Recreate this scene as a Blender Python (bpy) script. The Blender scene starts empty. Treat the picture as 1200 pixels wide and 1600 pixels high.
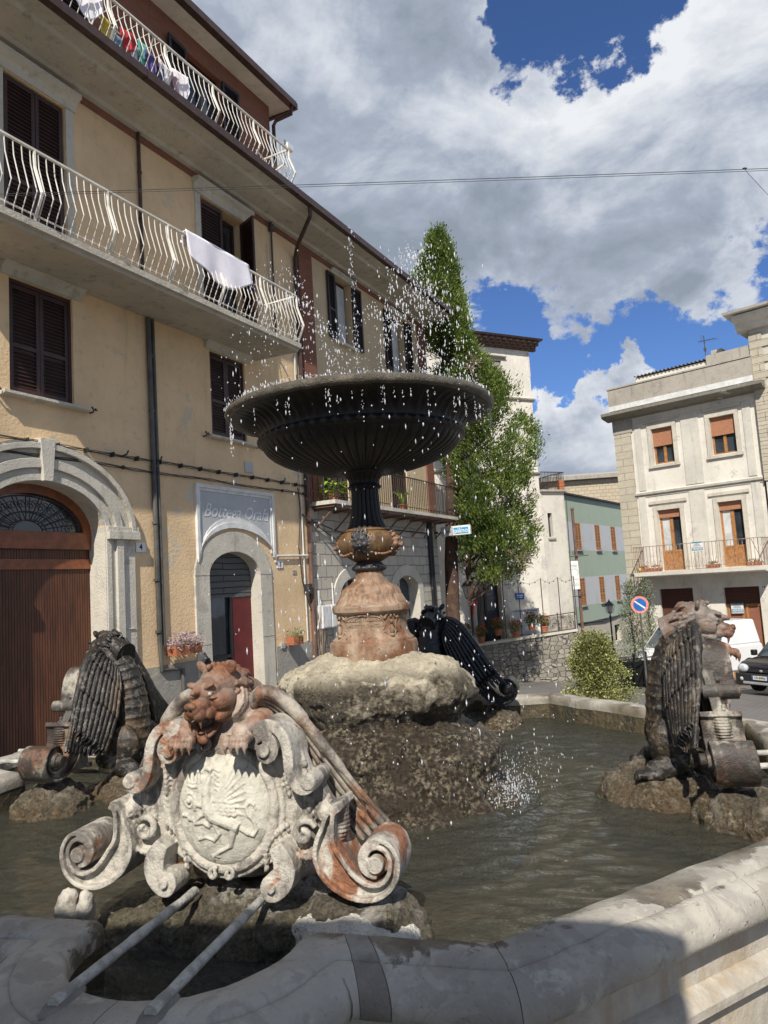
import bpy, bmesh, math, random
from mathutils import Vector, Matrix, noise
random.seed(7)
R = math.radians
scene = bpy.context.scene
col = scene.collection

# ---------------------------------------------------------------- camera
cam_d = bpy.data.cameras.new('camera'); cam = bpy.data.objects.new('camera', cam_d); col.objects.link(cam)
cam_d.sensor_fit = 'VERTICAL'; cam_d.sensor_height = 32.0; cam_d.lens = 32.0 * 1155 / 1600
cam_d.clip_start = 0.05; cam_d.clip_end = 3000
PITCH, ROLL = R(5.75), R(3.5)
fwd = Vector((0, math.cos(PITCH), math.sin(PITCH)))
rgt0 = Vector((1, 0, 0)); up0 = rgt0.cross(fwd)
rgt = rgt0 * math.cos(ROLL) - up0 * math.sin(ROLL)
upv = up0 * math.cos(ROLL) + rgt0 * math.sin(ROLL)
cam.matrix_world = Matrix.Translation((0, 0, 2.0)) @ Matrix((rgt, upv, -fwd)).transposed().to_4x4()
scene.camera = cam
scene.render.resolution_x = 768; scene.render.resolution_y = 1024

# ---------------------------------------------------------------- view
scene.view_settings.view_transform = 'Standard'; scene.view_settings.look = 'None'
scene.view_settings.exposure = 0.3; scene.view_settings.gamma = 1.0

# ---------------------------------------------------------------- sun + sky
SUN_AZ, SUN_EL = R(188.5), R(44.5)          # azimuth clockwise from +Y
sd = Vector((math.sin(SUN_AZ) * math.cos(SUN_EL), math.cos(SUN_AZ) * math.cos(SUN_EL), math.sin(SUN_EL)))
sun_d = bpy.data.lights.new('sun', 'SUN'); sun_d.energy = 5.0; sun_d.angle = R(0.55); sun_d.color = (1.0, 0.945, 0.86)
sun = bpy.data.objects.new('sun', sun_d); col.objects.link(sun)
sun.rotation_euler = (-sd).to_track_quat('-Z', 'Y').to_euler(); sun.location = (0, -5, 30)

world = bpy.data.worlds.new('World'); scene.world = world; world.use_nodes = True
wn = world.node_tree.nodes; wl = world.node_tree.links; wn.clear()
def wnode(t, **k):
    n = wn.new(t)
    for a, b in k.items(): setattr(n, a, b)
    return n
def wmath(op, a, b=None, c=None, clamp=False):
    n = wnode('ShaderNodeMath', operation=op, use_clamp=clamp)
    for i, v in enumerate((a, b, c)):
        if v is None: continue
        if isinstance(v, (int, float)): n.inputs[i].default_value = v
        else: wl.new(v, n.inputs[i])
    return n.outputs[0]
out = wnode('ShaderNodeOutputWorld'); bg = wnode('ShaderNodeBackground'); bg.inputs[1].default_value = 0.088
wl.new(bg.outputs[0], out.inputs[0])
sky = wnode('ShaderNodeTexSky', sky_type='NISHITA', sun_disc=False)
sky.sun_elevation = SUN_EL; sky.sun_rotation = SUN_AZ; sky.altitude = 700; sky.dust_density = 0.4; sky.ozone_density = 3.0
tc = wnode('ShaderNodeTexCoord')
def wmap(scale, loc=(0, 0, 0), rot=(0, 0, 0)):
    m = wnode('ShaderNodeMapping'); m.inputs['Scale'].default_value = scale; m.inputs['Location'].default_value = loc
    m.inputs['Rotation'].default_value = rot
    wl.new(tc.outputs['Generated'], m.inputs[0]); return m.outputs[0]
def wnoise(vec, s, det, ro, dist=0.0):
    n = wnode('ShaderNodeTexNoise'); n.inputs['Scale'].default_value = s; n.inputs['Detail'].default_value = det
    n.inputs['Roughness'].default_value = ro; n.inputs['Distortion'].default_value = dist
    wl.new(vec, n.inputs['Vector']); return n.outputs['Fac']
v1 = wmap((1, 1, 1.9), (0.35, 0.1, 0.2), (0, R(-24), 0))
n_big = wnoise(v1, 2.6, 3, 0.5, 0.1)
n_mid = wnoise(v1, 6.0, 15, 0.66, 0.35)
dens = wmath('ADD', wmath('MULTIPLY', n_big, 0.45), wmath('MULTIPLY', n_mid, 0.95)); dens = wmath('SUBTRACT', dens, .14)
wq_ = wnode('ShaderNodeTexNoise'); wq_.inputs['Scale'].default_value = 5.5; wq_.inputs['Detail'].default_value = 11; wq_.inputs['Roughness'].default_value = .62; wl.new(tc.outputs['Generated'], wq_.inputs['Vector'])
wv = wnode('ShaderNodeVectorMath', operation='SUBTRACT'); wl.new(wq_.outputs['Color'], wv.inputs[0]); wv.inputs[1].default_value = (.5, .5, .5)
wv2 = wnode('ShaderNodeVectorMath', operation='MULTIPLY_ADD'); wl.new(wv.outputs[0], wv2.inputs[0]); wv2.inputs[1].default_value = (.34, .34, .34); wl.new(tc.outputs['Generated'], wv2.inputs[2]); WARP = wv2.outputs[0]
# broad openings and banks of the cloud cover, as directions on the sky
for d, r, amp in [((.215, .77, .605), .092, -.36), ((.27, .70, .66), .12, -.34), ((.145, .83, .54), .085, -.30), ((.09, .81, .58), .10, .22), ((.02, .76, .65), .14, .2), ((.445, .80, .40), .07, -.34),
                  ((.25, .93, .26), .13, -.40), ((.34, .915, .20), .13, -.30), ((.46, .84, .28), .11, -.14), ((.12, .95, .26), .10, -.2),
                  ((.285, .938, .20), .085, .46), ((.245, .955, .165), .07, .40), ((.31, .925, .245), .06, .30), ((.27, .93, .25), .05, .2), ((.24, .915, .32), .03, .12),
                  ((.10, .90, .42), .38, .13), ((.30, .84, .45), .22, .20), ((-.1, .8, .6), .4, .12), ((.42, .76, .50), .12, .16)]:
    vd = wnode('ShaderNodeVectorMath', operation='DISTANCE')
    wl.new(WARP, vd.inputs[0]); vd.inputs[1].default_value = Vector(d).normalized()
    mr = wnode('ShaderNodeMapRange', interpolation_type='SMOOTHERSTEP')
    mr.inputs['From Min'].default_value = r * 1.5; mr.inputs['From Max'].default_value = r * .25
    mr.inputs['To Min'].default_value = 0; mr.inputs['To Max'].default_value = amp
    wl.new(vd.outputs['Value'], mr.inputs['Value'])
    dens = wmath('ADD', dens, mr.outputs[0])
cov = wnode('ShaderNodeMapRange', interpolation_type='SMOOTHSTEP')
cov.inputs['From Min'].default_value = .485; cov.inputs['From Max'].default_value = .60
wl.new(dens, cov.inputs['Value'])
n_sh = wnoise(wmap((1, 1, 1.8), (0.37, 0.1, 0.17), (0, R(-24), 0)), 4.0, 13, 0.60, 0.35)
shade = wmath('ADD', wmath('MULTIPLY', wmath("SUBTRACT", n_sh, .40), 2.7), wmath('MULTIPLY', wmath('SUBTRACT', .86, dens), .85))
for d, r, amp in [((.26, .82, .50), .13, .42), ((.41, .70, .585), .14, .40), ((.03, .80, .58), .16, .16), ((.27, .94, .2), .12, .25), ((.22, .89, .40), .16, -.30), ((-.05, .9, .42), .2, -.05), ((.0, .78, .62), .2, .12), ((.42, .83, .32), .07, .2)]:
    vd = wnode('ShaderNodeVectorMath', operation='DISTANCE')
    wl.new(WARP, vd.inputs[0]); vd.inputs[1].default_value = Vector(d).normalized()
    mr = wnode('ShaderNodeMapRange', interpolation_type='SMOOTHERSTEP')
    mr.inputs['From Min'].default_value = r * 1.5; mr.inputs['From Max'].default_value = 0
    mr.inputs['To Min'].default_value = 0; mr.inputs['To Max'].default_value = amp
    wl.new(vd.outputs['Value'], mr.inputs['Value'])
    shade = wmath('ADD', shade, mr.outputs[0])
cr = wnode('ShaderNodeValToRGB')
cr.color_ramp.elements[0].position = 0.0; cr.color_ramp.elements[0].color = (.27, .315, .385, 1)
cr.color_ramp.elements[1].position = 1.0; cr.color_ramp.elements[1].color = (.80, .82, .85, 1)
e = cr.color_ramp.elements.new(.3); e.color = (.36, .41, .50, 1)
e = cr.color_ramp.elements.new(.62); e.color = (.58, .62, .69, 1)
wl.new(shade, cr.inputs[0])
cs = wnode('ShaderNodeVectorMath', operation='SCALE'); cs.inputs['Scale'].default_value = 9.9
wl.new(cr.outputs[0], cs.inputs[0])
bl = wnode('ShaderNodeMix', data_type='RGBA', blend_type='MULTIPLY'); bl.inputs[0].default_value = 1
wl.new(sky.outputs[0], bl.inputs[6]); bl.inputs[7].default_value = (.62, .80, 1.12, 1)
mx = wnode('ShaderNodeMix', data_type='RGBA'); wl.new(cov.outputs[0], mx.inputs[0])
wl.new(bl.outputs[2], mx.inputs[6]); wl.new(cs.outputs[0], mx.inputs[7])
wl.new(mx.outputs[2], bg.inputs[0])

# ---------------------------------------------------------------- helpers: meshes
def ground(x, y):
    x = max(-8, min(40, x)); y = max(-14, min(90, y))
    return .1 - .07 * x - .05 * y
class MB:
    def __init__(s): s.v = []; s.f = []; s.T = None
    def add(s, vs, fs):
        b = len(s.v)
        if s.T is not None: vs = [s.T @ Vector(p) for p in vs]
        s.v += [tuple(p) for p in vs]; s.f += [tuple(i + b for i in f) for f in fs]; return s
    def box(s, x0, x1, y0, y1, z0, z1):
        return s.add([(x0, y0, z0), (x1, y0, z0), (x1, y1, z0), (x0, y1, z0), (x0, y0, z1), (x1, y0, z1), (x1, y1, z1), (x0, y1, z1)],
                     [(0, 3, 2, 1), (4, 5, 6, 7), (0, 1, 5, 4), (1, 2, 6, 5), (2, 3, 7, 6), (3, 0, 4, 7)])
    def quad(s, a, b, c, d): return s.add([a, b, c, d], [(0, 1, 2, 3)])
    def bar(s, a, b, w, h=None, up=(0, 0, 1)):
        a = Vector(a); b = Vector(b); d = (b - a).normalized(); h = h or w
        u = Vector(up)
        if abs(d.dot(u)) > .99: u = Vector((1, 0, 0))
        x = d.cross(u).normalized() * (w / 2); y = x.cross(d).normalized() * (h / 2)
        return s.add([a - x - y, a + x - y, a + x + y, a - x + y, b - x - y, b + x - y, b + x + y, b - x + y],
                     [(0, 1, 2, 3), (7, 6, 5, 4), (0, 4, 5, 1), (1, 5, 6, 2), (2, 6, 7, 3), (3, 7, 4, 0)])
    def tube(s, pts, r, n=8, caps=True):
        pts = [Vector(p) for p in pts]; m = len(pts)
        rr = r if isinstance(r, (list, tuple)) else [r] * m
        vs = []; ref = None
        for i, p in enumerate(pts):
            d = (pts[min(i + 1, m - 1)] - pts[max(i - 1, 0)])
            if d.length < 1e-9: d = Vector((0, 0, 1))
            d.normalize()
            if ref is None: ref = d.orthogonal().normalized()
            ref = (ref - d * ref.dot(d))
            if ref.length < 1e-6: ref = d.orthogonal()
            ref.normalize(); o = d.cross(ref)
            for k in range(n):
                a = 2 * math.pi * k / n
                vs.append(p + (ref * math.cos(a) + o * math.sin(a)) * rr[i])
        fs = []
        for i in range(m - 1):
            for k in range(n):
                k2 = (k + 1) % n
                fs.append((i * n + k, i * n + k2, (i + 1) * n + k2, (i + 1) * n + k))
        if caps: fs += [tuple(range(n - 1, -1, -1)), tuple(range((m - 1) * n, m * n))]
        return s.add(vs, fs)
    def cyl(s, a, b, r0, r1=None, n=16): return s.tube([a, b], [r0, r0 if r1 is None else r1], n)
    def ell(s, c, r, n=12, rot=None):
        c = Vector(c)
        if isinstance(r, (int, float)): r = (r, r, r)
        vs = [Vector((0, 0, -r[2]))]; m = max(4, n // 2)
        for i in range(1, m):
            ph = -math.pi / 2 + math.pi * i / m
            for k in range(n):
                a = 2 * math.pi * k / n
                vs.append(Vector((r[0] * math.cos(ph) * math.cos(a), r[1] * math.cos(ph) * math.sin(a), r[2] * math.sin(ph))))
        vs.append(Vector((0, 0, r[2])))
        if rot is not None: vs = [rot @ p for p in vs]
        vs = [p + c for p in vs]; fs = []
        for k in range(n): fs.append((0, 1 + (k + 1) % n, 1 + k))
        for i in range(m - 2):
            for k in range(n):
                a = 1 + i * n; k2 = (k + 1) % n
                fs.append((a + k, a + k2, a + n + k2, a + n + k))
        L = len(vs) - 1
        for k in range(n): fs.append((L, L - n + k, L - n + (k + 1) % n))
        return s.add(vs, fs)
    def lathe(s, prof, n=32, fn=None, c=(0, 0, 0)):
        vs = []
        for j, (r, z) in enumerate(prof):
            for k in range(n):
                a = 2 * math.pi * k / n
                dr, dz = fn(a, j, r, z) if fn else (0, 0)
                vs.append((c[0] + (r + dr) * math.cos(a), c[1] + (r + dr) * math.sin(a), c[2] + z + dz))
        fs = []
        for j in range(len(prof) - 1):
            for k in range(n):
                k2 = (k + 1) % n
                fs.append((j * n + k, j * n + k2, (j + 1) * n + k2, (j + 1) * n + k))
        fs += [tuple(range(n - 1, -1, -1)), tuple(range((len(prof) - 1) * n, len(prof) * n))]
        return s.add(vs, fs)
    def prism(s, poly, y0, y1):            # poly in x,z ; extruded in y
        n = len(poly)
        vs = [(x, y0, z) for x, z in poly] + [(x, y1, z) for x, z in poly]
        fs = [tuple(range(n)), tuple(range(2 * n - 1, n - 1, -1))]
        for i in range(n):
            j = (i + 1) % n; fs.append((i, i + n, j + n, j))
        return s.add(vs, fs)
    def ribbon(s, path, y0, y1, lean=0.0):   # path [(x,z,w)] in the x-z plane, a band of width w, depth y0..y1
        P = [Vector((p[0], p[1])) for p in path]; W = [p[2] for p in path]; m = len(P)
        A = []; B = []
        for i in range(m):
            d = (P[min(i + 1, m - 1)] - P[max(i - 1, 0)]).normalized(); nn = Vector((-d.y, d.x))
            A.append(P[i] + nn * W[i] / 2); B.append(P[i] - nn * W[i] / 2)
        vs = []
        for i in range(m):
            for q, y in ((A[i], y0), (A[i], y1), (B[i], y1), (B[i], y0)): vs.append((q.x, y, q.y))
        fs = []
        for i in range(m - 1):
            for k in range(4):
                k2 = (k + 1) % 4; fs.append((i * 4 + k, i * 4 + k2, i * 4 + 4 + k2, i * 4 + 4 + k))
        fs += [(3, 2, 1, 0), ((m - 1) * 4, (m - 1) * 4 + 1, (m - 1) * 4 + 2, (m - 1) * 4 + 3)]
        return s.add(vs, fs)
    def mesh(s, name, org=(0, 0, 0), recalc=True):
        me = bpy.data.meshes.new(name)
        me.from_pydata([(a - org[0], b - org[1], c - org[2]) for a, b, c in s.v], [], s.f)
        if recalc:
            bm = bmesh.new(); bm.from_mesh(me); bmesh.ops.recalc_face_normals(bm, faces=bm.faces); bm.to_mesh(me); bm.free()
        return me
    def build(s, name, m, parent=None, smooth=None, org=(0, 0, 0), bevel=0, loc=None, recalc=True):
        me = s.mesh(name, org, recalc)
        return link(name, me, m, parent, smooth, bevel, loc)
def link(name, me, m, parent=None, smooth=None, bevel=0, loc=None):
    o = bpy.data.objects.new(name, me); col.objects.link(o)
    if m: me.materials.append(m)
    if smooth is not None:
        me.shade_smooth()
        if smooth < 179: me.set_sharp_from_angle(angle=R(smooth))
    if parent: o.parent = parent
    if loc: o.location = loc
    if bevel:
        b = o.modifiers.new('bevel', 'BEVEL'); b.width = bevel; b.segments = 2; b.limit_method = 'ANGLE'; b.angle_limit = R(35)
    return o
def tag(o, label=None, cat=None, group=None, kind=None):
    if label: o['label'] = label
    if cat: o['category'] = cat
    if group: o['group'] = group
    if kind: o['kind'] = kind
    return o
def thing(name, label, cat, loc=(0, 0, 0), rz=0.0, group=None):
    o = bpy.data.objects.new(name, None); col.objects.link(o); o.empty_display_size = .2
    o.location = loc; o.rotation_euler = (0, 0, rz)
    return tag(o, label, cat, group)
def copy_tree(o, parent=None, mats=None):
    c = o.copy(); col.objects.link(c)
    if parent: c.parent = parent
    if mats and c.type == 'MESH' and len(c.material_slots):
        c.material_slots[0].link = 'OBJECT'
        old = o.material_slots[0].material
        c.material_slots[0].material = mats.get(old.name, old)
    for ch in list(o.children): copy_tree(ch, c, mats)
    return c
def crv(P, sub=4):
    """Catmull-Rom through tuples of any length"""
    P = [tuple(p) for p in P]; o = []
    for i in range(len(P) - 1):
        a, b, c, d = P[max(0, i - 1)], P[i], P[i + 1], P[min(len(P) - 1, i + 2)]
        for k in range(sub):
            t = k / sub
            o.append(tuple(.5 * (2 * q + (r - p) * t + (2 * p - 5 * q + 4 * r - s) * t * t + (3 * q - p - 3 * r + s) * t ** 3) for p, q, r, s in zip(a, b, c, d)))
    return o + [P[-1]]
def fuse(mb, name, vox, m, parent, smooth_it=2, disp=None, org=(0, 0, 0), sm=180):
    me = mb.mesh(name, org); o = bpy.data.objects.new(name, me); col.objects.link(o)
    r = o.modifiers.new('r', 'REMESH'); r.mode = 'VOXEL'; r.voxel_size = vox
    if smooth_it:
        k = o.modifiers.new('s', 'SMOOTH'); k.factor = .5; k.iterations = smooth_it
    dg = bpy.context.evaluated_depsgraph_get(); dg.update()
    me2 = bpy.data.meshes.new_from_object(o.evaluated_get(dg)); me2.name = name
    bpy.data.objects.remove(o)
    if disp:
        ns = [v.normal.copy() for v in me2.vertices]
        for v, n in zip(me2.vertices, ns): v.co += disp(v.co.copy(), n)
    me2.materials.clear()
    return link(name, me2, m, parent, sm)
def text_obj(name, body, size, m, parent, loc, rot, depth=.002, align='CENTER', shear=0, sx=1.0, bold=0):
    c = bpy.data.curves.new(name, 'FONT'); c.body = body; c.size = size; c.extrude = depth; c.align_x = align; c.align_y = 'CENTER'; c.shear = shear
    c.offset = bold; c.resolution_u = 3
    o = bpy.data.objects.new(name, c); col.objects.link(o); dg = bpy.context.evaluated_depsgraph_get(); dg.update()
    me = bpy.data.meshes.new_from_object(o.evaluated_get(dg)); bpy.data.objects.remove(o)
    me.materials.clear()
    o = link(name, me, m, parent); o.location = loc; o.rotation_euler = rot; o.scale = (sx, 1, 1)
    return o
UP = (R(90), 0, 0)       # text standing in a facade frame, facing -y

# ---------------------------------------------------------------- helpers: materials
class Mat:
    def __init__(s, name, rough=.7, spec=.4, metal=0.0):
        s.m = bpy.data.materials.new(name); s.m.use_nodes = True
        s.n = s.m.node_tree.nodes; s.l = s.m.node_tree.links
        s.b = s.n['Principled BSDF']; s.b.inputs['Roughness'].default_value = rough
        s.b.inputs['Specular IOR Level'].default_value = spec; s.b.inputs['Metallic'].default_value = metal
        s.tc = s.n.new('ShaderNodeTexCoord').outputs['Object']
    def node(s, t, **k):
        n = s.n.new(t)
        for a, b in k.items(): setattr(n, a, b)
        return n
    def put(s, sock, v):
        if isinstance(v, (int, float)): sock.default_value = v
        elif isinstance(v, (tuple, list)): sock.default_value = tuple(v) + ((1,) if len(v) == 3 and len(sock.default_value) == 4 else ())
        else: s.l.new(v, sock)
    def vec(s, scale=(1, 1, 1), rot=(0, 0, 0), loc=(0, 0, 0)):
        m = s.node('ShaderNodeMapping'); m.inputs['Scale'].default_value = scale; m.inputs['Rotation'].default_value = rot
        m.inputs['Location'].default_value = loc; s.l.new(s.tc, m.inputs[0]); return m.outputs[0]
    def noise(s, sc, det=6, ro=.6, dist=0, vec=None):
        n = s.node('ShaderNodeTexNoise'); s.put(n.inputs['Scale'], sc); s.put(n.inputs['Detail'], det); s.put(n.inputs['Roughness'], ro)
        s.put(n.inputs['Distortion'], dist); s.l.new(vec if vec is not None else s.tc, n.inputs['Vector']); return n.outputs['Fac']
    def vor(s, sc, feature='F1', vec=None, rnd=1.0):
        n = s.node('ShaderNodeTexVoronoi', feature=feature); s.put(n.inputs['Scale'], sc); s.put(n.inputs['Randomness'], rnd)
        s.l.new(vec if vec is not None else s.tc, n.inputs['Vector']); return n.outputs['Distance']
    def ramp(s, f, lo, hi, a=0.0, b=1.0):
        n = s.node('ShaderNodeMapRange', interpolation_type='SMOOTHSTEP'); s.put(n.inputs['Value'], f)
        n.inputs['From Min'].default_value = lo; n.inputs['From Max'].default_value = hi
        n.inputs['To Min'].default_value = a; n.inputs['To Max'].default_value = b; return n.outputs[0]
    def mix(s, f, a, b, mode='MIX'):
        n = s.node('ShaderNodeMix', data_type='RGBA', blend_type=mode); s.put(n.inputs[0], f); s.put(n.inputs[6], a); s.put(n.inputs[7], b)
        return n.outputs[2]
    def math(s, op, a, b=None, clamp=False):
        n = s.node('ShaderNodeMath', operation=op, use_clamp=clamp); s.put(n.inputs[0], a)
        if b is not None: s.put(n.inputs[1], b)
        return n.outputs[0]
    def sep(s):
        n = s.node('ShaderNodeSeparateXYZ'); s.l.new(s.tc, n.inputs[0]); return n.outputs
    def bump(s, h, dist=.01, strength=1.0, prev=None):
        n = s.node('ShaderNodeBump'); n.inputs['Strength'].default_value = strength; n.inputs['Distance'].default_value = dist
        s.put(n.inputs['Height'], h)
        if prev is not None: s.l.new(prev, n.inputs['Normal'])
        s.l.new(n.outputs[0], s.b.inputs['Normal']); return n.outputs[0]
    def color(s, c): s.put(s.b.inputs['Base Color'], c); return s
    def rough(s, r): s.put(s.b.inputs['Roughness'], r); return s
def simple(name, c, c2=None, rough=.6, sc=6, bump=.002, bsc=60, metal=0, spec=.4, lo=.35, hi=.65):
    m = Mat(name, rough, spec, metal); c2 = c2 or tuple(x * .7 for x in c)
    m.color(m.mix(m.ramp(m.noise(sc, 8, .65), lo, hi), c, c2))
    if bump: m.bump(m.noise(bsc, 5, .6), bump)
    return m.m
def stucco(name, c, stain, patch=None, bump=.012, streak=.5, bs=22):
    m = Mat(name, .9, .15)
    a = m.mix(m.ramp(m.noise(.9, 7, .62), .38, .66), c, tuple(x * .84 for x in c))
    a = m.mix(m.ramp(m.noise(6, 8, .7), .50, .78, 0, .55), a, stain)
    st = m.noise(3.0, 8, .65, 0, m.vec((1.6, 1.6, .16)))
    a = m.mix(m.ramp(st, .54, .78, 0, streak), a, stain)
    if patch:
        pm = m.ramp(m.noise(1.3, 9, .7, .2, m.vec((1, 1, 1), loc=(3.1, 1, 7))), .60, .64); a = m.mix(pm, a, patch)
    m.color(a)
    h = m.math('ADD', m.noise(bs, 4, .6), m.math('MULTIPLY', m.noise(bs * 4, 3, .5), .35))
    m.bump(h, bump); return m.m
def blocks(name, c1, c2, mortar, w, h, ms=.012, bump=.015, rot=False, swap=True, stain=None, squash=1.0):
    m = Mat(name, .88, .2)
    sp = m.sep(); cb = m.node('ShaderNodeCombineXYZ')
    wob = m.noise(1.6, 3, .5)
    xx = m.math('ADD', sp[0], m.math('MULTIPLY', sp[1], 1.0)); m.put(cb.inputs[0], m.math('ADD', xx, m.math('MULTIPLY', wob, .06)))
    m.put(cb.inputs[1], m.math('ADD', sp[2], m.math('MULTIPLY', m.noise(2.3, 3, .5), .05)))
    b = m.node('ShaderNodeTexBrick'); m.l.new(cb.outputs[0], b.inputs['Vector'])
    b.inputs['Scale'].default_value = 1; b.inputs['Brick Width'].default_value = w; b.inputs['Row Height'].default_value = h
    b.inputs['Mortar Size'].default_value = ms; b.inputs['Mortar Smooth'].default_value = .25; b.inputs['Bias'].default_value = 0
    b.offset = .5; b.squash = squash; b.squash_frequency = 3
    m.put(b.inputs['Color1'], c1); m.put(b.inputs['Color2'], c2); m.put(b.inputs['Mortar'], mortar)
    a = m.mix(m.ramp(m.noise(9, 8, .7), .35, .75, 0, .5), b.outputs['Color'], tuple(x * .62 for x in c1))
    if stain: a = m.mix(m.ramp(m.noise(1.1, 7, .65), .5, .7, 0, .8), a, stain)
    m.color(a)
    hh = m.math('SUBTRACT', m.math('MULTIPLY', m.noise(28, 6, .65), .45), b.outputs['Fac'])
    m.bump(hh, bump); return m.m
def glass_mat(name, c=(.02, .025, .03), rough=.04):
    m = Mat(name, rough, .8); m.color(m.mix(m.ramp(m.noise(1.2, 3, .5), .4, .6), c, tuple(x * 2.2 for x in c)))
    m.bump(m.noise(2.2, 2, .4), .01, .3); return m.m
# ================================================================ MATERIALS
M = {}
M['stucco'] = stucco('ochre_stucco', (.74, .54, .32), (.42, .31, .19), (.56, .47, .34), .010, .55)
M['stucco_b'] = stucco('pale_ochre_stucco', (.58, .455, .29), (.36, .29, .19), (.50, .40, .26), .010, .5)
M['concrete'] = stucco('old_concrete', (.50, .46, .38), (.16, .14, .11), (.36, .33, .27), .012, .7)
M['white_wall'] = stucco('white_plaster', (.68, .64, .56), (.36, .33, .27), (.50, .46, .42), .008, .6)
M['grey_wall'] = stucco('greying_plaster', (.58, .55, .48), (.32, .30, .26), (.44, .41, .37), .008, .7)
M['limestone'] = stucco('limestone', (.56, .52, .435), (.22, .20, .16), (.40, .37, .31), .010, .65, 30)
M['plinth'] = stucco('plinth_render', (.33, .31, .27), (.17, .16, .14), (.42, .37, .28), .02, .5)
M['parapet'] = stucco('parapet_concrete', (.40, .365, .31), (.13, .12, .10), (.29, .26, .22), .012, .8)
M['rotten'] = stucco('lichened_edge', (.26, .24, .20), (.05, .05, .045), (.5, .48, .44), .02, .8, 30)
M['ashlar'] = blocks('ashlar_stone', (.50, .46, .385), (.42, .385, .32), (.20, .18, .15), .46, .25, .010, .02, stain=(.33, .30, .25))
M['quoin'] = blocks('quoin_stone', (.50, .45, .35), (.45, .40, .31), (.26, .23, .18), .85, .30, .012, .015, stain=(.36, .33, .27))
M['brick'] = blocks('red_brick', (.27, .105, .062), (.22, .085, .05), (.20, .13, .10), .25, .058, .009, .006)
m = Mat('rubble_stone', .9, .2); vv = m.vec((1, 1, 1.45))
vn = m.node('ShaderNodeTexVoronoi', feature='F1'); vn.inputs['Scale'].default_value = 4.6; vn.inputs['Randomness'].default_value = .6; m.l.new(vv, vn.inputs['Vector'])
ve = m.node('ShaderNodeTexVoronoi', feature='DISTANCE_TO_EDGE'); ve.inputs['Scale'].default_value = 4.6; ve.inputs['Randomness'].default_value = .6; m.l.new(vv, ve.inputs['Vector'])
bwn = m.node('ShaderNodeRGBToBW'); m.l.new(vn.outputs['Color'], bwn.inputs[0])
a = m.mix(m.ramp(bwn.outputs[0], .2, .8), (.22, .20, .165), (.36, .33, .28)); a = m.mix(m.ramp(m.noise(9, 8, .7), .4, .7, 0, .6), a, (.14, .13, .10)); eg = m.ramp(ve.outputs['Distance'], .0, .05)
m.color(m.mix(eg, (.10, .09, .075), a)); m.bump(m.math('ADD', eg, m.math('MULTIPLY', m.noise(24, 6, .7), .4)), .05); M['rubble'] = m.m
M['stone_far'] = blocks('far_stone', (.48, .41, .29), (.42, .35, .25), (.30, .25, .19), .5, .3, .02, .01)
M['shutter'] = simple('dark_brown_shutter', (.055, .026, .020), (.035, .018, .015), .45, 5, .001)
M['shutter_b'] = simple('black_brown_shutter', (.030, .020, .020), (.018, .013, .013), .45, 5, .001)
M['gutter'] = simple('brown_gutter', (.045, .024, .020), (.07, .04, .032), .4, 8, .001)
M['pipe'] = simple('grey_pipe', (.10, .095, .085), (.05, .05, .045), .5, 3, .001)
M['pipe_b'] = simple('brown_pipe', (.16, .09, .065), (.10, .06, .045), .5, 3, .001)
M['cable'] = simple('cable', (.04, .038, .035), None, .6, 6, 0)
M['glass'] = glass_mat('window_glass')
M['glass_b'] = glass_mat('reflecting_glass', (.05, .06, .065))
M['curtain'] = simple('curtain', (.55, .55, .53), (.40, .40, .39), .9, 3, .004, 8)
M['frame_grey'] = simple('pale_window_frame', (.42, .42, .40), None, .5, 6, 0)
M['wood_orange'] = simple('varnished_wood', (.40, .19, .065), (.27, .12, .04), .5, 9, .002)
M['roller'] = blocks('roller_shutter_wood', (.42, .20, .115), (.40, .19, .11), (.20, .09, .05), 30, .055, .006, .004)
M['roller_dark'] = blocks('dark_roller', (.115, .052, .035), (.10, .046, .032), (.03, .015, .01), 30, .07, .008, .006)
M['roller_grey'] = blocks('grey_roller', (.13, .13, .125), (.11, .11, .105), (.03, .03, .03), 30, .11, .010, .012)
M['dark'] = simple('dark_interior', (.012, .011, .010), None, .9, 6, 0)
M['red_door'] = simple('red_paint', (.13, .008, .010), (.085, .006, .008), .5, 3, .001)
M['sign_grey'] = simple('grey_sign_panel', (.36, .375, .38), (.41, .42, .42), .5, 2, .001)
M['sign_white'] = simple('white_trim', (.66, .66, .64), (.52, .52, .50), .6, 5, .001)
M['etch'] = simple('etched_letters', (.70, .71, .71), None, .6, 5, 0)
M['black'] = simple('black_paint', (.012, .012, .013), None, .4, 6, 0)
M['ink'] = simple('dark_ink', (.02, .022, .03), None, .6, 6, 0)
M['plate_white'] = simple('enamel_white', (.72, .72, .70), (.60, .59, .56), .35, 6, 0)
M['blue'] = simple('sign_blue', (.02, .13, .42), None, .4, 6, 0)
M['teal'] = simple('sign_teal', (.02, .22, .33), None, .4, 6, 0)
M['cyan'] = simple('sign_cyan', (.02, .33, .62), None, .4, 6, 0)
M['red'] = simple('sign_red', (.60, .16, .12), (.66, .30, .24), .5, 20, 0)
M['terracotta'] = simple('terracotta', (.42, .15, .07), (.30, .10, .05), .8, 12, .002)
M['tile'] = simple('roof_tile', (.36, .20, .13), (.22, .15, .11), .9, 6, .01)
M['orange_tile'] = simple('corner_tile', (.50, .25, .12), (.34, .2, .12), .9, 6, .01)
M['iron'] = simple('wrought_iron', (.030, .028, .026), (.06, .04, .03), .5, 9, .001)
M['rust_iron'] = simple('rusting_iron', (.16, .085, .055), (.34, .27, .22), .7, 9, .001)
M['lamp_glass'] = simple('frosted_glass', (.72, .73, .70), (.6, .6, .58), .5, 4, 0)
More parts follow.
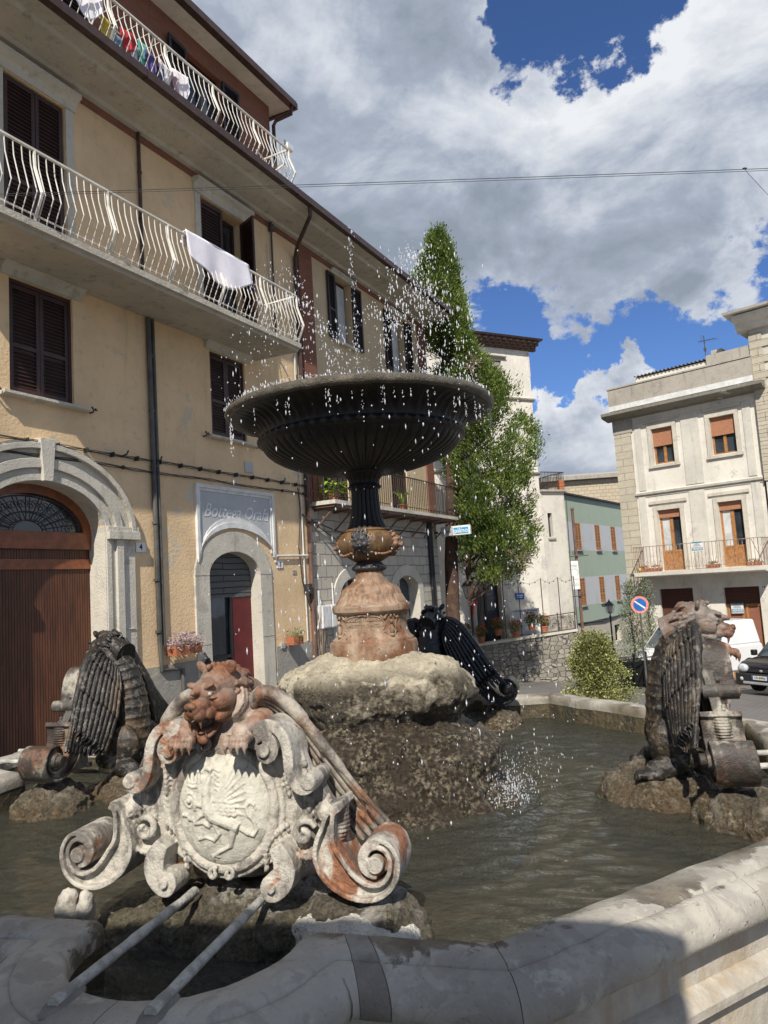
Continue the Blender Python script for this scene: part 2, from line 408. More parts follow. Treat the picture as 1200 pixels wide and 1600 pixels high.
M['cloth_white'] = simple('white_cloth', (.80, .77, .80), (.72, .69, .74), .9, 4, .003, 30)
for n_, c_ in dict(cloth_blue=(.18, .30, .42), cloth_red=(.48, .04, .05), cloth_yellow=(.62, .44, .06), cloth_green=(.14, .45, .38), cloth_violet=(.10, .07, .22), cloth_grey=(.42, .45, .50), cloth_navy=(.03, .04, .09), cloth_pink=(.6, .36, .42)).items():
    M[n_] = simple(n_, c_, None, .9, 7, .003, 30)
# white balcony paint with rust specks
m = Mat('chipped_white_paint', .55, .4)
m.color(m.mix(m.ramp(m.noise(16, 8, .7), .60, .66), m.mix(m.ramp(m.noise(3, 4), .4, .6), (.70, .67, .60), (.56, .53, .46)), (.24, .12, .07))); M['rail'] = m.m
# portal planks: narrow vertical reeding
m = Mat('reeded_wood', .5, .35)
sp = m.sep(); saw = m.math('SINE', m.math('MULTIPLY', sp[0], 2 * math.pi / .042))
a = m.mix(m.ramp(m.noise(4, 8, .65, .2, m.vec((3, 3, .5))), .3, .7), (.145, .052, .024), (.075, .028, .014))
groove = m.ramp(saw, -.98, -.55)
m.color(m.mix(groove, (.012, .006, .004), a)); m.bump(groove, .012); M['reeded'] = m.m
M['wood_red'] = simple('polished_chestnut', (.26, .085, .030), (.17, .055, .022), .38, 7, .002)
# banded green house front
m = Mat('banded_green_paint', .9, .15); sp = m.sep()
z = sp[2]
def band(z0, z1): return m.math('MULTIPLY', m.math('GREATER_THAN', z, z0), m.math('LESS_THAN', z, z1))
bb = m.math('ADD', band(8.55, 10.12), band(5.47, 7.06), clamp=True)
a = m.mix(bb, (.37, .44, .35), (.52, .53, .54))
a = m.mix(m.math('LESS_THAN', z, 4.5), a, (.52, .47, .38))
a = m.mix(m.ramp(m.noise(1.0, 8, .65), .45, .75, 0, .35), a, (.27, .31, .24))
m.color(a); m.bump(m.noise(14, 5, .6), .01); M['green_wall'] = m.m
# paving of small dark stones
m = Mat('stone_paving', .75, .35)
b = m.node('ShaderNodeTexBrick'); m.l.new(m.vec((1, 1, 1), (0, 0, R(35))), b.inputs['Vector']); b.inputs['Scale'].default_value = 1
b.inputs['Brick Width'].default_value = .30; b.inputs['Row Height'].default_value = .15; b.inputs['Mortar Size'].default_value = .009
m.put(b.inputs['Color1'], (.115, .108, .10)); m.put(b.inputs['Color2'], (.15, .14, .13)); m.put(b.inputs['Mortar'], (.055, .05, .045))
a = m.mix(m.ramp(m.noise(.5, 6, .6), .35, .7, 0, .5), b.outputs['Color'], (.19, .175, .16)); m.color(a)
m.bump(m.math('SUBTRACT', m.math('MULTIPLY', m.noise(16, 4, .6), .6), b.outputs['Fac']), .012); M['paving'] = m.m

# ================================================================ GROUND
mb = MB(); xs = [-120, -60, -30, -15] + [-8 + 2 * i for i in range(25)] + [60, 120, 300]; ys = [-120, -50, -14] + [-10 + 4 * i for i in range(26)] + [140, 220, 400]
for y in ys:
    for x in xs: mb.v.append((x, y, ground(x, y)))
n = len(xs)
for j in range(len(ys) - 1):
    for i in range(n - 1): mb.f.append((j * n + i, j * n + i + 1, (j + 1) * n + i + 1, (j + 1) * n + i))
tag(mb.build('square_paving', M['paving']), kind='structure')

# ================================================================ FACADE TOOLS
def arc_top(xa, xb, zs, zt, n=14):
    """points of a segmental/elliptic arch from (xb,zs) over (mid,zt) to (xa,zs)"""
    c = (xa + xb) / 2; w = (xb - xa) / 2
    return [(c + w * math.cos(math.pi * i / n), zs + (zt - zs) * math.sin(math.pi * i / n)) for i in range(n + 1)]
def facade(mb, x0, x1, z0, z1, ops, depth=.28, y=0.0):
    """ops: (xa, xb, za, zb, rise). A wall skin at y with real recesses."""
    X = sorted(set([x0, x1] + [v for o in ops for v in o[:2]])); Z = sorted(set([z0, z1] + [v for o in ops for v in o[2:4]]))
    for i in range(len(X) - 1):
        for j in range(len(Z) - 1):
            cx = (X[i] + X[i + 1]) / 2; cz = (Z[j] + Z[j + 1]) / 2
            if any(o[0] < cx < o[1] and o[2] < cz < o[3] for o in ops): continue
            mb.quad((X[i], y, Z[j]), (X[i + 1], y, Z[j]), (X[i + 1], y, Z[j + 1]), (X[i], y, Z[j + 1]))
    for xa, xb, za, zb, rise in ops:
        zs = zb - rise; d = y + depth
        mb.quad((xa, y, za), (xa, d, za), (xa, d, zs), (xa, y, zs)); mb.quad((xb, d, za), (xb, y, za), (xb, y, zs), (xb, d, zs))
        mb.quad((xa, y, za), (xb, y, za), (xb, d, za), (xa, d, za))
        if rise:
            a = arc_top(xa, xb, zs, zb); h = len(a) // 2
            for k in range(len(a) - 1):
                p, q = a[k], a[k + 1]
                mb.quad((p[0], y, p[1]), (p[0], d, p[1]), (q[0], d, q[1]), (q[0], y, q[1]))
            for k in range(h): mb.add([(a[k][0], y, a[k][1]), (xb, y, zb), (a[k + 1][0], y, a[k + 1][1])], [(0, 1, 2)])
            for k in range(h, len(a) - 1): mb.add([(a[k][0], y, a[k][1]), (xa, y, zb), (a[k + 1][0], y, a[k + 1][1])], [(0, 1, 2)])
        else: mb.quad((xa, y, zs), (xa, d, zs), (xb, d, zs), (xb, y, zs))
def louvre(mb, p0, p1, z0, z1, th=.035, slat=.052, nrm=None, fr=.055, mid=True):
    """louvred leaf between two plan points p0,p1"""
    a = Vector((p0[0], p0[1], 0)); b = Vector((p1[0], p1[1], 0)); d = (b - a).normalized(); n = Vector((d.y, -d.x, 0)); w = (b - a).length
    def pt(s, t, z): return tuple(a + d * s + n * t + Vector((0, 0, z)))
    def bx(s0, s1, t0, t1, za, zb):
        mb.add([pt(s0, t0, za), pt(s1, t0, za), pt(s1, t1, za), pt(s0, t1, za), pt(s0, t0, zb), pt(s1, t0, zb), pt(s1, t1, zb), pt(s0, t1, zb)],
               [(0, 3, 2, 1), (4, 5, 6, 7), (0, 1, 5, 4), (1, 2, 6, 5), (2, 3, 7, 6), (3, 0, 4, 7)])
    bx(0, fr, 0, th, z0, z1); bx(w - fr, w, 0, th, z0, z1); bx(fr, w - fr, .001, th - .001, z1 - fr * 1.2, z1); bx(fr, w - fr, .001, th - .001, z0, z0 + fr * 1.6)
    H = z1 - z0
    if mid: bx(fr, w - fr, .001, th - .001, z0 + H * .42, z0 + H * .42 + fr)
    z = z0 + fr * 1.6 + .01
    while z < z1 - fr * 1.2 - slat * .5:
        if not (mid and z0 + H * .42 - slat * .8 < z < z0 + H * .42 + fr):
            mb.add([pt(fr, 0.002, z + slat * .55), pt(w - fr, 0.002, z + slat * .55), pt(w - fr, th, z), pt(fr, th, z),
                    pt(fr, 0.002, z + slat * .55 + .008), pt(w - fr, 0.002, z + slat * .55 + .008), pt(w - fr, th, z + .008), pt(fr, th, z + .008)],
                   [(0, 3, 2, 1), (4, 5, 6, 7), (0, 1, 5, 4), (1, 2, 6, 5), (2, 3, 7, 6), (3, 0, 4, 7)])
        z += slat
    bx(fr * .9, w - fr * .9, .0005, .003, z0 + .01, z1 - .01)      # thin backing board behind the slats
class House:
    def __init__(s, name, label, cat, P, azd, zb, group=None):
        s.zb = zb; s.t = thing(name, label, cat, (P[0], P[1], zb), R(90 - azd), group); s.org = (0, 0, zb)
    def b(s, mb, name, m, parent=None, smooth=None, bevel=0):
        return mb.build(name, m, parent or s.t, smooth, s.org, bevel)
    def txt(s, name, body, size, m, parent, x, y, z, **k):
        return text_obj(name, body, size, m, parent, (x, y, z - s.zb), UP, **k)
    def closed_shutters(s, xa, xb, za, zb, y=.06, mat='shutter'):
        c = (xa + xb) / 2; w = MB()                      # the casing and the two closed leaves
        w.box(xa, xa + .04, y - .02, y + .2, za, zb); w.box(xb - .04, xb, y - .02, y + .2, za, zb); w.box(xa + .04, xb - .04, y - .018, y + .2, zb - .05, zb)
        o = s.b(w, 'window', M[mat])
        for u0, u1 in ((xa + .04, c - .003), (c + .003, xb - .04)):
            l = MB(); louvre(l, (u0, y + .03), (u1, y + .03), za + .02, zb - .055); s.b(l, 'shutter', M[mat], o)
        return o
    def glazed(s, xa, xb, za, zb, y=.22, mat='wood_orange', panel=0, leaves=2, pane='glass', curtain=False, fw=.06):
        w = MB(); w.box(xa, xa + fw, y, y + .06, za, zb); w.box(xb - fw, xb, y, y + .06, za, zb); w.box(xa + fw, xb - fw, y + .001, y + .059, zb - fw, zb); w.box(xa + fw, xb - fw, y + .001, y + .059, za, za + fw)
        if leaves == 2: c = (xa + xb) / 2; w.box(c - fw * .8, c + fw * .8, y - .01, y + .058, za + fw, zb - fw)
        if panel: w.box(xa + fw, xb - fw, y + .015, y + .05, za + fw, za + panel); w.box(xa + fw, xb - fw, y + .003, y + .055, za + panel, za + panel + fw)
        o = s.b(w, 'window', M[mat])
        g = MB(); g.box(xa + fw * .5, xb - fw * .5, y + .03, y + .045, za + fw * .5, zb - fw * .5); s.b(g, 'pane', M[pane], o)
        if curtain:
            q = MB(); q.box(xa + fw, xa + (xb - xa) * .46, y + .022, y + .029, za + max(panel, fw), zb - fw); s.b(q, 'curtain', M['curtain'], o)
        return o
def moulding(mb, x0, x1, prof):
    """profile [(y,z)] swept along x"""
    n = len(prof); vs = [(x0, y, z) for y, z in prof] + [(x1, y, z) for y, z in prof]
    mb.add(vs, [tuple(range(n - 1, -1, -1)), tuple(range(n, 2 * n))] + [(i, (i + 1) % n, (i + 1) % n + n, i + n) for i in range(n)])
def hood(mb, xa, xb, z, h=.2, o=.12):
    moulding(mb, xa, xb, [(0.001, z), (-.03, z), (-.04, z + h * .4), (-.07, z + h * .55), (-o, z + h * .75), (-o, z + h), (0.001, z + h + .02)])
def arch_ring(mb, xa, xb, zs, zt, w, y0, y1, zb=None, n=20):
    """stone surround following an arched opening, legs down to zb"""
    zb = zb if zb is not None else zs
    inn = [(xb, zb)] + arc_top(xa, xb, zs, zt, n) + [(xa, zb)]; outr = [(xb + w, zb)] + arc_top(xa - w, xb + w, zs, zt + w, n) + [(xa - w, zb)]
    for i in range(len(inn) - 1):
        a, b, c, d = inn[i], outr[i], outr[i + 1], inn[i + 1]
        mb.add([(p[0], y, p[1]) for y in (y0, y1) for p in (a, b, c, d)], [(0, 1, 2, 3), (1, 5, 6, 2), (0, 3, 7, 4), (4, 7, 6, 5)])
def goose_railing(H, x0, x1, y, z0, h=.92, sp=.115, end=True, parent=None, yin=-.02):
    """white balcony railing whose bars bulge outward low down"""
    def shape(mb, px, py, dx, dy, r):
        # dx,dy = outward direction
        pts = [(px, py, z0 + h), (px + dx * .02, py + dy * .02, z0 + h * .75), (px + dx * .13, py + dy * .13, z0 + h * .33), (px + dx * .015, py + dy * .015, z0 + .07), (px, py, z0)]
        mb.tube(pts, r, 5)
    b = MB(); n = int((x1 - x0) / sp)
    for i in range(n + 1):
        x = x0 + (x1 - x0) * i / n
        shape(b, x, y, 0, -1, .0075)
    if end:
        k = int((yin - y) / sp)
        for i in range(1, k + 1): shape(b, x1, y + (yin - y) * i / k, 1, 0, .0075)
    rails = [(z0 + h, .02), (z0 + .07, .012)]
    for zz, r in rails:
        b.bar((x0, y, zz), (x1, y, zz), r * 1.9, r * 1.3)
        if end: b.bar((x1, y, zz + .0007), (x1, yin, zz + .0007), r * 1.9, r * 1.3)
    o = H.b(b, 'railing', M['rail'], parent)
    p = MB()
    i = 0
    while x1 - i * 1.14 > x0:
        x = x1 - i * 1.14
        p.tube([(x, y, z0 + h), (x, y - .01, z0 + h * .75), (x, y - .14, z0 + h * .33), (x, y - .01, z0 + .04), (x, y, z0 - .03)], .022, 6); i += 1
    H.b(p, 'post', M['rail'], o)
    return o

# ================================================================ OCHRE HOUSE (left)
AZ = 27.4; PA = (-2.69, 13.5)
A = House('ochre_house', 'ochre stucco house with two white balconies, arched portal and dark brown shutters', 'house', PA, AZ, -.9)
XL = -9.0
opsA = [(-5.1, -3.1, -.9, 3.69, .66), (-.85, .57, -.9, 2.79, .42), (-4.57, -3.56, 4.83, 6.41, 0), (-.61, .39, 4.86, 6.43, 0),
        (-4.64, -3.63, 6.72, 9.33, 0), (-.72, .56, 6.72, 9.33, 0), (-8.3, -7.2, 4.83, 6.41, 0), (-8.3, -7.2, 6.72, 9.33, 0)]
w = MB(); facade(w, XL, 2.4, -.9, 9.8, opsA, .30); w.quad((XL, 0, -.9), (XL, 9, -.9), (XL, 9, 9.8), (XL, 0, 9.8))
w.box(XL, 2.4, .7, 9, -.9, 9.8)
A.b(w, 'wall', M['stucco'])
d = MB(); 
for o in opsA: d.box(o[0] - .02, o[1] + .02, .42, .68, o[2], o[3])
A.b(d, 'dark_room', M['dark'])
# plinth of grey render
p = MB()
for a, b in ((-2.50, -1.23), (.99, 2.30)): p.box(a, b, -.025, .002, -.9, .98)
A.b(p, 'plinth', M['plinth'])
# portal
s = MB(); arch_ring(s, -5.096, -3.104, 3.03, 3.686, .56, -.05, .285, -.9); A_p = A.b(s, 'portal_surround', M['limestone'])
s = MB(); arch_ring(s, -5.1, -3.1, 3.03, 3.69, .09, -.075, -.051, -.9); arch_ring(s, -5.27, -2.93, 3.03, 3.86, .13, -.10, -.0515, -.9); arch_ring(s, -5.56, -2.64, 3.03, 4.12, .08, -.12, -.0512, 3.03)
for sx in (-3.1, -5.68): s.box(sx, sx + .60, -.135, -.045, 2.93, 3.05); s.box(sx - .0, sx + .60, -.11, -.046, 3.05, 3.12)
for x in (-3.02, -5.62): s.box(x, x + .44, -.07, -.0505, 1.6, 1.612)
s.add([(-4.17, -.13, 3.68), (-4.03, -.13, 3.68), (-3.98, -.13, 4.26), (-4.22, -.13, 4.26), (-4.17, .0, 3.68), (-4.03, .0, 3.68), (-3.98, .0, 4.26), (-4.22, .0, 4.26)],
      [(0, 1, 2, 3), (0, 4, 5, 1), (1, 5, 6, 2), (2, 6, 7, 3), (3, 7, 4, 0)])
A.b(s, 'moulding', M['limestone'], A_p, None, .012)
g = MB(); g.box(-5.1, -3.1, .285, .33, -.9, 2.80); dr = A.b(g, 'portal_door', M['reeded'])
tag(dr, 'tall reeded chestnut door leaves')
g = MB(); g.box(-5.1, -3.1, .24, .29, 2.80, 3.04); g.box(-5.1, -3.1, .262, .284, 2.52, 2.66); 
arch_ring(g, -4.96, -3.24, 3.03, 3.56, .15, .24, .29)
A.b(g, 'door_frame', M['wood_red'], dr)
g = MB(); g.box(-5.0, -3.2, .31, .32, 3.0, 3.66); A.b(g, 'fanlight', M['glass'], dr)
g = MB(); cx_, cz_ = -4.1, 3.04
for k in range(13):
    a = math.pi * k / 12
    g.tube([(cx_ + .26 * math.cos(a), .27, cz_ + .16 * math.sin(a)), (cx_ + .84 * math.cos(a), .27, cz_ + .50 * math.sin(a))], .008, 5)
for k in range(12):
    a = math.pi * (k + .5) / 12; c = Vector((cx_ + .62 * math.cos(a), .27, cz_ + .37 * math.sin(a)))
    g.tube([tuple(c + Vector((math.cos(t) * r, 0, math.sin(t) * r))) for t, r in [(i * .7, .07 - i * .0045) for i in range(13)]], .006, 4)
for rr in (.26, .45, .82):
    g.tube([(cx_ + rr * math.cos(math.pi * i / 24), .27, cz_ + rr * .6 * math.sin(math.pi * i / 24)) for i in range(25)], .009, 5)
A.b(g, 'fan_grille', M['iron'], dr)
# shop door: stone surround, roller, red door
s = MB(); arch_ring(s, -.846, .566, 2.37, 2.786, .37, -.03, .285, -.9); sd = A.b(s, 'door_surround', M['limestone'], None, None, .01)
s = MB()
for x in (-1.222, .569): s.box(x, x + .373, -.0335, -.03, 2.37, 2.38); s.box(x, x + .373, -.0335, -.03, 1.2, 1.21)
s.box(-.15, -.14, -.0335, -.03, 2.82, 3.15); A.b(s, 'joint', M['plinth'], sd)
g = MB(); g.box(-.85, .57, .20, .26, 1.98, 2.8); sh = A.b(g, 'roller_shutter', M['roller_grey'])
g = MB(); g.box(-.85, .57, .27, .30, -.9, 1.98); A.b(g, 'shop_glass', M['glass'])
g = MB(); g.box(.02, .57, .215, .265, -.9, 1.97); A.b(g, 'shop_door', M['red_door'])
g = MB(); g.box(-.06, .0, .21, .27, -.9, 1.98); g.box(-.85, -.80, .21, .27, -.9, 1.98); g.box(-.8, -.06, .215, .26, .9, .96); A.b(g, 'door_frame', M['black'])
# sign panel with white moulded border
def panel_poly(ins, zt):
    xa, xb = -1.13 + ins, 1.08 - ins; c = -.14; rx = 1.06 - ins * .3; pts = [(xa, 2.60 + ins * 1.6), ]
    arc = [(c + (xb - c - .0) * math.cos(math.pi * i / 16) if i < 8 else c + (c - xa) * math.cos(math.pi * i / 16), 2.60 + ins * 1.6 + (.62 + ins * .1) * math.sin(math.pi * i / 16)) for i in range(17)]
    return [(xa, zt - ins), (xb, zt - ins)] + arc
s = MB(); s.prism(panel_poly(.10, 3.95), -.016, .001); pn = A.b(s, 'name_panel', M['sign_grey'])
def ring_from(pa, pb, y0, y1, mb):
    n = len(pa)
    for i in range(n):
        j = (i + 1) % n
        mb.add([(pa[i][0], y0, pa[i][1]), (pb[i][0], y0, pb[i][1]), (pb[j][0], y0, pb[j][1]), (pa[j][0], y0, pa[j][1]),
                (pa[i][0], y1, pa[i][1]), (pb[i][0], y1, pb[i][1]), (pb[j][0], y1, pb[j][1]), (pa[j][0], y1, pa[j][1])],
               [(0, 1, 2, 3), (0, 3, 7, 4), (1, 5, 6, 2), (4, 7, 6, 5)])
s = MB(); ring_from(panel_poly(0, 3.95), panel_poly(.06, 3.95), -.05, .001, s); ring_from(panel_poly(.06, 3.95), panel_poly(.11, 3.95), -.03, .001, s)
A.b(s, 'panel_border', M['sign_white'], pn)
A.txt('lettering', 'Bottega Orafa', .34, M['etch'], pn, -.02, -.020, 3.50, shear=.35, sx=.95, bold=.002)
s = MB(); s.box(.26, .50, -.02, .001, 4.30, 4.50); A.b(s, 'vent_grille', M['sign_grey'])
# upper windows
for xa, xb, za, zb in ((-4.57, -3.56, 4.83, 6.41), (-.61, .39, 4.86, 6.43), (-8.3, -7.2, 4.83, 6.41)):
    A.closed_shutters(xa, xb, za, zb)
    s = MB(); hood(s, xa - .12, xb + .16, zb + .01, .2, .13); A.b(s, 'lintel', M['limestone'])
    s = MB(); moulding(s, xa - .16, xb + .2, [(.05, za - .075), (-.10, za - .06), (-.125, za - .045), (-.125, za - .01), (.05, za - .002)]); sl = A.b(s, 'sill', M['limestone'])
    s = MB()
    for x in (xa - .24, xb + .27):
        s.tube([(x, 0, za - .05), (x, -.07, za - .05), (x, -.09, za - .0)], .013, 6); s.ell((x - .03, -.09, za + .01), (.02, .014, .02), 6); s.ell((x + .03, -.09, za - .01), (.02, .014, .025), 6); s.bar((x - .05, -.09, za), (x + .06, -.09, za - .02), .014)
    A.b(s, 'shutter_catch', M['iron'], sl)
s = MB(); louvre(s, (-4.60, .06), (-4.12, .06), 6.75, 9.30, slat=.06); louvre(s, (-4.11, .06), (-3.66, .06), 6.75, 9.30, slat=.06); o = A.b(s, 'shutter', M['shutter'])
A.closed_shutters(-8.3, -7.2, 6.74, 9.33)
s = MB()
for xa, xb in ((-4.64, -3.63), (-.72, .56)):
    s.box(xa - .14, xa, -.02, .001, 6.72, 9.33); s.box(xb, xb + .14, -.02, .001, 6.72, 9.33)
A.b(s, 'jamb', M['limestone'])
s = MB(); hood(s, -4.8, -3.45, 9.34, .24, .16); hood(s, -.9, .72, 9.34, .24, .16); A.b(s, 'lintel', M['limestone'])
s = MB(); louvre(s, (-.70, .06), (-.10, .03), 6.75, 9.28, slat=.06); A.b(s, 'shutter', M['shutter'])
s = MB(); louvre(s, (.54, .05), (.36, -.40), 6.75, 9.28, slat=.06); A.b(s, 'shutter', M['shutter'])
A.glazed(-.70, .54, 6.74, 9.31, .24, 'shutter')
# middle balcony
s = MB(); moulding(s, -5.62, .80, [(0.001, 6.58), (-.98, 6.56), (-1.0, 6.60), (-1.06, 6.61), (-1.06, 6.70), (0.001, 6.72)]); bal = A.b(s, 'balcony_slab', M['concrete'])
goose_railing(A, -5.58, .76, -1.02, 6.72, .92, parent=bal)
s = MB()
for i in range(9): s.tube([(-5.58, -1.02 + i * .12, 7.64), (-5.58, -1.02 + i * .12, 6.72)], .0075, 5)
s.bar((-5.58, -1.02, 7.641), (-5.58, 0, 7.641), .036, .026); A.b(s, 'end_railing', M['rail'], bal)
# cornice, gutter, terrace railing
s = MB(); moulding(s, XL, 9.15, [(0.001, 9.70), (-.10, 9.71), (-.14, 9.76), (-.62, 9.79), (-.66, 9.84), (-.88, 9.85), (-.88, 10.0), (0.001, 10.02)]); co = A.b(s, 'cornice', M['concrete'])
s = MB(); s.box(XL, 9.1, -.02, .002, 9.58, 9.70); A.b(s, 'brick_band', M['brick'], co)
s = MB()
for i in range(9):
    x0_ = XL + i * 2.02; s.box(x0_, min(x0_ + 2.008, 9.2), -1.0, -.875, 9.86 - .005 * (i % 2), 9.995)
A.b(s, 'gutter', M['gutter'], co)
goose_railing(A, XL, 1.02, -.84, 10.02, .80, .125, parent=co)
s = MB(); s.bar((1.0, -.8, 10.55), (1.02, -.05, 10.35), .03); s.bar((.0, -.8, 10.30), (1.0, -.5, 10.42), .02); A.b(s, 'railing_stay', M['rail'], co)
# penthouse of brick with its eaves
ops = [(-.98, .02, 10.02, 12.02, 0), (-4.4, -3.1, 10.02, 12.02, 0)]
s = MB(); facade(s, XL, 1.62, 10.02, 12.5, ops, .2); s.quad((1.62, 0, 10.02), (1.62, 6, 10.02), (1.62, 6, 12.5), (1.62, 0, 12.5)); s.box(XL, 1.6, .5, 6, 10.02, 12.5)
ph = A.b(s, 'penthouse_wall', M['brick'])
s = MB(); louvre(s, (-1.46, -.05), (-.98, -.02), 10.05, 12.0, slat=.06); louvre(s, (.02, -.02), (.50, -.05), 10.05, 12.0, slat=.06); A.b(s, 'shutter', M['shutter_b'], ph)
s = MB(); louvre(s, (-4.38, .03), (-3.76, .03), 10.05, 12.0, slat=.06); louvre(s, (-3.74, .03), (-3.12, .03), 10.05, 12.0, slat=.06); A.b(s, 'shutter', M['shutter_b'], ph)
A.glazed(-.98, .02, 10.03, 12.02, .12, 'shutter_b')
s = MB(); moulding(s, XL, 1.92, [(6, 12.45), (-.02, 12.40), (-.38, 12.38), (-.38, 12.52), (6, 14.2)]); rf = A.b(s, 'roof', M['white_wall'])
s = MB(); s.box(XL, 1.95, -.50, -.36, 12.38, 12.52); s.box(1.925, 1.99, -.50, 5.5, 12.36, 12.5); A.b(s, 'gutter', M['gutter'], rf)
s = MB(); s.tube([(1.85, -.43, 12.38), (1.85, -.42, 12.22), (1.72, -.1, 12.10), (1.68, -.06, 11.98), (1.68, -.06, 10.1)], .04, 8); A.b(s, 'downpipe', M['gutter'], rf)
# pipes on the wall
s = MB(); s.tube([(-2.13, -.05, 6.56), (-2.08, -.05, 1.30), (-2.06, -.05, .92), (-1.6, -.05, .88), (-1.58, -.05, -.8)], .038, 8)
for z in (5.9, 5.0, 4.1, 3.2, 2.3, 1.5): s.tube([(-2.11, -.05, z), (-2.11, -.05, z + .04)], .048, 8)
A.b(s, 'drainpipe', M['pipe'])
s = MB(); s.tube([(-2.03, -.045, 6.56), (-1.99, -.045, 1.3)], .028, 8); A.b(s, 'drainpipe', M['pipe'])
s = MB(); s.tube([(-2.22, -.04, 9.75), (-2.20, -.04, 6.73)], .03, 8)
for z in (9.0, 8.2, 7.3): s.tube([(-2.21, -.04, z), (-2.21, -.04, z + .03)], .038, 8)
A.b(s, 'drainpipe', M['gutter'])
s = MB(); s.tube([(1.42, -.05, 9.75), (1.42, -.05, 6.9)], .022, 6); s.box(1.37, 1.47, -.09, 0, 9.5, 9.66); A.b(s, 'drainpipe', M['pipe'])
s = MB(); s.tube([(1.62, -.90, 9.86), (1.66, -.88, 9.70), (2.1, -.25, 9.42), (2.26, -.06, 9.25), (2.26, -.06, 3.0)], .045, 8)
A.b(s, 'downpipe', M['gutter'])
s = MB(); s.tube([(2.29, -.06, 4.6), (2.24, -.06, -.7)], .05, 8)
for z in (3.9, 2.8, 1.6, .4): s.tube([(2.27, -.06, z), (2.27, -.06, z + .05)], .06, 8)
A.b(s, 'downpipe', M['pipe_b'])
s = MB(); s.tube([(2.08, -.03, 7.0), (2.06, -.03, 4.2), (2.06, -.03, 1.0)], .014, 5); s.tube([(1.1, -.04, 2.72), (2.2, -.04, 2.74)], .022, 6)
s.tube([(1.30, -.03, 9.2), (1.32, -.03, 8.2), (2.1, -.03, 8.05), (2.12, -.03, 6.6)], .010, 5); A.b(s, 'conduit', M['sign_white'])
s = MB()
for zz, dz, ph_ in ((4.20, .05, 0), (4.03, .09, 2.0)):
    for k in range(3):
        s.tube([(x * .25 - 9, -.05 - .012 * k, zz + .012 * k - dz * .25 * abs(math.sin(x * .25 * 1.3 + ph_)) - .006 * math.sin(x * 2.7 + k * 2)) for x in range(0, 46)], .006, 5)
for i in range(23):
    x = -8.7 + i * .48; s.box(x, x + .02, -.09, 0, 4.17, 4.24)
for x in (-2.75, -2.05, 1.35, 2.1): s.tube([(x, -.02, 4.2), (x + .03, -.12, 4.23), (x + .08, -.1, 4.29)], .014, 5); s.ell((x, -.07, 4.03), .035, 8)
A.b(s, 'wall_cable', M['cable'])
s = MB(); s.tube([(1.95, -.04, 4.15), (2.0, -.04, 3.7), (1.88, -.04, 2.9), (1.95, -.04, 2.2), (2.02, -.08, 1.9), (2.12, -.08, 1.7)], .013, 5); s.box(2.02, 2.16, -.14, -.02, 1.95, 2.15); s.tube([(2.05, -.05, 3.6), (2.2, -.12, 3.45), (2.6, -.1, 3.44)], .02, 6)
A.b(s, 'loose_cable', M['cable'])
# house numbers
for x, z, t_ in ((-2.39, 2.83, '4'), (1.24, 2.56, '3')):
    s = MB(); s.box(x - .10, x + .10, -.018, .001, z - .075, z + .075); q = A.b(s, 'number_plate', M['plate_white'], None, None, .006)
    A.txt('digit', t_, .13, M['ink'], q, x, -.0195, z, bold=.002)
s = MB(); s.box(1.66, 1.80, -.012, .001, 2.36, 2.44); A.b(s, 'small_plate', M['plinth'])
s = MB(); s.box(1.12, 1.24, -.05, .001, .93, 1.03); A.b(s, 'junction_box', M['frame_grey'])

# ================================================================ STONE AND OCHRE HOUSE (next door)
B = House('stone_ochre_house', 'house with ashlar ground floor, pale ochre upper floor, brick pilasters and black balcony', 'house', PA, AZ, -1.7)
ops = [(3.95, 4.78, 7.86, 9.50, 0), (6.85, 7.72, 7.78, 9.48, 0), (3.05, 4.15, 3.9, 6.2, 0), (6.4, 7.35, 3.9, 6.2, 0)]
s = MB(); facade(s, 2.4, 9.1, 3.85, 9.8, ops, .26); s.quad((9.1, 0, -1.7), (9.1, 8, -1.7), (9.1, 8, 9.8), (9.1, 0, 9.8)); s.box(2.45, 9.08, .7, 8, -1.7, 9.8)
B.b(s, 'upper_wall', M['stucco_b'])
opl = [(3.45, 4.95, -.2, 2.26, .45), (6.2, 7.62, -.2, 2.26, .45)]
s = MB(); facade(s, 2.4, 9.1, -1.7, 3.85, opl, .3); B.b(s, 'ashlar_wall', M['ashlar'])
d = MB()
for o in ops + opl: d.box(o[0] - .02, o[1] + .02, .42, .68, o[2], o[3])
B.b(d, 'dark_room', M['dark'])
for o in opl:
    s = MB(); arch_ring(s, o[0] + .004, o[1] - .004, o[3] - .45, o[3] - .004, .28, -.03, .28, o[2]); B.b(s, 'arch_surround', M['limestone'], None, None, .01)
    B.glazed(o[0], o[1], o[2], o[3], .25, 'frame_grey')
s = MB(); s.box(2.42, 2.95, -.045, .002, 3.86, 9.57); s.box(8.62, 9.12, -.045, .002, 3.86, 9.57); B.b(s, 'brick_pilaster', M['brick'])
for (xa, xb, za, zb), zl in (((3.95, 4.78, 7.86, 9.50), .36), ((6.85, 7.72, 7.78, 9.48), .38)):
    win = B.glazed(xa, xb, za, zb, .2, 'shutter', pane='glass_b')
    q = MB(); q.box(xa + .42, xb - .07, .17, .19, za + .1, zb - .1); B.b(q, 'curtain', M['curtain'], win)
    l = MB(); louvre(l, (xa - zl, -.03), (xa, -.01), za, zb - .04); B.b(l, 'shutter', M['shutter_b'], win)
    l = MB(); louvre(l, (xb, -.01), (xb + .42, -.03), za, zb - .04); B.b(l, 'shutter', M['shutter_b'], win)
    s = MB(); hood(s, xa - .12, xb + .12, zb + .005, .1, .1); s.box(xa - .1, xb + .1, -.10, .05, za - .07, za - .005); B.b(s, 'sill', M['limestone'], win)
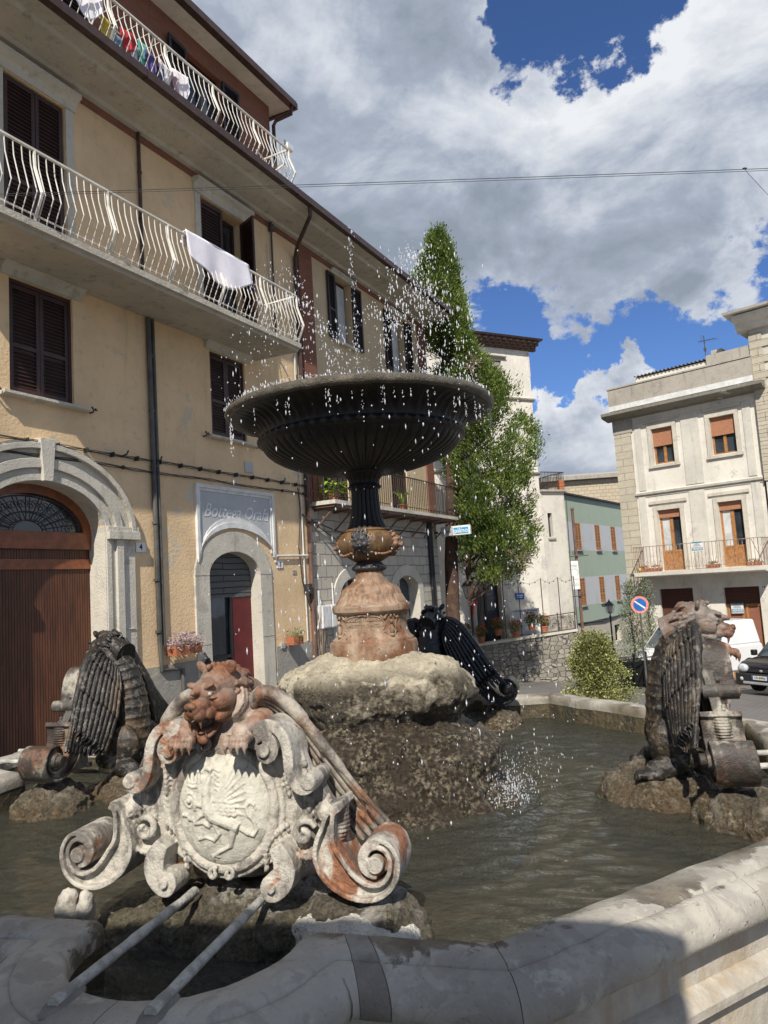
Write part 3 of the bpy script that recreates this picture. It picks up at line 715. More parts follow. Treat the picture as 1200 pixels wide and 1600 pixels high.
for xa, xb in ((3.05, 4.15), (6.4, 7.35)): B.closed_shutters(xa, xb, 3.9, 6.2)
# balcony on iron brackets
s = MB(); s.box(2.46, 9.3, -.62, .001, 3.80, 3.885); bs = B.b(s, 'balcony_slab', M['limestone'])
s = MB()
for i in range(9):
    x = 2.6 + i * .8; s.bar((x, -.58, 3.77), (x, 0, 3.72), .06, .06); s.bar((x, -.5, 3.74), (x, 0, 3.3), .03)
s.box(2.5, 9.25, -.56, -.01, 3.745, 3.798); B.b(s, 'bracket', M['pipe_b'], bs)
s = MB(); n = 62
for i in range(n + 1):
    x = 2.5 + (9.28 - 2.5) * i / n; s.bar((x, -.58, 3.89), (x, -.58, 4.72), .014)
for i in range(1, 5):
    for x in (2.5, 9.28): s.bar((x, -.58 + .13 * i, 3.89), (x, -.58 + .13 * i, 4.72), .014)
s.bar((2.48, -.58, 4.73), (9.3, -.58, 4.73), .045, .02); s.bar((2.48, -.58, 3.97), (9.3, -.58, 3.97), .03, .012)
for x in (2.5, 9.28): s.bar((x, -.6, 4.731), (x, 0, 4.731), .04, .018)
B.b(s, 'railing', M['iron'], bs)
s = MB()
for x in (8.42, 8.56): s.tube([(x, -.06, 3.74), (x + .0, -.06, .4), (x, -.06, -1.3)], .045, 8)
s.tube([(2.35, -.05, 3.5), (3.2, -.12, 3.3), (4.4, -.06, 3.2), (5.2, -.04, 3.45), (8.3, -.05, 3.42)], .014, 5); s.tube([(2.5, -.05, 3.42), (3.4, -.1, 3.05), (4.8, -.04, 3.4)], .012, 5)
B.b(s, 'drainpipe', M['black'])
s = MB(); s.tube([(2.52, -.05, 2.0), (2.5, -.05, -.8)], .022, 6); s.tube([(3.1, -.04, 2.15), (3.1, -.04, .2)], .016, 6); B.b(s, 'conduit', M['sign_white'])
s = MB(); moulding(s, 1.9, 9.3, [(-.86, 10.0), (-.86, 10.04), (4, 11.7), (4, 11.6)])
rr = B.b(s, 'roof', M['tile'])
s = MB(); s.ell((1.98, -.62, 10.08), (.20, .24, .09), 10); B.b(s, 'ridge_tile', M['orange_tile'], rr)

def mini(name, label, cat, x, y, z, H=A, group=None, rz=0):
    """a thing of its own standing in a house's frame"""
    u = Vector((math.cos(H.t.rotation_euler.z), math.sin(H.t.rotation_euler.z), 0)); v = Vector((-u.y, u.x, 0))
    p = Vector((H.t.location.x, H.t.location.y, 0)) + u * x + v * y
    return thing(name, label, cat, (p.x, p.y, z), H.t.rotation_euler.z + rz, group)
# meter boxes
for x, wd, lab in ((2.62, .34, 'white meter box left of its twin on the ashlar wall, above a grey pipe'), (2.96, .28, 'white meter box right of its twin on the ashlar wall')):
    t = mini('meter_box', lab, 'meter box', x, -.001, 1.2, group='white meter boxes on the stone wall')
    s = MB(); s.box(-wd / 2, wd / 2, -.17, 0, 0, .48); s.build('box', M['plate_white'], t, None, bevel=.012)
    s = MB(); s.box(-wd / 2 + .02, wd / 2 - .02, -.178, -.171, .03, .45); s.build('lid', M['sign_white'], t)
    if x < 2.8: s = MB(); s.box(-.05, .08, -.10, 0, -.34, -.002); s.build('valve', M['pipe'], t)
# projecting shop sign
t = mini('projecting_sign', 'flat white box sign reading piano in blue, jutting from the stone house', 'sign', 8.95, -.1, 3.33)
s = MB(); s.box(-.05, .05, -1.02, -.12, 0, .27); s.build('sign_box', M['plate_white'], t, None, bevel=.008)
s = MB(); s.box(-.056, -.0505, -.50, -.12, .012, .258); s.build('grey_panel', M['frame_grey'], t)
s = MB(); s.box(-.058, -.0515, -.97, -.53, .045, .215); s.build('blue_panel', M['cyan'], t, None)
s = MB(); s.box(-.02, .02, -.12, .1, .10, .15); s.build('bracket', M['iron'], t)
text_obj('lettering', 'piàno', .19, M['plate_white'], t, (-.060, -.75, .125), (R(90), 0, R(-90)), bold=.004)
text_obj('lettering', 'intimo', .10, M['ink'], t, (-.058, -.31, .12), (R(90), 0, R(-90)), shear=.3)
# ================================================================ WHITE TOWER HOUSE
Cc = House('white_tower_house', 'tall white plastered house with checkered brick eaves rising behind the conifer', 'house', (6.16, 29.0), 63, -2.3)
ops = [(-3.35, -2.2, -2.0, 2.3, .3), (-2.25, -1.35, 9.3, 10.55, 0), (-5.6, -4.7, 6.6, 8.2, 0)]
s = MB(); facade(s, -13, .03, -2.3, 11.1, ops, .3); s.quad((.03, 0, -2.3), (.03, 9, -2.3), (.03, 9, 11.1), (.03, 0, 11.1)); s.box(-13, .0, .6, 9, -2.3, 11.05)
Cc.b(s, 'wall', M['white_wall'])
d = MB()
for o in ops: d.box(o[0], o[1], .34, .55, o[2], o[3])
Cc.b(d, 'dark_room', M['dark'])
s = MB(); arch_ring(s, -3.35, -2.2, 2.0, 2.3, .3, -.03, .002, -2.0); Cc.b(s, 'arch_surround', M['limestone'])
Cc.glazed(-3.35, -2.2, -2.0, 2.25, .2, 'shutter')
s = MB(); hood(s, -2.45, -1.15, 10.6, .12, .12); s.box(-2.2, -1.4, .05, .1, 9.3, 10.5); Cc.b(s, 'lintel', M['parapet'])
for z in (9.03, 6.06):
    s = MB(); moulding(s, -13, .10, [(.001, z - .06), (-.08, z), (-.10, z + .05), (.001, z + .08)]); s.box(.031, .11, -.05, 6, z - .02, z + .05); Cc.b(s, 'string_course', M['parapet'])
s = MB(); moulding(s, -13, .42, [(6, 11.35), (-.46, 11.38), (-.50, 11.45), (6, 13.0)]); rf = Cc.b(s, 'roof', M['gutter'])
s = MB()
for r in range(4):
    for i in range(44): 
        x = .34 - i * .30 - (r % 2) * .15; s.box(x - .15, x, -.10 - r * .1, .05, 11.06 + r * .08, 11.06 + r * .08 + .07)
    s.box(-13, .30 - .0 * r, -.06 - r * .1, .05, 11.051 + r * .08, 11.06 + r * .08 + .079)
    for i in range(12):
        y = -.05 + i * .3 + (r % 2) * .15; s.box(.031, .10 + r * .1, y, y + .15, 11.06 + r * .08, 11.06 + r * .08 + .07)
M['old_brick'] = simple('weathered_brick', (.17, .10, .08), (.10, .07, .06), .9, 9, .004); Cc.b(s, 'brick_eaves', M['old_brick'], rf)
s = MB(); s.box(-.02, .05, -.01, .05, 10.0, 11.0); Cc.b(s, 'eaves_band', M['grey_wall'])
# low wing
s = MB(); ops = [(.34, .56, 3.55, 4.5, 0)]
facade(s, .03, 1.25, -2.3, 5.35, ops, .2, y=.02); s.quad((1.25, .02, -2.3), (1.25, 7, -2.3), (1.25, 7, 5.35), (1.25, .02, 5.35)); s.box(.03, 1.24, .45, 7, -2.3, 5.34)
wg = Cc.b(s, 'wing_wall', M['grey_wall'])
s = MB(); s.box(.34, .56, .18, .22, 3.55, 4.5); Cc.b(s, 'window', M['glass'], wg)
s = MB(); s.box(.28, .64, -.05, .03, 3.44, 3.51); s.box(.04, 1.36, -.10, 6.9, 5.351, 5.43); Cc.b(s, 'sill', M['parapet'], wg)
s = MB()
for i in range(17): s.bar((.08 + i * .072, -.06, 5.44), (.08 + i * .072, -.06, 6.12), .014)
for i in range(1, 16): s.bar((1.24, -.06 + i * .1, 5.44), (1.24, -.06 + i * .1, 6.12), .014)
s.bar((.06, -.06, 6.13), (1.26, -.06, 6.13), .03); s.bar((1.24, -.05, 6.131), (1.24, 1.7, 6.131), .03); s.bar((.06, -.06, 5.9), (1.26, -.06, 5.9), .015)
Cc.b(s, 'terrace_railing', M['iron'], wg)
for i in range(3):
    t = mini('flower_box', 'brown flower box ' + ('lowest', 'between two others', 'topmost')[i] + ' in the stack at the terrace railing corner', 'flower box', 1.12, -.02, 5.43 + i * .13, H=Cc, group='flower boxes stacked on the terrace')
    s = MB(); s.prism([(-.11, 0), (.11, 0), (.14, .12), (-.14, .12)], -.05, .09); s.build('trough', M['terracotta'], t); s = MB(); s.box(-.12, .12, -.03, .07, .1201, .128); s.build('soil', M['dark'], t)
s = MB()
s.tube([(1.30, -.04, 5.0), (1.22, -.05, 2.2), (1.25, -.05, .4)], .02, 6); Cc.b(s, 'drainpipe', M['pipe'], wg)
# little plaques on the white wall
t = mini('street_plaque', 'small dark blue plaque above the white gate by the stairs', 'plaque', -1.36, -.06, 1.2, H=Cc)
s = MB(); s.box(-.19, .19, 0, .04, 0, .24); s.build('panel', M['blue'], t)
s = MB(); s.box(-.13, .13, -.006, -.0005, .14, .17); s.box(-.10, .10, -.006, -.0005, .07, .10); s.build('lettering', M['plate_white'], t)

# ================================================================ GREEN HOUSE DOWN THE STREET
D = House('green_house', 'long house painted in pale green and grey bands with orange brown shutters', 'house', (9.75, 40.0), 34, -5.2)
wins = [(1.5, 2.32), (4.85, 5.72), (7.9, 8.8), (11.2, 12.1)]
ops = [(a, b, 3.4, 4.9, 0) for a, b in wins] + [(a, b, .3, 1.8, 0) for a, b in wins] + [(3.2, 4.2, -2.4, -1.5, 0), (7.0, 8.1, -2.2, -1.2, 0), (10.4, 11.8, -4.4, -1.4, 0), (13.4, 14.2, -4.6, -1.6, 0)]
s = MB(); facade(s, 0, 17, -5.2, 6.4, ops, .25); s.quad((0, 0, -5.2), (0, 8, -5.2), (0, 8, 6.4), (0, 0, 6.4)); s.box(0.01, 16.99, .6, 8, -5.2, 6.38); D.b(s, 'wall', M['green_wall'])
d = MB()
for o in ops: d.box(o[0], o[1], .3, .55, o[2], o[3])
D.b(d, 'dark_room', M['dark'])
M['orange_shutter'] = simple('orange_brown_shutter', (.38, .175, .055), (.30, .13, .04), .55, 5, .002)
for a, b in wins:
    for z0_, z1_ in ((3.4, 4.9), (.3, 1.8)):
        l = MB(); c = (a + b) / 2; louvre(l, (a, .02), (c - .01, .02), z0_, z1_, slat=.09, fr=.07); louvre(l, (c + .01, .02), (b, .02), z0_, z1_, slat=.09, fr=.07); w_ = D.b(l, 'window_shutter', M['orange_shutter'])
        q = MB(); q.box(a - .06, b + .06, -.09, .0, z0_ - .09, z0_ - .01); D.b(q, 'sill', M['parapet'], w_)
s = MB(); moulding(s, -.1, 17.1, [(8, 6.41), (-.14, 6.41), (-.16, 6.5), (8, 7.3)]); D.b(s, 'roof', M['gutter'])
s = MB(); s.tube([(0, -.05, -.62), (2.5, -.05, -.68), (5, -.05, -.8), (8, -.05, -.66), (14, -.05, -.7)], .04, 5); s.box(0, 17, -.05, .001, -.73, -.66); D.b(s, 'cable', M['cable'])
# stone house roof peeping over
G_ = House('stone_gable_house', 'far stone house whose low wall shows over the green house', 'house', (15.0, 62.0), 95, -6)
s = MB(); s.box(-1, 9, 0, 8, -6, 9.9); G_.b(s, 'wall', M['stone_far'])
s = MB(); moulding(s, -1.6, 9.6, [(8, 9.93), (-.5, 9.93), (-.55, 10.25), (8, 11.5)]); G_.b(s, 'roof', M['parapet'])

# ================================================================ WHITE HOUSE FOR SALE (right)
E_ = House('white_corner_house', 'white two storey corner house with roller blinds, flat parapet and rusty balcony', 'house', (12.905, 28.0), 133.4, -2.6)
up = [(-2.52, -1.66), (-.21, .71)]; ops = [(a, b, 6.24, 7.7, 0) for a, b in up] + [(-2.58, -1.67, 1.95, 4.38, 0), (-.22, .66, 1.95, 4.42, 0), (-2.82, -1.5, -2.5, 1.22, 0), (-.34, .92, -2.5, 1.18, 0)]
s = MB(); facade(s, -3.38, 1.5, -2.6, 8.45, ops, .24); s.box(-3.36, 3.2, .6, 9, -2.6, 8.44); E_.b(s, 'wall', M['white_wall'])
s = MB(); s.box(-4.12, -3.38, -.04, 9, -2.6, 8.44); E_.b(s, 'quoin_corner', M['quoin'])
s = MB(); s.box(-4.14, -3.3, -.06, .0, 7.75, 8.44); s.box(-4.16, -3.6, -.07, -.041, 1.38, 1.5); E_.b(s, 'grey_cap', M['parapet'])
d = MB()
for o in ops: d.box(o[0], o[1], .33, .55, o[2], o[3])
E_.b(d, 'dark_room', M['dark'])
# raised strips between the window bays
s = MB()
for xa, xb in ((-3.22, -2.95), (-1.30, -.62), (1.02, 1.30)): s.box(xa, xb, -.035, .001, 5.25, 8.1)
for xa, xb in ((-3.30, -3.02), (-1.25, -.66), (1.06, 1.36)): s.box(xa, xb, -.035, .001, 1.97, 4.98)
E_.b(s, 'pilaster_strip', M['grey_wall'])
s = MB()
for (xa, xb), za, zb in (((-2.52, -1.66), 6.24, 7.7), ((-.21, .71), 6.24, 7.7), ((-2.58, -1.67), 1.95, 4.38), ((-.22, .66), 1.95, 4.42)):
    s.box(xa - .16, xa - .001, -.05, .001, za - .1, zb + .16); s.box(xb + .001, xb + .16, -.05, .001, za - .1, zb + .16); s.box(xa - .16, xb + .16, -.052, .0015, zb + .001, zb + .18)
    if za > 5: s.box(xa - .2, xb + .2, -.09, .01, za - .14, za - .03)
    s.box(xa - .30, xb + .30, -.07, .001, zb + .26, zb + .38)
E_.b(s, 'window_surround', M['limestone'])
s = MB(); moulding(s, -3.4, 1.5, [(.001, 5.04), (-.10, 5.08), (-.12, 5.16), (.001, 5.22)]); s.box(-3.4, 1.5, -.03, .001, 4.98, 5.035); E_.b(s, 'string_course', M['grey_wall'])
for xa, xb in up:
    w_ = E_.glazed(xa, xb, 6.24, 7.7, .16, 'wood_orange', fw=.07)
    q = MB(); q.box(xa, xb, .09, .13, 6.98, 7.7); E_.b(q, 'roller_blind', M['roller'], w_)
for xa, xb, zt in ((-2.58, -1.67, 4.38), (-.22, .66, 4.42)):
    w_ = E_.glazed(xa, xb, 1.95, zt, .16, 'wood_orange', panel=.72, curtain=True, fw=.08)
    q = MB(); q.box(xa, xb, .09, .13, zt - .32, zt); E_.b(q, 'roller_blind', M['roller'], w_)
s = MB(); s.box(-2.82, -1.5, .12, .17, -.1, 1.22); r1 = E_.b(s, 'roller_shutter', M['roller_dark'])
E_.glazed(-2.82, -1.5, -2.5, -.1, .14, 'frame_grey', pane='glass_b', leaves=1)
s = MB(); s.box(-.34, .92, .12, .17, .55, 1.18); E_.b(s, 'roller_shutter', M['roller_dark'])
M['brown_panel'] = simple('brown_door_panel', (.26, .105, .065), (.22, .09, .055), .6, 3, .002)
s = MB(); s.box(-.34, .92, .17, .21, -2.5, .55); dd = E_.b(s, 'shop_door', M['brown_panel'])
s = MB()
for x in (-.33, .18, .34, .84): s.box(x, x + .09, .14, .17, -2.5, .55)
for z in (.46, -1.2): s.box(-.24, .18, .141, .169, z, z + .09); s.box(.43, .84, .141, .169, z, z + .09)
E_.b(s, 'door_frame', M['wood_orange'], dd)
# cornice, parapet and tin roof
s = MB(); moulding(s, -4.35, 1.95, [(.001, 8.32), (-.2, 8.36), (-.52, 8.42), (-.60, 8.50), (-.61, 8.62), (.001, 8.70)]); s.box(-4.35, -4.12, .0, 8.9, 8.42, 8.66); E_.b(s, 'cornice', M['rotten'])
s = MB(); s.box(-4.1, 1.6, -.30, .1, 8.705, 9.62); s.box(-4.1, -3.9, .1, 8.8, 8.705, 9.60); s.box(-4.14, 1.6, -.33, .13, 9.63, 9.69); E_.b(s, 'parapet', M['parapet'])
s = MB(); s.box(-4.1, 1.6, -.315, -.3005, 8.71, 8.92); E_.b(s, 'whitewash_band', M['sign_white'])
s = MB(); vs = []
for i in range(75):
    x = -3.0 + i * .04; vs += [(x, -.1, 10.0 + .035 * math.sin(i * 1.6)), (x, 5, 10.3 + .035 * math.sin(i * 1.6))]
s.add(vs, [(2 * i, 2 * i + 2, 2 * i + 3, 2 * i + 1) for i in range(74)]); E_.b(s, 'corrugated_roof', M['plinth'])
s = MB(); s.box(-2.95, -.1, .0, 3, 9.69, 9.94); E_.b(s, 'attic_wall', M['white_wall'])
s = MB(); s.box(-.05, 1.6, -.1, 3, 9.70, 10.12); s.box(.1, .5, .1, .5, 10.12, 10.32); E_.b(s, 'attic_block', M['parapet'])
# balcony
s = MB(); moulding(s, -3.34, 1.52, [(.001, 1.70), (-.94, 1.74), (-1.0, 1.78), (-1.02, 1.92), (.001, 1.945)]); eb = E_.b(s, 'balcony_slab', M['white_wall'])
s = MB(); n = 36
for i in range(n + 1):
    x = -3.3 + 4.78 * i / n; s.tube([(x, -.96, 2.92), (x, -.97, 2.6), (x, -.98, 1.95)], .010, 5)
    if i % 2 == 0 and 3 < i < 34: 
        s.tube([(x + .133 * math.cos(a) * .45, -.975, 2.2 + .16 * math.sin(a)) for a in [k * math.pi / 6 for k in range(13)]], .007, 4)
for i in range(1, 7):
    for x in (-3.3, 1.48): s.bar((x, -.96 + i * .14, 1.95), (x, -.96 + i * .14, 2.92), .014)
s.bar((-3.34, -.96, 2.93), (1.52, -.96, 2.93), .05, .025)
for x in (-3.3, 1.48): s.bar((x, -.96, 2.931), (x, 0, 2.931), .04, .02); s.bar((x, -.97, 1.97), (x + (.35 if x < 0 else -.35), -.97, 2.9), .02)
s.bar((-3.3, -.96, 2.05), (1.48, -.96, 2.05), .025, .012); E_.b(s, 'railing', M['rust_iron'], eb)
# for-sale boards
for x, y, z, w_, h_, lab in ((-.78, -1.0, 2.60, .42, .36, 'blue and white VENDE board hanging on the rusty balcony rail'), (.06, .09, .20, .44, .38, 'blue and white VENDE board fixed on the brown shop door')):
    t = mini('sale_board', lab, 'board', x, y, z, H=E_, group='for sale boards on the white corner house')
    s = MB(); s.box(-w_ / 2, w_ / 2, -.01, .01, 0, h_); s.build('board', M['plate_white'], t)
    s = MB(); s.box(-w_ / 2 + .01, w_ / 2 - .01, -.016, -.011, h_ * .10, h_ * .42); s.box(-w_ / 2 + .01, w_ / 2 - .01, -.016, -.011, h_ * .88, h_ * .985); s.build('blue_field', M['teal'], t)
    s = MB(); s.prism([(-w_ * .34, h_ * .52), (w_ * .34, h_ * .52), (w_ * .20, h_ * .80), (0, h_ * .88), (-w_ * .20, h_ * .80)], -.016, -.011); s.build('house_mark', M['sign_grey'], t)
    text_obj('lettering', 'VENDE', h_ * .32, M['plate_white'], t, (0, -.0185, h_ * .255), UP, bold=.003)
s = MB(); s.box(.98, 1.18, -.012, .001, 1.06, 1.22); q = E_.b(s, 'number_plate', M['plate_white']); E_.txt('digit', '14', .12, M['ink'], q, 1.08, -.014, 1.14, bold=.002)
# flower pots on that balcony
M['leaf_pot'] = simple('pot_leaf', (.10, .15, .04), (.16, .17, .06), .8, 30, 0)
M['flower_red'] = simple('red_petal', (.55, .04, .02), None, .8, 30, 0); M['flower_dry'] = simple('mauve_petal', (.42, .33, .36), (.30, .22, .2), .9, 40, 0)
def leafblob(mb, c, r, n, size, seed, flat=.6):
    rnd = random.Random(seed)
    for i in range(n):
        d = Vector((rnd.gauss(0, 1), rnd.gauss(0, 1), rnd.gauss(0, 1))).normalized() * (rnd.random() ** .4)
        p = Vector(c) + Vector((d.x * r[0], d.y * r[1], d.z * r[2])); a = Vector((rnd.gauss(0, 1), rnd.gauss(0, 1), rnd.gauss(0, .7))).normalized(); b = a.cross(Vector((rnd.gauss(0, 1), rnd.gauss(0, 1), rnd.gauss(0, 1)))).normalized()
        s_ = size * rnd.uniform(.6, 1.25); q = a.cross(b) * s_ * .2
        mb.add([p - a * s_, p + b * s_ * flat * .5 + q, p + a * s_, p - b * s_ * flat * .5 + q], [(0, 1, 2, 3)])
def pot(t, r=.1, h=.16, m='terracotta', w=None):
    s = MB()
    if w: s.prism([(-w * .46, 0), (w * .46, 0), (w / 2, h), (-w / 2, h)], -r, r)
    else: s.lathe([(r * .7, 0), (r * .95, h * .8), (r * 1.08, h * .8), (r * 1.08, h), (r * .9, h), (r * .85, h * .85)], 16)
    s.build('pot', M[m], t, 40)
for i, (x, lab) in enumerate(((-3.0, 'terracotta trough with a pale yellow ball beside it, left end of the rusty balcony'), (-2.55, 'terracotta trough second from the left on the rusty balcony'), (-.35, 'terracotta trough in front of the right balcony doors'), (1.1, 'pile of pots and dry stems at the right end of the rusty balcony'))):
    t = mini('flower_trough', lab, 'flower pot', x, -.78, 1.945, H=E_, group='pots on the rusty balcony'); pot(t, .09, .14, 'terracotta', .5)
    s = MB(); leafblob(s, (0, 0, .20), (.22, .08, .07), 60, .05, i); s.build('plant', M['leaf_pot'] if i > 1 else M['terracotta'], t)
t = mini('ball', 'small pale yellow ball on the left end of the rusty balcony', 'ball', -3.12, -.9, 1.95, H=E_); s = MB(); s.ell((0, 0, .08), .08, 12); s.build('ball', M['cloth_yellow'], t, 180)
# right tower
F_ = House('stone_quoined_house', 'tall pale house with stone quoins and wide cornice cut by the right edge', 'house', (12.905, 28.0), 133.4, -2.7)
s = MB(); s.box(1.6, 7, -.12, 9, -2.7, 10.7); F_.b(s, 'wall', M['grey_wall'])
s = MB()
for i in range(19):
    s.box(1.56, 2.0 + (.22 if i % 2 else 0), -.17, .4, 5.0 + i * .29, 5.0 + i * .29 + .275)
F_.b(s, 'quoins', M['quoin'])
s = MB(); moulding(s, 1.2, 7, [(.0, 10.62), (-.3, 10.66), (-.42, 10.9), (-.62, 11.0), (-.66, 11.18), (.2, 11.2)]); moulding(s, .95, 7, [(.2, 11.21), (-.86, 11.24), (-.9, 11.32), (.2, 11.6)]); s.box(1.2, 1.6, .0, 8, 10.66, 11.19); F_.b(s, 'cornice', M['white_wall'])
# TV antenna
t = mini('tv_antenna', 'thin rooftop television antenna on the white corner house', 'antenna', -.35, .8, 9.95, H=E_)
s = MB(); s.bar((0, 0, 0), (0, 0, 1.25), .03); s.box(-.04, .04, -.04, .04, .62, .74); s.build('mast', M['pipe'], t)
s = MB(); s.bar((-.22, 0, 1.05), (.5, -.15, .98), .02)
for i in range(9): x = -.2 + i * .085; s.bar((x, -.16, 1.055 - i * .008), (x, .16, 1.055 - i * .008), .008)
s.bar((-.1, 0, 1.05), (-.1, 0, 1.3), .01); s.build('aerial', M['pipe'], t)

# ================================================================ RETAINING WALL, STAIR TERRACE, FLOWERS
Wt = House('retaining_wall', 'rough stone retaining wall with a pale coping beside the stairs', 'wall', (6.25, 25.35), 96, -1.8)
s = MB(); L = 5.2
s.add([(-L, 0, -1.8), (0, 0, -1.8), (0, 0, .10), (-L, 0, -.42), (-L, .5, -1.8), (0, .5, -1.8), (0, .5, .10), (-L, .5, -.42)], [(0, 1, 2, 3), (1, 5, 6, 2), (5, 4, 7, 6), (4, 0, 3, 7), (3, 2, 6, 7)])
s.add([(0, .5, -1.8), (.4, 3.6, -1.8), (.4, 3.6, .10), (0, .5, .10)], [(0, 1, 2, 3)])
Wt.b(s, 'wall', M['rubble'])
s = MB(); s.add([(-L, -.05, -.415), (.05, -.05, .105), (.05, .45, .105), (-L, .45, -.415), (-L, -.05, -.34), (.05, -.05, .18), (.05, .45, .18), (-L, .45, -.34)], [(0, 1, 2, 3), (4, 5, 6, 7), (0, 1, 5, 4), (1, 2, 6, 5), (2, 3, 7, 6), (3, 0, 4, 7)]); Wt.b(s, 'coping', M['limestone'])
tag((lambda o: o)(Wt.b((lambda q: (q.box(-9, .0, .52, 5, -1.9, -.35), q)[1])(MB()), 'terrace_fill', M['plinth'])))
# curb along it
s = MB()
for i in range(12): s.box(-6 + i * .75, -6 + i * .75 + .742, -.75, -.55, -1.9, -1.22 - .055 * i * .75 - .08)
Wt.b(s, 'kerb', M['limestone'])
# ornamental railing panel
t = mini('railing_panel', 'dark wrought iron railing panel with scrolls on the retaining wall', 'railing', -.55, .1, .14, H=Wt)
s = MB()
for z in (0, .55): s.bar((-.6, 0, z - .05), (.55, 0, z + .05), .03)
for x in (-.6, -.02, .55): s.bar((x, 0, -.1), (x, 0, .62), .03)
s.build('frame', M['iron'], t)
s = MB()
rnd = random.Random(3)
for i in range(26):
    cx_ = -.55 + rnd.random() * 1.05; cz_ = .08 + rnd.random() * .42; r_ = rnd.uniform(.04, .08); a0 = rnd.random() * 6
    s.tube([(cx_ + r_ * (1 - k * .06) * math.cos(a0 + k * .6), rnd.uniform(-.005, .005), cz_ + r_ * (1 - k * .06) * math.sin(a0 + k * .6)) for k in range(12)], .009, 4)
s.build('scrolls', M['iron'], t)
t = mini('entrance_steps', 'short flight of grey stone steps behind the railing panel', 'steps', -.1, 1.4, -.3, H=Wt)
s = MB()
for i in range(5): s.box(-1.2, .5, i * .3, 1.8, i * .18 - .1, i * .18 + .08)
s.build('steps', M['plinth'], t); s = MB(); s.box(-1.5, -1.22, .3, 1.9, -.2, 1.05); s.box(-1.52, -1.2, .28, 1.92, 1.05, 1.12); s.build('side_wall', M['white_wall'], t)
t = mini('garden_gate', 'white panelled gate on the terrace beside the stairs', 'gate', -1.55, 1.35, -.1, H=Wt); s = MB(); s.box(-.5, .5, 0, .08, 0, 1.0); s.build('panel', M['plate_white'], t, None, bevel=.01); s = MB(); s.box(-.44, .44, -.02, 0, .9, .96); s.box(-.44, .44, -.02, 0, .05, .1); s.build('rail', M['frame_grey'], t)
for i in range(6):
    x = [-3.2, -2.3, -1.75, -.95, -.35, .2][i]
    t = mini('festoon_pole', ('leftmost', 'second from left', 'third from left', 'fourth from left', 'fifth from left', 'rightmost')[i] + ' of the thin poles that carry a string of lights on the terrace', 'pole', x, 1.0, -.3, H=Wt, group='thin poles with a light string')
    s = MB(); s.bar((0, 0, 0), (0, 0, 2.25), .028); s.build('pole', M['iron'], t)
t = mini('light_string', 'string of small lights sagging between the thin terrace poles', 'light string', -3.2, 1.0, 1.95, H=Wt)
s = MB(); xs_ = [0, .9, 1.45, 2.25, 2.85, 3.4]
for a, b in zip(xs_, xs_[1:]):
    s.tube([(a + (b - a) * k / 8, 0, -.16 * math.sin(math.pi * k / 8)) for k in range(9)], .006, 4)
    for k in (2, 4, 6): s.ell((a + (b - a) * k / 8, 0, -.19 * math.sin(math.pi * k / 8)), .022, 6)
s.build('string', M['cable'], t)
spots = [(-4.3, .0, 'geranium in an orange pot, leftmost on the terrace wall'), (-3.75, .15, 'geranium with trailing leaves, second from the left on the terrace wall'), (-3.2, .1, 'geranium in an orange pot right of the trailing one'), (-2.6, .2, 'red geranium in the middle of the terrace row'), (-2.0, .15, 'red geranium just left of the railing post'), (-1.45, .2, 'tall red geranium before the white gate'), (-1.0, .5, 'red geranium nearest the railing panel')]
for i, (x, y, lab) in enumerate(spots):
    zt = -.42 + (x + 5.2) * .1 + .10
    t = mini('geranium_pot', lab, 'potted plant', x, y, zt + (.15 if i % 2 else 0), H=Wt, group='geraniums along the stair terrace'); pot(t, .13, .2)
    s = MB(); leafblob(s, (0, 0, .38), (.24, .2, .24), 260, .06, i + 20); s.build('leaves', M['leaf_pot'], t)
    s = MB(); leafblob(s, (0, -.05, .46), (.25, .2, .22), 46 if i > 1 else 12, .045, i + 40, 1.2); s.build('blossoms', M['flower_red'], t)

# ================================================================ LAMP POSTS
def lamp(name, label, x, y, H_, zb, s_=1.0, group=None):
    t = thing(name, label, 'street lamp', (x, y, zb), .3, group)
    s = MB(); s.lathe([(.16, 0), (.17, .12), (.11, .2), (.09, .55), (.12, .6), (.065, .7), (.045, 1.2), (.04, H_ - .95), (.07, H_ - .92), (.035, H_ - .85), (.03, H_ - .74)], 12); s.build('post', M['iron'], t, 40)
    z = H_ - .74; s = MB()
    for k in range(4):
        a = math.pi / 4 + k * math.pi / 2; c, q = math.cos(a), math.sin(a)
        s.bar((.16 * c, .16 * q, z + .03), (.27 * c, .27 * q, z + .42), .018)
    s.lathe([(.12, z), (.16, z + .02), (.16, z + .04), (.1, z + .05)], 4); s.lathe([(.30, z + .42), (.30, z + .45), (.14, z + .60), (.07, z + .62), (.08, z + .67), (.02, z + .70), (.02, z + .76)], 4)
    s.build('lantern_frame', M['pipe'], t); s = MB(); s.lathe([(.145, z + .05), (.25, z + .415)], 4); s.build('lantern_glass', M['lamp_glass'], t)
    return t
lamp('street_lamp', 'lantern street lamp in front of the arched doorway, left of the potted flowers', 2.62, 24.0, 3.45, -1.28, group='old style lantern lamps')
lamp('street_lamp', 'lantern street lamp down the street against the green house', 11.75, 40.0, 3.3, -2.72, group='old style lantern lamps')
t = thing('ribbon_bow', 'orange red bow tied under the lantern by the arched doorway', 'bow', (2.68, 23.9, 1.2), 0)
s = MB(); s.ell((.06, 0, .12), (.08, .03, .09), 8); s.ell((-.02, 0, .0), (.05, .03, .13), 8); s.ell((-.03, 0, -.18), (.03, .02, .1), 8); s.build('bow', M['flower_red'], t, 60)

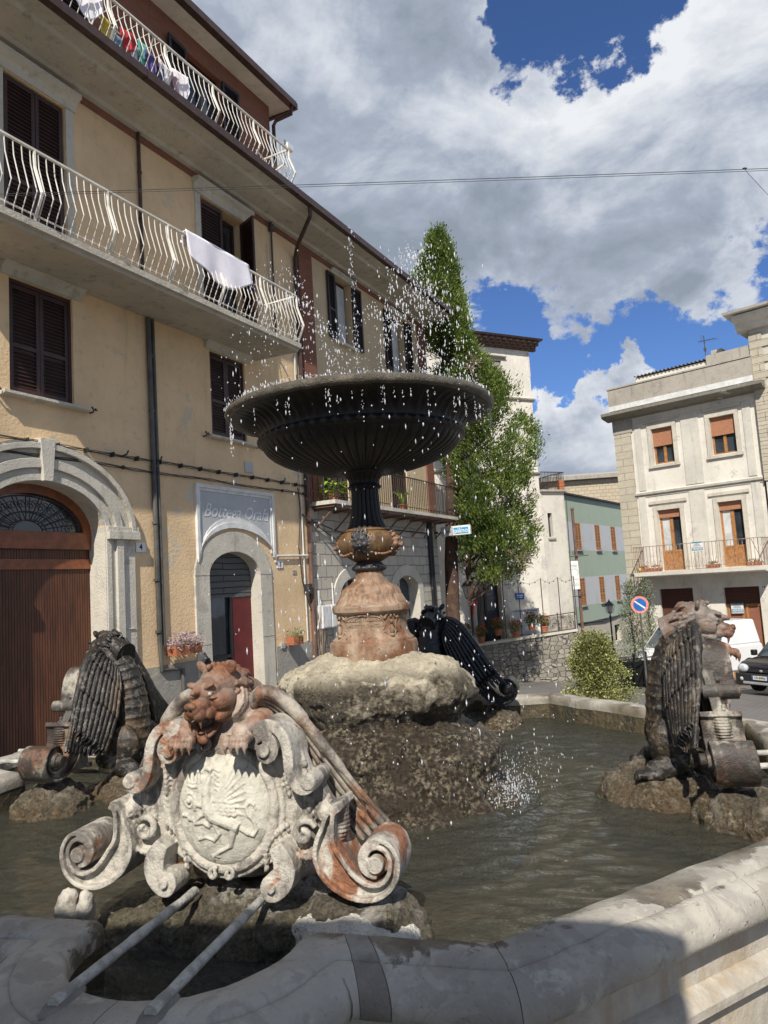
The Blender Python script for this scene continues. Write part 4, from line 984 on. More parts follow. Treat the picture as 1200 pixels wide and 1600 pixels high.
# ================================================================ HANGING BANNER AND POLES BY THE WHITE WING
t = thing('red_pole', 'thin weathered red metal pole standing before the green house', 'pole', (7.66, 30.0, -1.95))
s = MB(); s.bar((0, 0, 0), (0, 0, 6.6), .10); s.ell((0, 0, 6.62), .08, 8); s.build('pole', M['red'].copy() if False else M['pipe_b'], t)
t = thing('hanging_sign', 'white shop banner with a grey line drawing on a scrolled iron bracket', 'sign', (7.38, 29.9, 1.42), .0)
s = MB(); s.box(-.30, .30, -.02, .02, 0, 1.14); s.build('panel', M['plate_white'], t)
s = MB()
s.tube([(.1 + .17 * math.cos(a) * (1 + .12 * math.sin(3 * a)), -.026, .66 + .17 * math.sin(a)) for a in [k * .4 - .6 for k in range(14)]], .007, 4)
s.tube([(-.08, -.026, .72), (-.14, -.026, .62), (-.10, -.026, .52), (.03, -.026, .50), (.05, -.026, .58)], .007, 4)
s.tube([(-.26, -.026, .42), (-.05, -.026, .40), (.08, -.026, .41), (.27, -.026, .38)], .005, 4)
for k in range(5): s.tube([(-.12 + k * .085, -.026, .14), (-.08 + k * .085, -.026, .30), (-.05 + k * .085, -.026, .15)], .008, 4)
s.box(-.05, .22, -.026, -.021, .96, .985); s.box(.02, .24, -.026, -.021, .90, .92); s.box(-.24, -.1, -.026, -.021, 1.05, 1.065); s.build('drawing', M['frame_grey'], t)
s = MB(); s.bar((-.75, 0, 1.30), (.75, 0, 1.34), .03); s.bar((-.62, 0, .95), (-.62, 0, 1.75), .03); s.bar((-.62, 0, -.3), (.5, 0, -.26), .03); s.bar((-.62, .0, -.45), (-.62, 0, -.15), .03)
for cx_, r_ in ((-.38, .12), (-.1, .10), (.16, .08)): s.tube([(cx_ + r_ * (1 - k * .05) * math.cos(k * .6), 0, 1.45 + r_ * (1 - k * .05) * math.sin(k * .6)) for k in range(14)], .012, 4)
s.bar((-.62, 0, 1.0), (-.2, 0, 1.3), .02); s.build('bracket', M['iron'], t)

# ================================================================ NO PARKING SIGN
t = thing('parking_ban_sign', 'faded round no parking sign, blue with a pink red rim', 'road sign', (7.74, 23.15, -1.6), R(-8))
s = MB(); s.bar((0, .04, 0), (0, .04, 2.82), .05); s.build('post', M['pipe'], t)
def disc(mb, r, y0, y1, z, n=28): mb.prism([(r * math.cos(2 * math.pi * k / n), z + r * math.sin(2 * math.pi * k / n)) for k in range(n)], y0, y1)
s = MB(); disc(s, .265, -.01, .01, 2.56); s.build('rim', M['red'], t)
s = MB(); disc(s, .195, -.018, -.011, 2.56); s.build('face', M['blue'], t)
s = MB(); 
for a in (-38,):
    c, q = math.cos(R(a)), math.sin(R(a)); s.prism([(-.19 * c - .022 * q, 2.56 - .19 * q - .022 * -c), (-.19 * c + .022 * q, 2.56 - .19 * q - .022 * c), (.19 * c + .022 * q, 2.56 + .19 * q - .022 * c), (.19 * c - .022 * q, 2.56 + .19 * q + .022 * c)], -.024, -.019)
s.build('slash', M['plate_white'], t)

# ================================================================ OVERHEAD CABLE
t = thing('overhead_cable', 'pair of thin cables crossing the sky from the balconies', 'cable', (-3.6, 6, 5.5))
def sag(a, b, s_, n=20): return [tuple(Vector(a).lerp(Vector(b), k / n) - Vector((0, 0, s_ * 4 * (k / n) * (1 - k / n)))) for k in range(n + 1)]
s = MB(); s.tube(sag((-1.6, 0, .107), (11.6, 0, -.255), .03), .0028, 5); s.tube(sag((-1.6, 0, .095), (11.6, 0, -.262), .04), .0022, 5)
s.tube([(6.85, 0, -.15), (6.88, 0, -.20), (7.1, 0, -.50)], .002, 4); s.ell((6.85, 0, -.145), (.022, .01, .01), 6)
s.build('cable', M['cable'], t)
# ================================================================ VEGETATION
def leaf_mat(name, ca, cb, cc=None, rough=.6, trans=.0):
    m = Mat(name, rough, .3); g = m.node('ShaderNodeNewGeometry').outputs['Random Per Island']
    a = m.mix(g, ca, cb)
    a = m.mix(m.ramp(m.noise(1.3, 3, .5), .4, .65, 0, .6), a, cc or tuple(x * .55 for x in ca))
    m.color(a)
    if trans:
        tr = m.node('ShaderNodeBsdfTranslucent'); m.put(tr.inputs[0], a); ms = m.node('ShaderNodeMixShader'); ms.inputs[0].default_value = trans
        o = m.n['Material Output']; m.l.new(m.b.outputs[0], ms.inputs[1]); m.l.new(tr.outputs[0], ms.inputs[2]); m.l.new(ms.outputs[0], o.inputs[0])
    return m.m
M['conifer'] = leaf_mat('conifer_foliage', (.085, .15, .028), (.24, .29, .06), (.035, .07, .016), trans=.28)
M['conifer_dry'] = simple('dry_twig', (.30, .25, .19), (.20, .14, .09), .9, 6, 0)
M['bark'] = simple('red_brown_bark', (.10, .055, .035), (.05, .03, .022), .9, 5, .02, 14)
M['euonymus'] = leaf_mat('variegated_leaf', (.075, .10, .018), (.46, .45, .16), (.05, .07, .016), .4, .10)
M['olive'] = leaf_mat('olive_leaf', (.14, .17, .10), (.30, .33, .23), (.12, .15, .08), .6, .15)
M['hosta'] = leaf_mat('lime_leaf', (.22, .36, .04), (.36, .50, .08), None, .5, .3)
t = thing('conifer_tree', 'tall feathery green conifer with red brown trunk at the end of the stone house', 'tree', (1.80, 22.3, -1.15)); t.scale = (1.08, 1.08, 1.08)
trunk = [(0, 0, 0), (.05, 0, 1.5), (.12, 0, 3.5), (.3, 0, 6), (.42, 0, 9), (.46, 0, 12.2)]
s = MB(); s.tube(trunk, [.25, .20, .19, .15, .09, .02], 12)
s.build('trunk', M['bark'], t, 60)
env = [(3.0, 1.55, .85), (3.7, 1.55, 1.25), (4.5, 1.50, 1.40), (5.5, 1.38, 1.30), (6.5, 1.38, 1.35), (7.5, 1.38, 1.34), (8.3, 1.30, 1.30), (9.0, .95, 1.02), (9.7, .6, .72), (10.5, .42, .72), (11.3, .42, .82), (12.1, .48, .55), (12.75, .50, .26), (13.1, .50, .06)]
def env_at(z):
    for (a, xa, ra), (b, xb, rb) in zip(env, env[1:]):
        if a <= z <= b: k = (z - a) / (b - a); return xa + (xb - xa) * k, ra + (rb - ra) * k
    return .5, .05
rnd = random.Random(11); s = MB(); br = MB(); dry = MB()
for i in range(1900):
    z = 3.0 + 10.0 * rnd.random() ** 1.0; cx, r = env_at(z); a = rnd.random() * 2 * math.pi; q = rnd.random() ** .45
    lump = .82 + .42 * noise.noise(Vector((math.cos(a) * 1.6, math.sin(a) * 1.6, z * .75 + 4)))
    rr = r * 1.12 * q * lump; c = Vector((cx - .12 + rr * math.cos(a), rr * math.sin(a), z))
    if noise.noise(c * 1.35 + Vector((9, 2, 4))) < -.20 and q > .45: continue
    out_ = Vector((math.cos(a), math.sin(a), .75)).normalized()
    if i % 9 == 0:
        tx = env_at(z)[0] * .55
        br.tube([(tx * .5 + .1, 0, z - .8), tuple(c.lerp(Vector((tx, 0, z - .5)), .4)), tuple(c)], [.035, .02, .008], 4)
    if noise.noise(c * .8 + Vector((1, 7, 1))) > .33 and i % 2:
        for k in range(9):
            d = (out_ + Vector((rnd.gauss(0, .9), rnd.gauss(0, .9), rnd.gauss(-.3, .8)))).normalized(); dry.bar(c, c + d * rnd.uniform(.15, .4), .010)
        continue
    for k in range(66):
        o = Vector((rnd.gauss(0, .085), rnd.gauss(0, .085), rnd.gauss(0, .13))); d = (out_ * .9 + Vector((rnd.gauss(0, .5), rnd.gauss(0, .5), rnd.gauss(.35, .45)))).normalized()
        L = rnd.uniform(.05, .13); w = d.cross(Vector((rnd.gauss(0, 1), rnd.gauss(0, 1), rnd.gauss(0, 1)))).normalized() * rnd.uniform(.010, .022); p = c + o
        s.add([p - w * .5, p + d * L * .5 - w, p + d * L, p + d * L * .5 + w, p + w * .5], [(0, 1, 2, 3, 4)])
cr_ = s.build('crown', M['conifer'], t, recalc=False)
br.build('branches', M['bark'], t, recalc=False); dry.build('dry_twigs', M['conifer_dry'], t, recalc=False)
# variegated bush
t = thing('variegated_bush', 'bushy shrub with yellow edged leaves just beyond the basin', 'bush', (2.95, 11.0, -.66))
s = MB(); rnd = random.Random(5)
for i in range(1000):
    a = rnd.random() * 2 * math.pi; ph = rnd.uniform(-.9, 1.35); q = rnd.random() ** .3
    zc = 1.0; rz_ = .82; z = zc + rz_ * math.sin(ph) * q
    r = (.50 if z < 1.0 else .50 - (z - 1.0) * .24) * math.cos(ph) ** .6 * q * (.86 + .75 * noise.noise(Vector((math.cos(a) * 2.2, math.sin(a) * 2.2, z * 3.0))))
    if 1.02 < z < 1.14: r *= .72
    c = Vector((r * math.cos(a), r * math.sin(a), z))
    for k in range(20):
        o = Vector((rnd.gauss(0, .045), rnd.gauss(0, .045), rnd.gauss(0, .045))); d = (Vector((math.cos(a), math.sin(a), .6)) + Vector((rnd.gauss(0, .7), rnd.gauss(0, .7), rnd.gauss(0, .7)))).normalized()
        w = d.cross(Vector((rnd.gauss(0, 1), rnd.gauss(0, 1), rnd.gauss(0, 1)))).normalized(); L = rnd.uniform(.022, .045); p = c + o
        s.add([p, p + d * L * .5 + w * L * .3, p + d * L, p + d * L * .5 - w * L * .3], [(0, 1, 2, 3)])
s.build('foliage', M['euonymus'], t, recalc=False)
s = MB()
for i in range(14):
    a = i * 2.4; s.tube([(0, 0, -.1), (.1 * math.cos(a), .1 * math.sin(a), .5), (.3 * math.cos(a), .3 * math.sin(a), 1.1)], [.018, .012, .006], 5)
s.build('stems', M['bark'], t)
# olive trees in a black planter with an iron fence
t = thing('black_planter', 'long black planter box beside the white van', 'planter', (7.72, 24.0, -1.66), R(20)); s = MB()
s.add([(-.5, -.3, 0), (.5, -.3, 0), (.5, .3, 0), (-.5, .3, 0), (-.56, -.36, .85), (.56, -.36, .85), (.56, .36, .85), (-.56, .36, .85)], [(0, 3, 2, 1), (0, 1, 5, 4), (1, 2, 6, 5), (2, 3, 7, 6), (3, 0, 4, 7)]); s.build('box', M['black'], t)
s = MB(); s.box(-.52, .52, -.33, .33, .78, .80); s.build('soil', M['dark'], t)
t = thing('iron_fence', 'low black iron fence with ball finials before the planter', 'fence', (7.45, 23.2, -1.6), R(35)); s = MB()
for x in (-.05, .55, 1.1): s.bar((x, 0, 0), (x, 0, 1.02), .05); s.ell((x, 0, 1.05), .045, 8); s.box(x - .12, x + .12, -.12, .12, 0, .03)
s.build('posts', M['black'], t); s = MB(); s.bar((-.05, 0, .9), (1.1, 0, .9), .03); s.bar((-.05, 0, .15), (1.1, 0, .15), .03); s.bar((-.05, 0, .15), (.55, 0, .9), .02); s.bar((.55, 0, .9), (1.1, 0, .15), .02); s.build('rails', M['black'], t)
for i, (x, y, h, r_, lab) in enumerate(((7.75, 24.1, 3.35, .62, 'taller grey green olive tree behind the no parking sign'), (8.95, 25.9, 3.3, .42, 'slender olive tree right of the no parking sign'))):
    t = thing('olive_tree', lab, 'tree', (x, y, -.96), 0, 'potted olive trees'); s = MB(); s.tube([(0, 0, -.1), (.03, 0, .6), (-.02, 0, 1.4), (.0, 0, h - 1.0)], [.035, .03, .02, .008], 7)
    rnd = random.Random(31 + i)
    for k in range(26): a = rnd.random() * 6.28; z = rnd.uniform(.3, h - 1.1); s.tube([(0, 0, z), (r_ * .7 * math.cos(a), r_ * .7 * math.sin(a), z + .45)], [.01, .004], 4)
    s.build('trunk', M['bark'], t); s = MB()
    for k in range(330 if i == 0 else 200):
        a = rnd.random() * 6.28; z = rnd.uniform(-.05, 1) ** 1 * (h - .75); q = rnd.random() ** .5; rr = r_ * q * (1.0 - .62 * max(0, z / (h - .7))) * (.8 + .5 * noise.noise(Vector((a, z * 2, i))))
        c = Vector((rr * math.cos(a), rr * math.sin(a), z))
        for j in range(11):
            d = Vector((rnd.gauss(0, .6), rnd.gauss(0, .6), rnd.gauss(.5, .6))).normalized(); w = d.cross(Vector((rnd.gauss(0, 1), rnd.gauss(0, 1), 1))).normalized() * .013; p = c + Vector((rnd.gauss(0, .07), rnd.gauss(0, .07), rnd.gauss(0, .09)))
            s.add([p, p + d * .04 + w, p + d * .085, p + d * .04 - w], [(0, 1, 2, 3)])
    s.build('crown', M['olive'], t, recalc=False)
# pots on the ochre house and the black balcony
for i, (x, z, w_, lab, fl) in enumerate(((-1.66, 1.12, .62, 'terracotta trough of dry mauve flowers hung left of the shop door', 'flower_dry'), (1.40, .98, .34, 'small terracotta trough of sparse green plants hung right of the shop door', 'leaf_pot'))):
    t = mini('hanging_trough', lab, 'flower trough', x, -.17, z, group='flower troughs hung beside the shop door'); pot(t, .09, .16, 'terracotta', w_)
    s = MB(); leafblob(s, (0, -.02, .20), (w_ * .66, .17, .17), 700 if i == 0 else 170, .032, i + 3); s.build('plants', M[fl], t)
    if i == 0: s = MB(); leafblob(s, (.0, -.02, .14), (w_ * .62, .13, .13), 140, .03, 9); s.build('leaves', M['leaf_pot'], t)
    s = MB(); s.bar((-w_ * .4, 0, .02), (-w_ * .4, .17, .02), .015); s.bar((w_ * .4, 0, .02), (w_ * .4, .17, .02), .015); s.build('bracket', M['iron'], t)
t = mini('small_lantern', 'small black wall lantern left of the shop door', 'lantern', -1.05, -.10, .72); s = MB(); s.lathe([(.05, 0), (.085, .03), (.10, .16), (.05, .22), (.02, .28)], 8); s.build('body', M['black'], t); s = MB(); s.bar((0, 0, .27), (0, .1, .4), .015); s.build('bracket', M['iron'], t)
t = mini('lime_leafed_plant', 'pot plant with broad lime green leaves at the left end of the black balcony', 'potted plant', 2.78, -.40, 3.89, H=B); pot(t, .14, .16)
s = MB(); rnd = random.Random(8)
for k in range(95):
    a = rnd.random() * 6.28; r_ = rnd.random() ** .6 * .30; p = Vector((r_ * math.cos(a), r_ * .75 * math.sin(a), .16 + rnd.random() * .26)); d = Vector((math.cos(a), math.sin(a), rnd.uniform(-.6, .5))).normalized(); w = d.cross(Vector((0, 0, 1))).normalized() * .045
    s.add([p, p + d * .06 + w, p + d * .14 - Vector((0, 0, .03)), p + d * .06 - w], [(0, 1, 2, 3)])
s.build('leaves', M['hosta'], t, recalc=False)
t = mini('spiky_plant', 'spiky potted plant midway along the black balcony', 'potted plant', 6.1, -.42, 3.89, H=B); pot(t, .12, .16); s = MB()
for k in range(22):
    a = rnd.random() * 6.28; s.tube([(0, 0, .14), (.12 * math.cos(a), .12 * math.sin(a), .42), (.26 * math.cos(a), .26 * math.sin(a), .40 + rnd.random() * .12)], [.014, .010, .002], 4)
s.build('leaves', M['hosta'], t)
t = mini('dry_climber', 'dry straw coloured climber clinging to the brown drainpipe', 'plant', 2.45, -.08, -.7, H=B); s = MB()
for k in range(34):
    x = rnd.uniform(-.1, .16); z1 = rnd.uniform(1.6, 2.9); s.tube([(x * .3, 0, 0), (x + rnd.gauss(0, .03), -.03, z1 * .5), (x * 1.2 + rnd.gauss(0, .07), -.05 + rnd.gauss(0, .03), z1)], [.007, .006, .002], 4)
s.build('stems', M['conifer_dry'], t)

# ================================================================ LAUNDRY
def hang(t, w, h, m, seed, yoff=0, folds=5, flare=0, name='cloth'):
    s = MB(); nx, nz = 26, 14; rnd = random.Random(seed); f = [(rnd.uniform(2, 9), rnd.uniform(0, 6), rnd.uniform(.3, 1)) for _ in range(folds)]
    for j in range(nz + 1):
        for i in range(nx + 1):
            u = i / nx; v = j / nz; y = sum(math.sin(u * a * 2 + b) * c for a, b, c in f) / folds * .045 * (.3 + v)
            low = h * v * (1 + flare * (math.sin(u * math.pi) - .5) + .08 * math.sin(u * 9 + seed))
            s.v.append(((u - .5) * w * (1 - .10 * v * math.sin(u * 3 + seed)), yoff + y - .02 * v, -low))
    for j in range(nz):
        for i in range(nx): a = j * (nx + 1) + i; s.f.append((a, a + 1, a + nx + 2, a + nx + 1))
    o = s.build(name, M[m], t, 180, recalc=False); k = o.modifiers.new('thick', 'SOLIDIFY'); k.thickness = .004; return o
t = mini('white_sheet', 'white bed sheet draped over the middle balcony railing', 'laundry', -1.57, -1.04, 7.68)
hang(t, 1.56, .50, 'cloth_white', 2, -.05, 6, .5); hang(t, 1.5, .25, 'cloth_white', 4, .06, 6, .2, 'back_flap')
s = MB(); s.box(-.74, .74, -.055, .06, -.006, .004); s.build('fold', M['cloth_white'], t)
t = mini('drying_rack', 'wire drying rack standing on the top terrace behind the railing', 'drying rack', -3.0, -.50, 10.02); s = MB()
for y in (-.22, .22):
    s.bar((-.95, y, .95), (.95, y, .95), .014); s.bar((-.6, y, 0), (-.5, -y, .95), .014); s.bar((.6, y, 0), (.5, -y, .95), .014)
for k in range(9): s.bar((-.9 + k * .225, -.22, .955), (-.9 + k * .225, .22, .955), .008)
s.build('rack', M['rail'], t)
items = [(-3.80, .36, .52, 'cloth_white', 'white shirt at the left end of the terrace laundry'), (-3.46, .20, .62, 'cloth_yellow', 'yellow patterned cloth beside the white shirt'), (-3.25, .18, .50, 'cloth_blue', 'blue cloth on the terrace rack, left of a red one'), (-3.05, .22, .38, 'cloth_red', 'bright red cloth hanging highest on the terrace rack'), (-2.90, .22, .60, 'cloth_grey', 'pale grey cloth under the terrace rail, before the green one'),
         (-2.72, .16, .55, 'cloth_green', 'turquoise green cloth on the terrace rack'), (-2.60, .16, .62, 'cloth_violet', 'dark violet garment on the terrace rack'), (-2.44, .20, .66, 'cloth_navy', 'navy garment on the terrace rack'), (-2.25, .26, .60, 'cloth_white', 'white cloth hanging right of the navy garment'), (-2.05, .12, .40, 'cloth_pink', 'narrow pink cloth on the terrace rack'), (-1.90, .26, .52, 'cloth_white', 'white cloth at the right end of the terrace laundry')]
for i, (x, w_, h_, c_, lab) in enumerate(items):
    t = mini('laundry_item', lab, 'laundry', x, -.72 + (i % 3) * .02, 10.74 if i == 0 else 10.70 - (i * 7 % 5) * .055, group='washing on the top terrace', rz=(i * 5 % 7 - 3) * .09); hang(t, w_ * 1.25, min(.40, h_ * (.60 + (i * 3 % 4) * .10)), c_, i + 3, 0, 5, .6)
t = mini('floodlight', 'small pale floodlight on a stub pole at the corner of the top terrace rail', 'floodlight', 1.05, -.75, 10.8); s = MB(); s.bar((0, 0, -.1), (0, 0, .28), .02); s.build('pole', M['pipe'], t); s = MB(); s.box(.03, .22, -.05, .03, .12, .24); s.box(.0, .05, -.02, .02, .15, .18); s.build('lamp_head', M['plate_white'], t)

# ================================================================ VEHICLES
M['van_white'] = simple('white_car_paint', (.72, .72, .71), (.66, .66, .65), .22, 2, 0, spec=.6)
M['car_black'] = simple('black_car_paint', (.010, .010, .012), (.016, .016, .018), .16, 2, 0, spec=.8)
M['car_glass'] = glass_mat('car_glass', (.035, .045, .05), .03); M['plastic'] = simple('grey_plastic', (.025, .025, .026), None, .6, 8, .001)
M['tyre'] = simple('tyre_rubber', (.015, .015, .015), None, .85, 20, .002); M['rim_metal'] = simple('wheel_metal', (.38, .38, .39), None, .3, 6, 0, .8)
M['lamp_clear'] = simple('headlight_glass', (.55, .57, .58), (.3, .31, .32), .12, 20, .002, 60, spec=.8); M['amber'] = simple('amber_lens', (.6, .2, .02), None, .3, 6, 0)
def vehicle(t, Lf, W, belt, roof, hoodz, hood_l, ws_l, roof_l, mp, zb=.28, van=False):
    """x forward with the nose at 0, body behind"""
    hw = W / 2
    low = [(0.0, zb), (-.02 + .0, hoodz * .62), (-.10, hoodz * .90), (-.25, hoodz), (-hood_l, belt), (-Lf + .06, belt), (-Lf, belt * .8), (-Lf, zb)]
    s = MB(); 
    for c in (-.78, -Lf + .72): pass
    s.prism(low, -hw, hw); body = s.build('body', mp, t, 40, bevel=.07)
    x0, x1, x2, x3 = -hood_l, -hood_l - ws_l, -hood_l - ws_l - roof_l, -Lf + .05
    wt = hw - (.10 if van else .20); wb = hw - .04
    v = [(x0, -wb, belt - .02), (x0, wb, belt - .02), (x3, wb, belt - .02), (x3, -wb, belt - .02), (x1, -wt, roof), (x1, wt, roof), (x2, wt, roof), (x2, -wt, roof)]
    s = MB(); s.add(v, [(0, 1, 2, 3), (4, 7, 6, 5), (0, 4, 5, 1), (1, 5, 6, 2), (2, 6, 7, 3), (3, 7, 4, 0)]); s.build('cabin', mp, t, 40, bevel=.06)
    def lerp3(a, b, k): return tuple(a[i] + (b[i] - a[i]) * k for i in range(3))
    def pane(name, a, b, c, d, ins=(.10, .10, .1, .1), off=(0, 0, 0)):
        # a,b bottom ; c,d top
        a2 = lerp3(lerp3(a, b, ins[0]), lerp3(d, c, ins[0]), ins[2]); b2 = lerp3(lerp3(b, a, ins[1]), lerp3(c, d, ins[1]), ins[2]); c2 = lerp3(lerp3(c, d, ins[1]), lerp3(b, a, ins[1]), ins[3]); d2 = lerp3(lerp3(d, c, ins[0]), lerp3(a, b, ins[0]), ins[3])
        q = MB(); P4 = [Vector(p) + Vector(off) for p in (a2, b2, c2, d2)]; n_ = (P4[1] - P4[0]).cross(P4[3] - P4[0]).normalized() * .004
        q.add([p - n_ for p in P4] + [p + n_ for p in P4], [(0, 1, 2, 3), (7, 6, 5, 4), (0, 4, 5, 1), (1, 5, 6, 2), (2, 6, 7, 3), (3, 7, 4, 0)]); q.build(name, M['car_glass'], t)
    pane('windscreen', v[0], v[1], v[5], v[4], (.06, .06, .08, .10), (.008, 0, .006))
    pane('side_window', v[1], v[2], v[6], v[5], (.14, .52 if van else .30, .10, .14), (0, .006, .002))
    pane('side_window', v[3], v[0], v[4], v[7], (.52 if van else .30, .14, .10, .14), (0, -.006, .002))
    for x in (-.78, -Lf + .72):
        for sy in (-1, 1):
            s = MB(); s.tube([(x, sy * (hw - .20), .31), (x, sy * (hw - .012), .31)], .31, 24); w_ = s.build('wheel', M['tyre'], t, 40, bevel=.03)
            s = MB(); s.tube([(x, sy * (hw - .05), .31), (x, sy * (hw + .002), .31)], .19, 20); s.build('rim', M['rim_metal'], w_, 40)
            s = MB(); s.prism([(x + .37 * math.cos(a), .31 + .37 * math.sin(a)) for a in [math.pi * k / 12 for k in range(13)]], sy * (hw + .004) - .004, sy * (hw + .004) + .002); s.build('wheel_arch', M['plastic'], t)
    for sy in (-1, 1):
        s = MB(); s.box(x0 - .25, x0 - .10, sy * (hw + .02), sy * (hw + .17), belt + .02, belt + .19) if sy > 0 else s.box(x0 - .25, x0 - .10, -hw - .17, -hw - .02, belt + .02, belt + .19); s.build('mirror', M['plastic'] if van else mp, t, 40, bevel=.03)
t = thing('white_van', 'white delivery van with a small rooftop cooler, half hidden behind the right griffin', 'van', (8.05, 24.0, -1.70), R(203))
vehicle(t, 4.2, 1.78, 1.12, 1.90, .98, .62, .80, 2.55, M['van_white'], van=True)
s = MB(); s.box(.0, .05, -.86, .86, .26, .58); s.build('bumper', M['plastic'], t, None, bevel=.02)
for sy in (-1, 1):
    s = MB(); s.ell((-.12, sy * .70, .80), (.14, .17, .17), 14); s.build('headlight', M['lamp_clear'], t, 180); s = MB(); s.ell((.03, sy * .62, .40), (.04, .09, .07), 10); s.build('fog_light', M['lamp_clear'], t, 180)
s = MB(); s.box(-.0, .03, -.45, .45, .66, .78); s.build('grille', M['plastic'], t)
s = MB(); s.box(-1.75, -1.05, -.42, .42, 1.905, 2.05); s.build('rooftop_cooler', M['van_white'], t, None, bevel=.05)
t = thing('black_car', 'small black off-road car with a blue edged number plate, cut by the right edge', 'car', (10.22, 21.0, -1.68), R(207))
vehicle(t, 3.55, 1.62, .98, 1.54, .92, .80, .62, 1.75, M['car_black'])
s = MB(); s.box(.0, .07, -.80, .80, .30, .62); s.build('bumper', M['plastic'], t, None, bevel=.03)
s = MB(); s.box(.072, .09, -.55, .55, .33, .40); s.build('skid_plate', M['rim_metal'], t, None, bevel=.008)
for sy in (-1, 1):
    s = MB(); s.ell((-.07, sy * .62, .74), (.12, .17, .13), 14); s.build('headlight', M['lamp_clear'], t, 180); s = MB(); s.ell((.06, sy * .60, .46), (.04, .06, .06), 10); s.build('fog_light', M['lamp_clear'], t, 180)
s = MB(); s.box(-.02, .012, -.40, .40, .66, .74); s.build('grille', M['plastic'], t); s = MB(); s.ell((.018, 0, .70), (.012, .055, .035), 12); s.build('badge', M['rim_metal'], t, 60)
s = MB(); s.box(.075, .088, -.26, .26, .46, .57); q = s.build('number_plate', M['plate_white'], t); s = MB(); s.box(.0885, .092, -.26, -.215, .46, .57); s.box(.0885, .092, .215, .26, .46, .57); s.build('blue_strip', M['blue'], q)
text_obj('plate_lettering', 'CR 898AJ', .085, M['ink'], q, (.0895, 0, .515), (R(90), 0, R(90)), bold=.001)
for sy in (-1, 1):
    s = MB(); s.tube([(-1.35, sy * .62, 1.55), (-1.45, sy * .60, 1.60), (-2.9, sy * .60, 1.60), (-3.0, sy * .62, 1.55)], .018, 6); s.build('roof_rail', M['rim_metal'], t)
# ================================================================ FOUNTAIN MATERIALS
def wet_rock(name, dry, wet, z_line, soft=.12, moss=(.10, .085, .035), light=(.42, .36, .25)):
    """limestone: pale and dry above z_line, brown, weed-covered and wet below it (object z)"""
    m = Mat(name, .7, .5); z = m.sep()[2]
    n1 = m.noise(5, 9, .7); n2 = m.noise(22, 8, .72); n3 = m.noise(60, 5, .7)
    d = m.mix(m.ramp(n1, .38, .62), dry, tuple(x * .62 for x in dry)); d = m.mix(m.ramp(n2, .54, .68, 0, .8), d, tuple(x * .38 for x in dry))
    mo = m.math('MULTIPLY', m.ramp(m.noise(4.2, 9, .60, .5), .43, .52), m.ramp(m.math('ADD', z, m.math('MULTIPLY', m.noise(5, 4, .6), .12)), z_line + .24, z_line + .10)); d = m.mix(mo, d, m.mix(m.ramp(n3, .4, .6), (.05, .042, .028), (.13, .105, .065)))
    w = m.mix(m.ramp(n1, .40, .62), wet, moss); w = m.mix(m.math('MULTIPLY', m.ramp(m.noise(38, 8, .66), .44, .66), m.ramp(n1, .36, .66)), w, light); w = m.mix(m.ramp(n3, .34, .50), tuple(x * .4 for x in wet), w)
    k = m.ramp(m.math('ADD', z, m.math('MULTIPLY', m.math('SUBTRACT', m.noise(4, 7, .7), .5), .9)), z_line - soft, z_line + soft)
    m.color(m.mix(k, w, d)); m.rough(m.mix(k, (.11, .11, .11), (.85, .85, .85)))
    hh = m.math('ADD', m.math('MULTIPLY', n2, 1.0), m.math('MULTIPLY', n3, .55)); m.bump(hh, .035, 1.0); return m.m
M['rock_mid'] = wet_rock('central_rock_stone', (.66, .58, .42), (.052, .040, .027), .90, .12, (.034, .027, .018), (.34, .28, .19))
M['rock_low'] = wet_rock('griffin_rock_stone', (.33, .29, .22), (.12, .085, .05), -.06, .09, (.055, .045, .025), (.40, .33, .23))
M['rock_front'] = wet_rock('front_rock_stone', (.46, .43, .37), (.13, .115, .075), -.06, .05, (.10, .09, .05), (.34, .31, .24))
# painted cast iron: cream paint, rust, grime
def cast(name, cream, rust, grime, r_lo, r_hi, g_lo, g_hi, rough=.6, bump=.006, extra=None):
    m = Mat(name, rough, .4)
    a = m.mix(m.ramp(m.noise(14, 7, .7), .35, .7), cream, tuple(x * .72 for x in cream))
    a = m.mix(m.ramp(m.noise(3.6, 8, .66, .4), r_lo, r_hi), a, m.mix(m.ramp(m.noise(24, 6, .7), .4, .6), rust, tuple(x * .55 for x in rust)))
    a = m.mix(m.ramp(m.noise(7, 8, .64, .3, m.vec((1, 1, .45), loc=(4, 2, 1))), g_lo, g_hi, 0, .85), a, grime)
    a = m.mix(m.ramp(m.noise(28, 7, .66), .52, .66, 0, .45), a, grime)
    if extra: a = m.mix(m.ramp(m.noise(46, 4, .7), .66, .70), a, extra)
    m.color(a); m.bump(m.math('ADD', m.noise(34, 6, .7), m.math('MULTIPLY', m.noise(120, 3, .6), .4)), bump); return m.m
M['cast_cream'] = cast('cream_painted_iron', (.50, .46, .385), (.30, .13, .065), (.115, .10, .085), .54, .62, .48, .60, .65, .009, (.25, .09, .04))
M['cast_rust'] = cast('rust_stained_iron', (.42, .345, .275), (.25, .11, .055), (.10, .075, .06), .40, .64, .58, .74, .6, .006)
M['shield_paint'] = cast('pale_shield_paint', (.54, .51, .42), (.32, .12, .05), (.24, .22, .18), .64, .68, .58, .74, .7, .006, (.26, .09, .04))
M['cast_dark'] = cast('wet_blackened_iron', (.022, .019, .016), (.10, .068, .038), (.27, .235, .18), .50, .66, .60, .74, .27, .008)
M['cast_black'] = cast('black_wet_iron', (.010, .010, .011), (.016, .014, .013), (.05, .048, .045), .6, .75, .72, .85, .22, .006)
M['bowl_iron'] = cast('bowl_iron', (.007, .006, .0055), (.030, .018, .011), (.030, .026, .021), .58, .76, .66, .84, .48, .004)
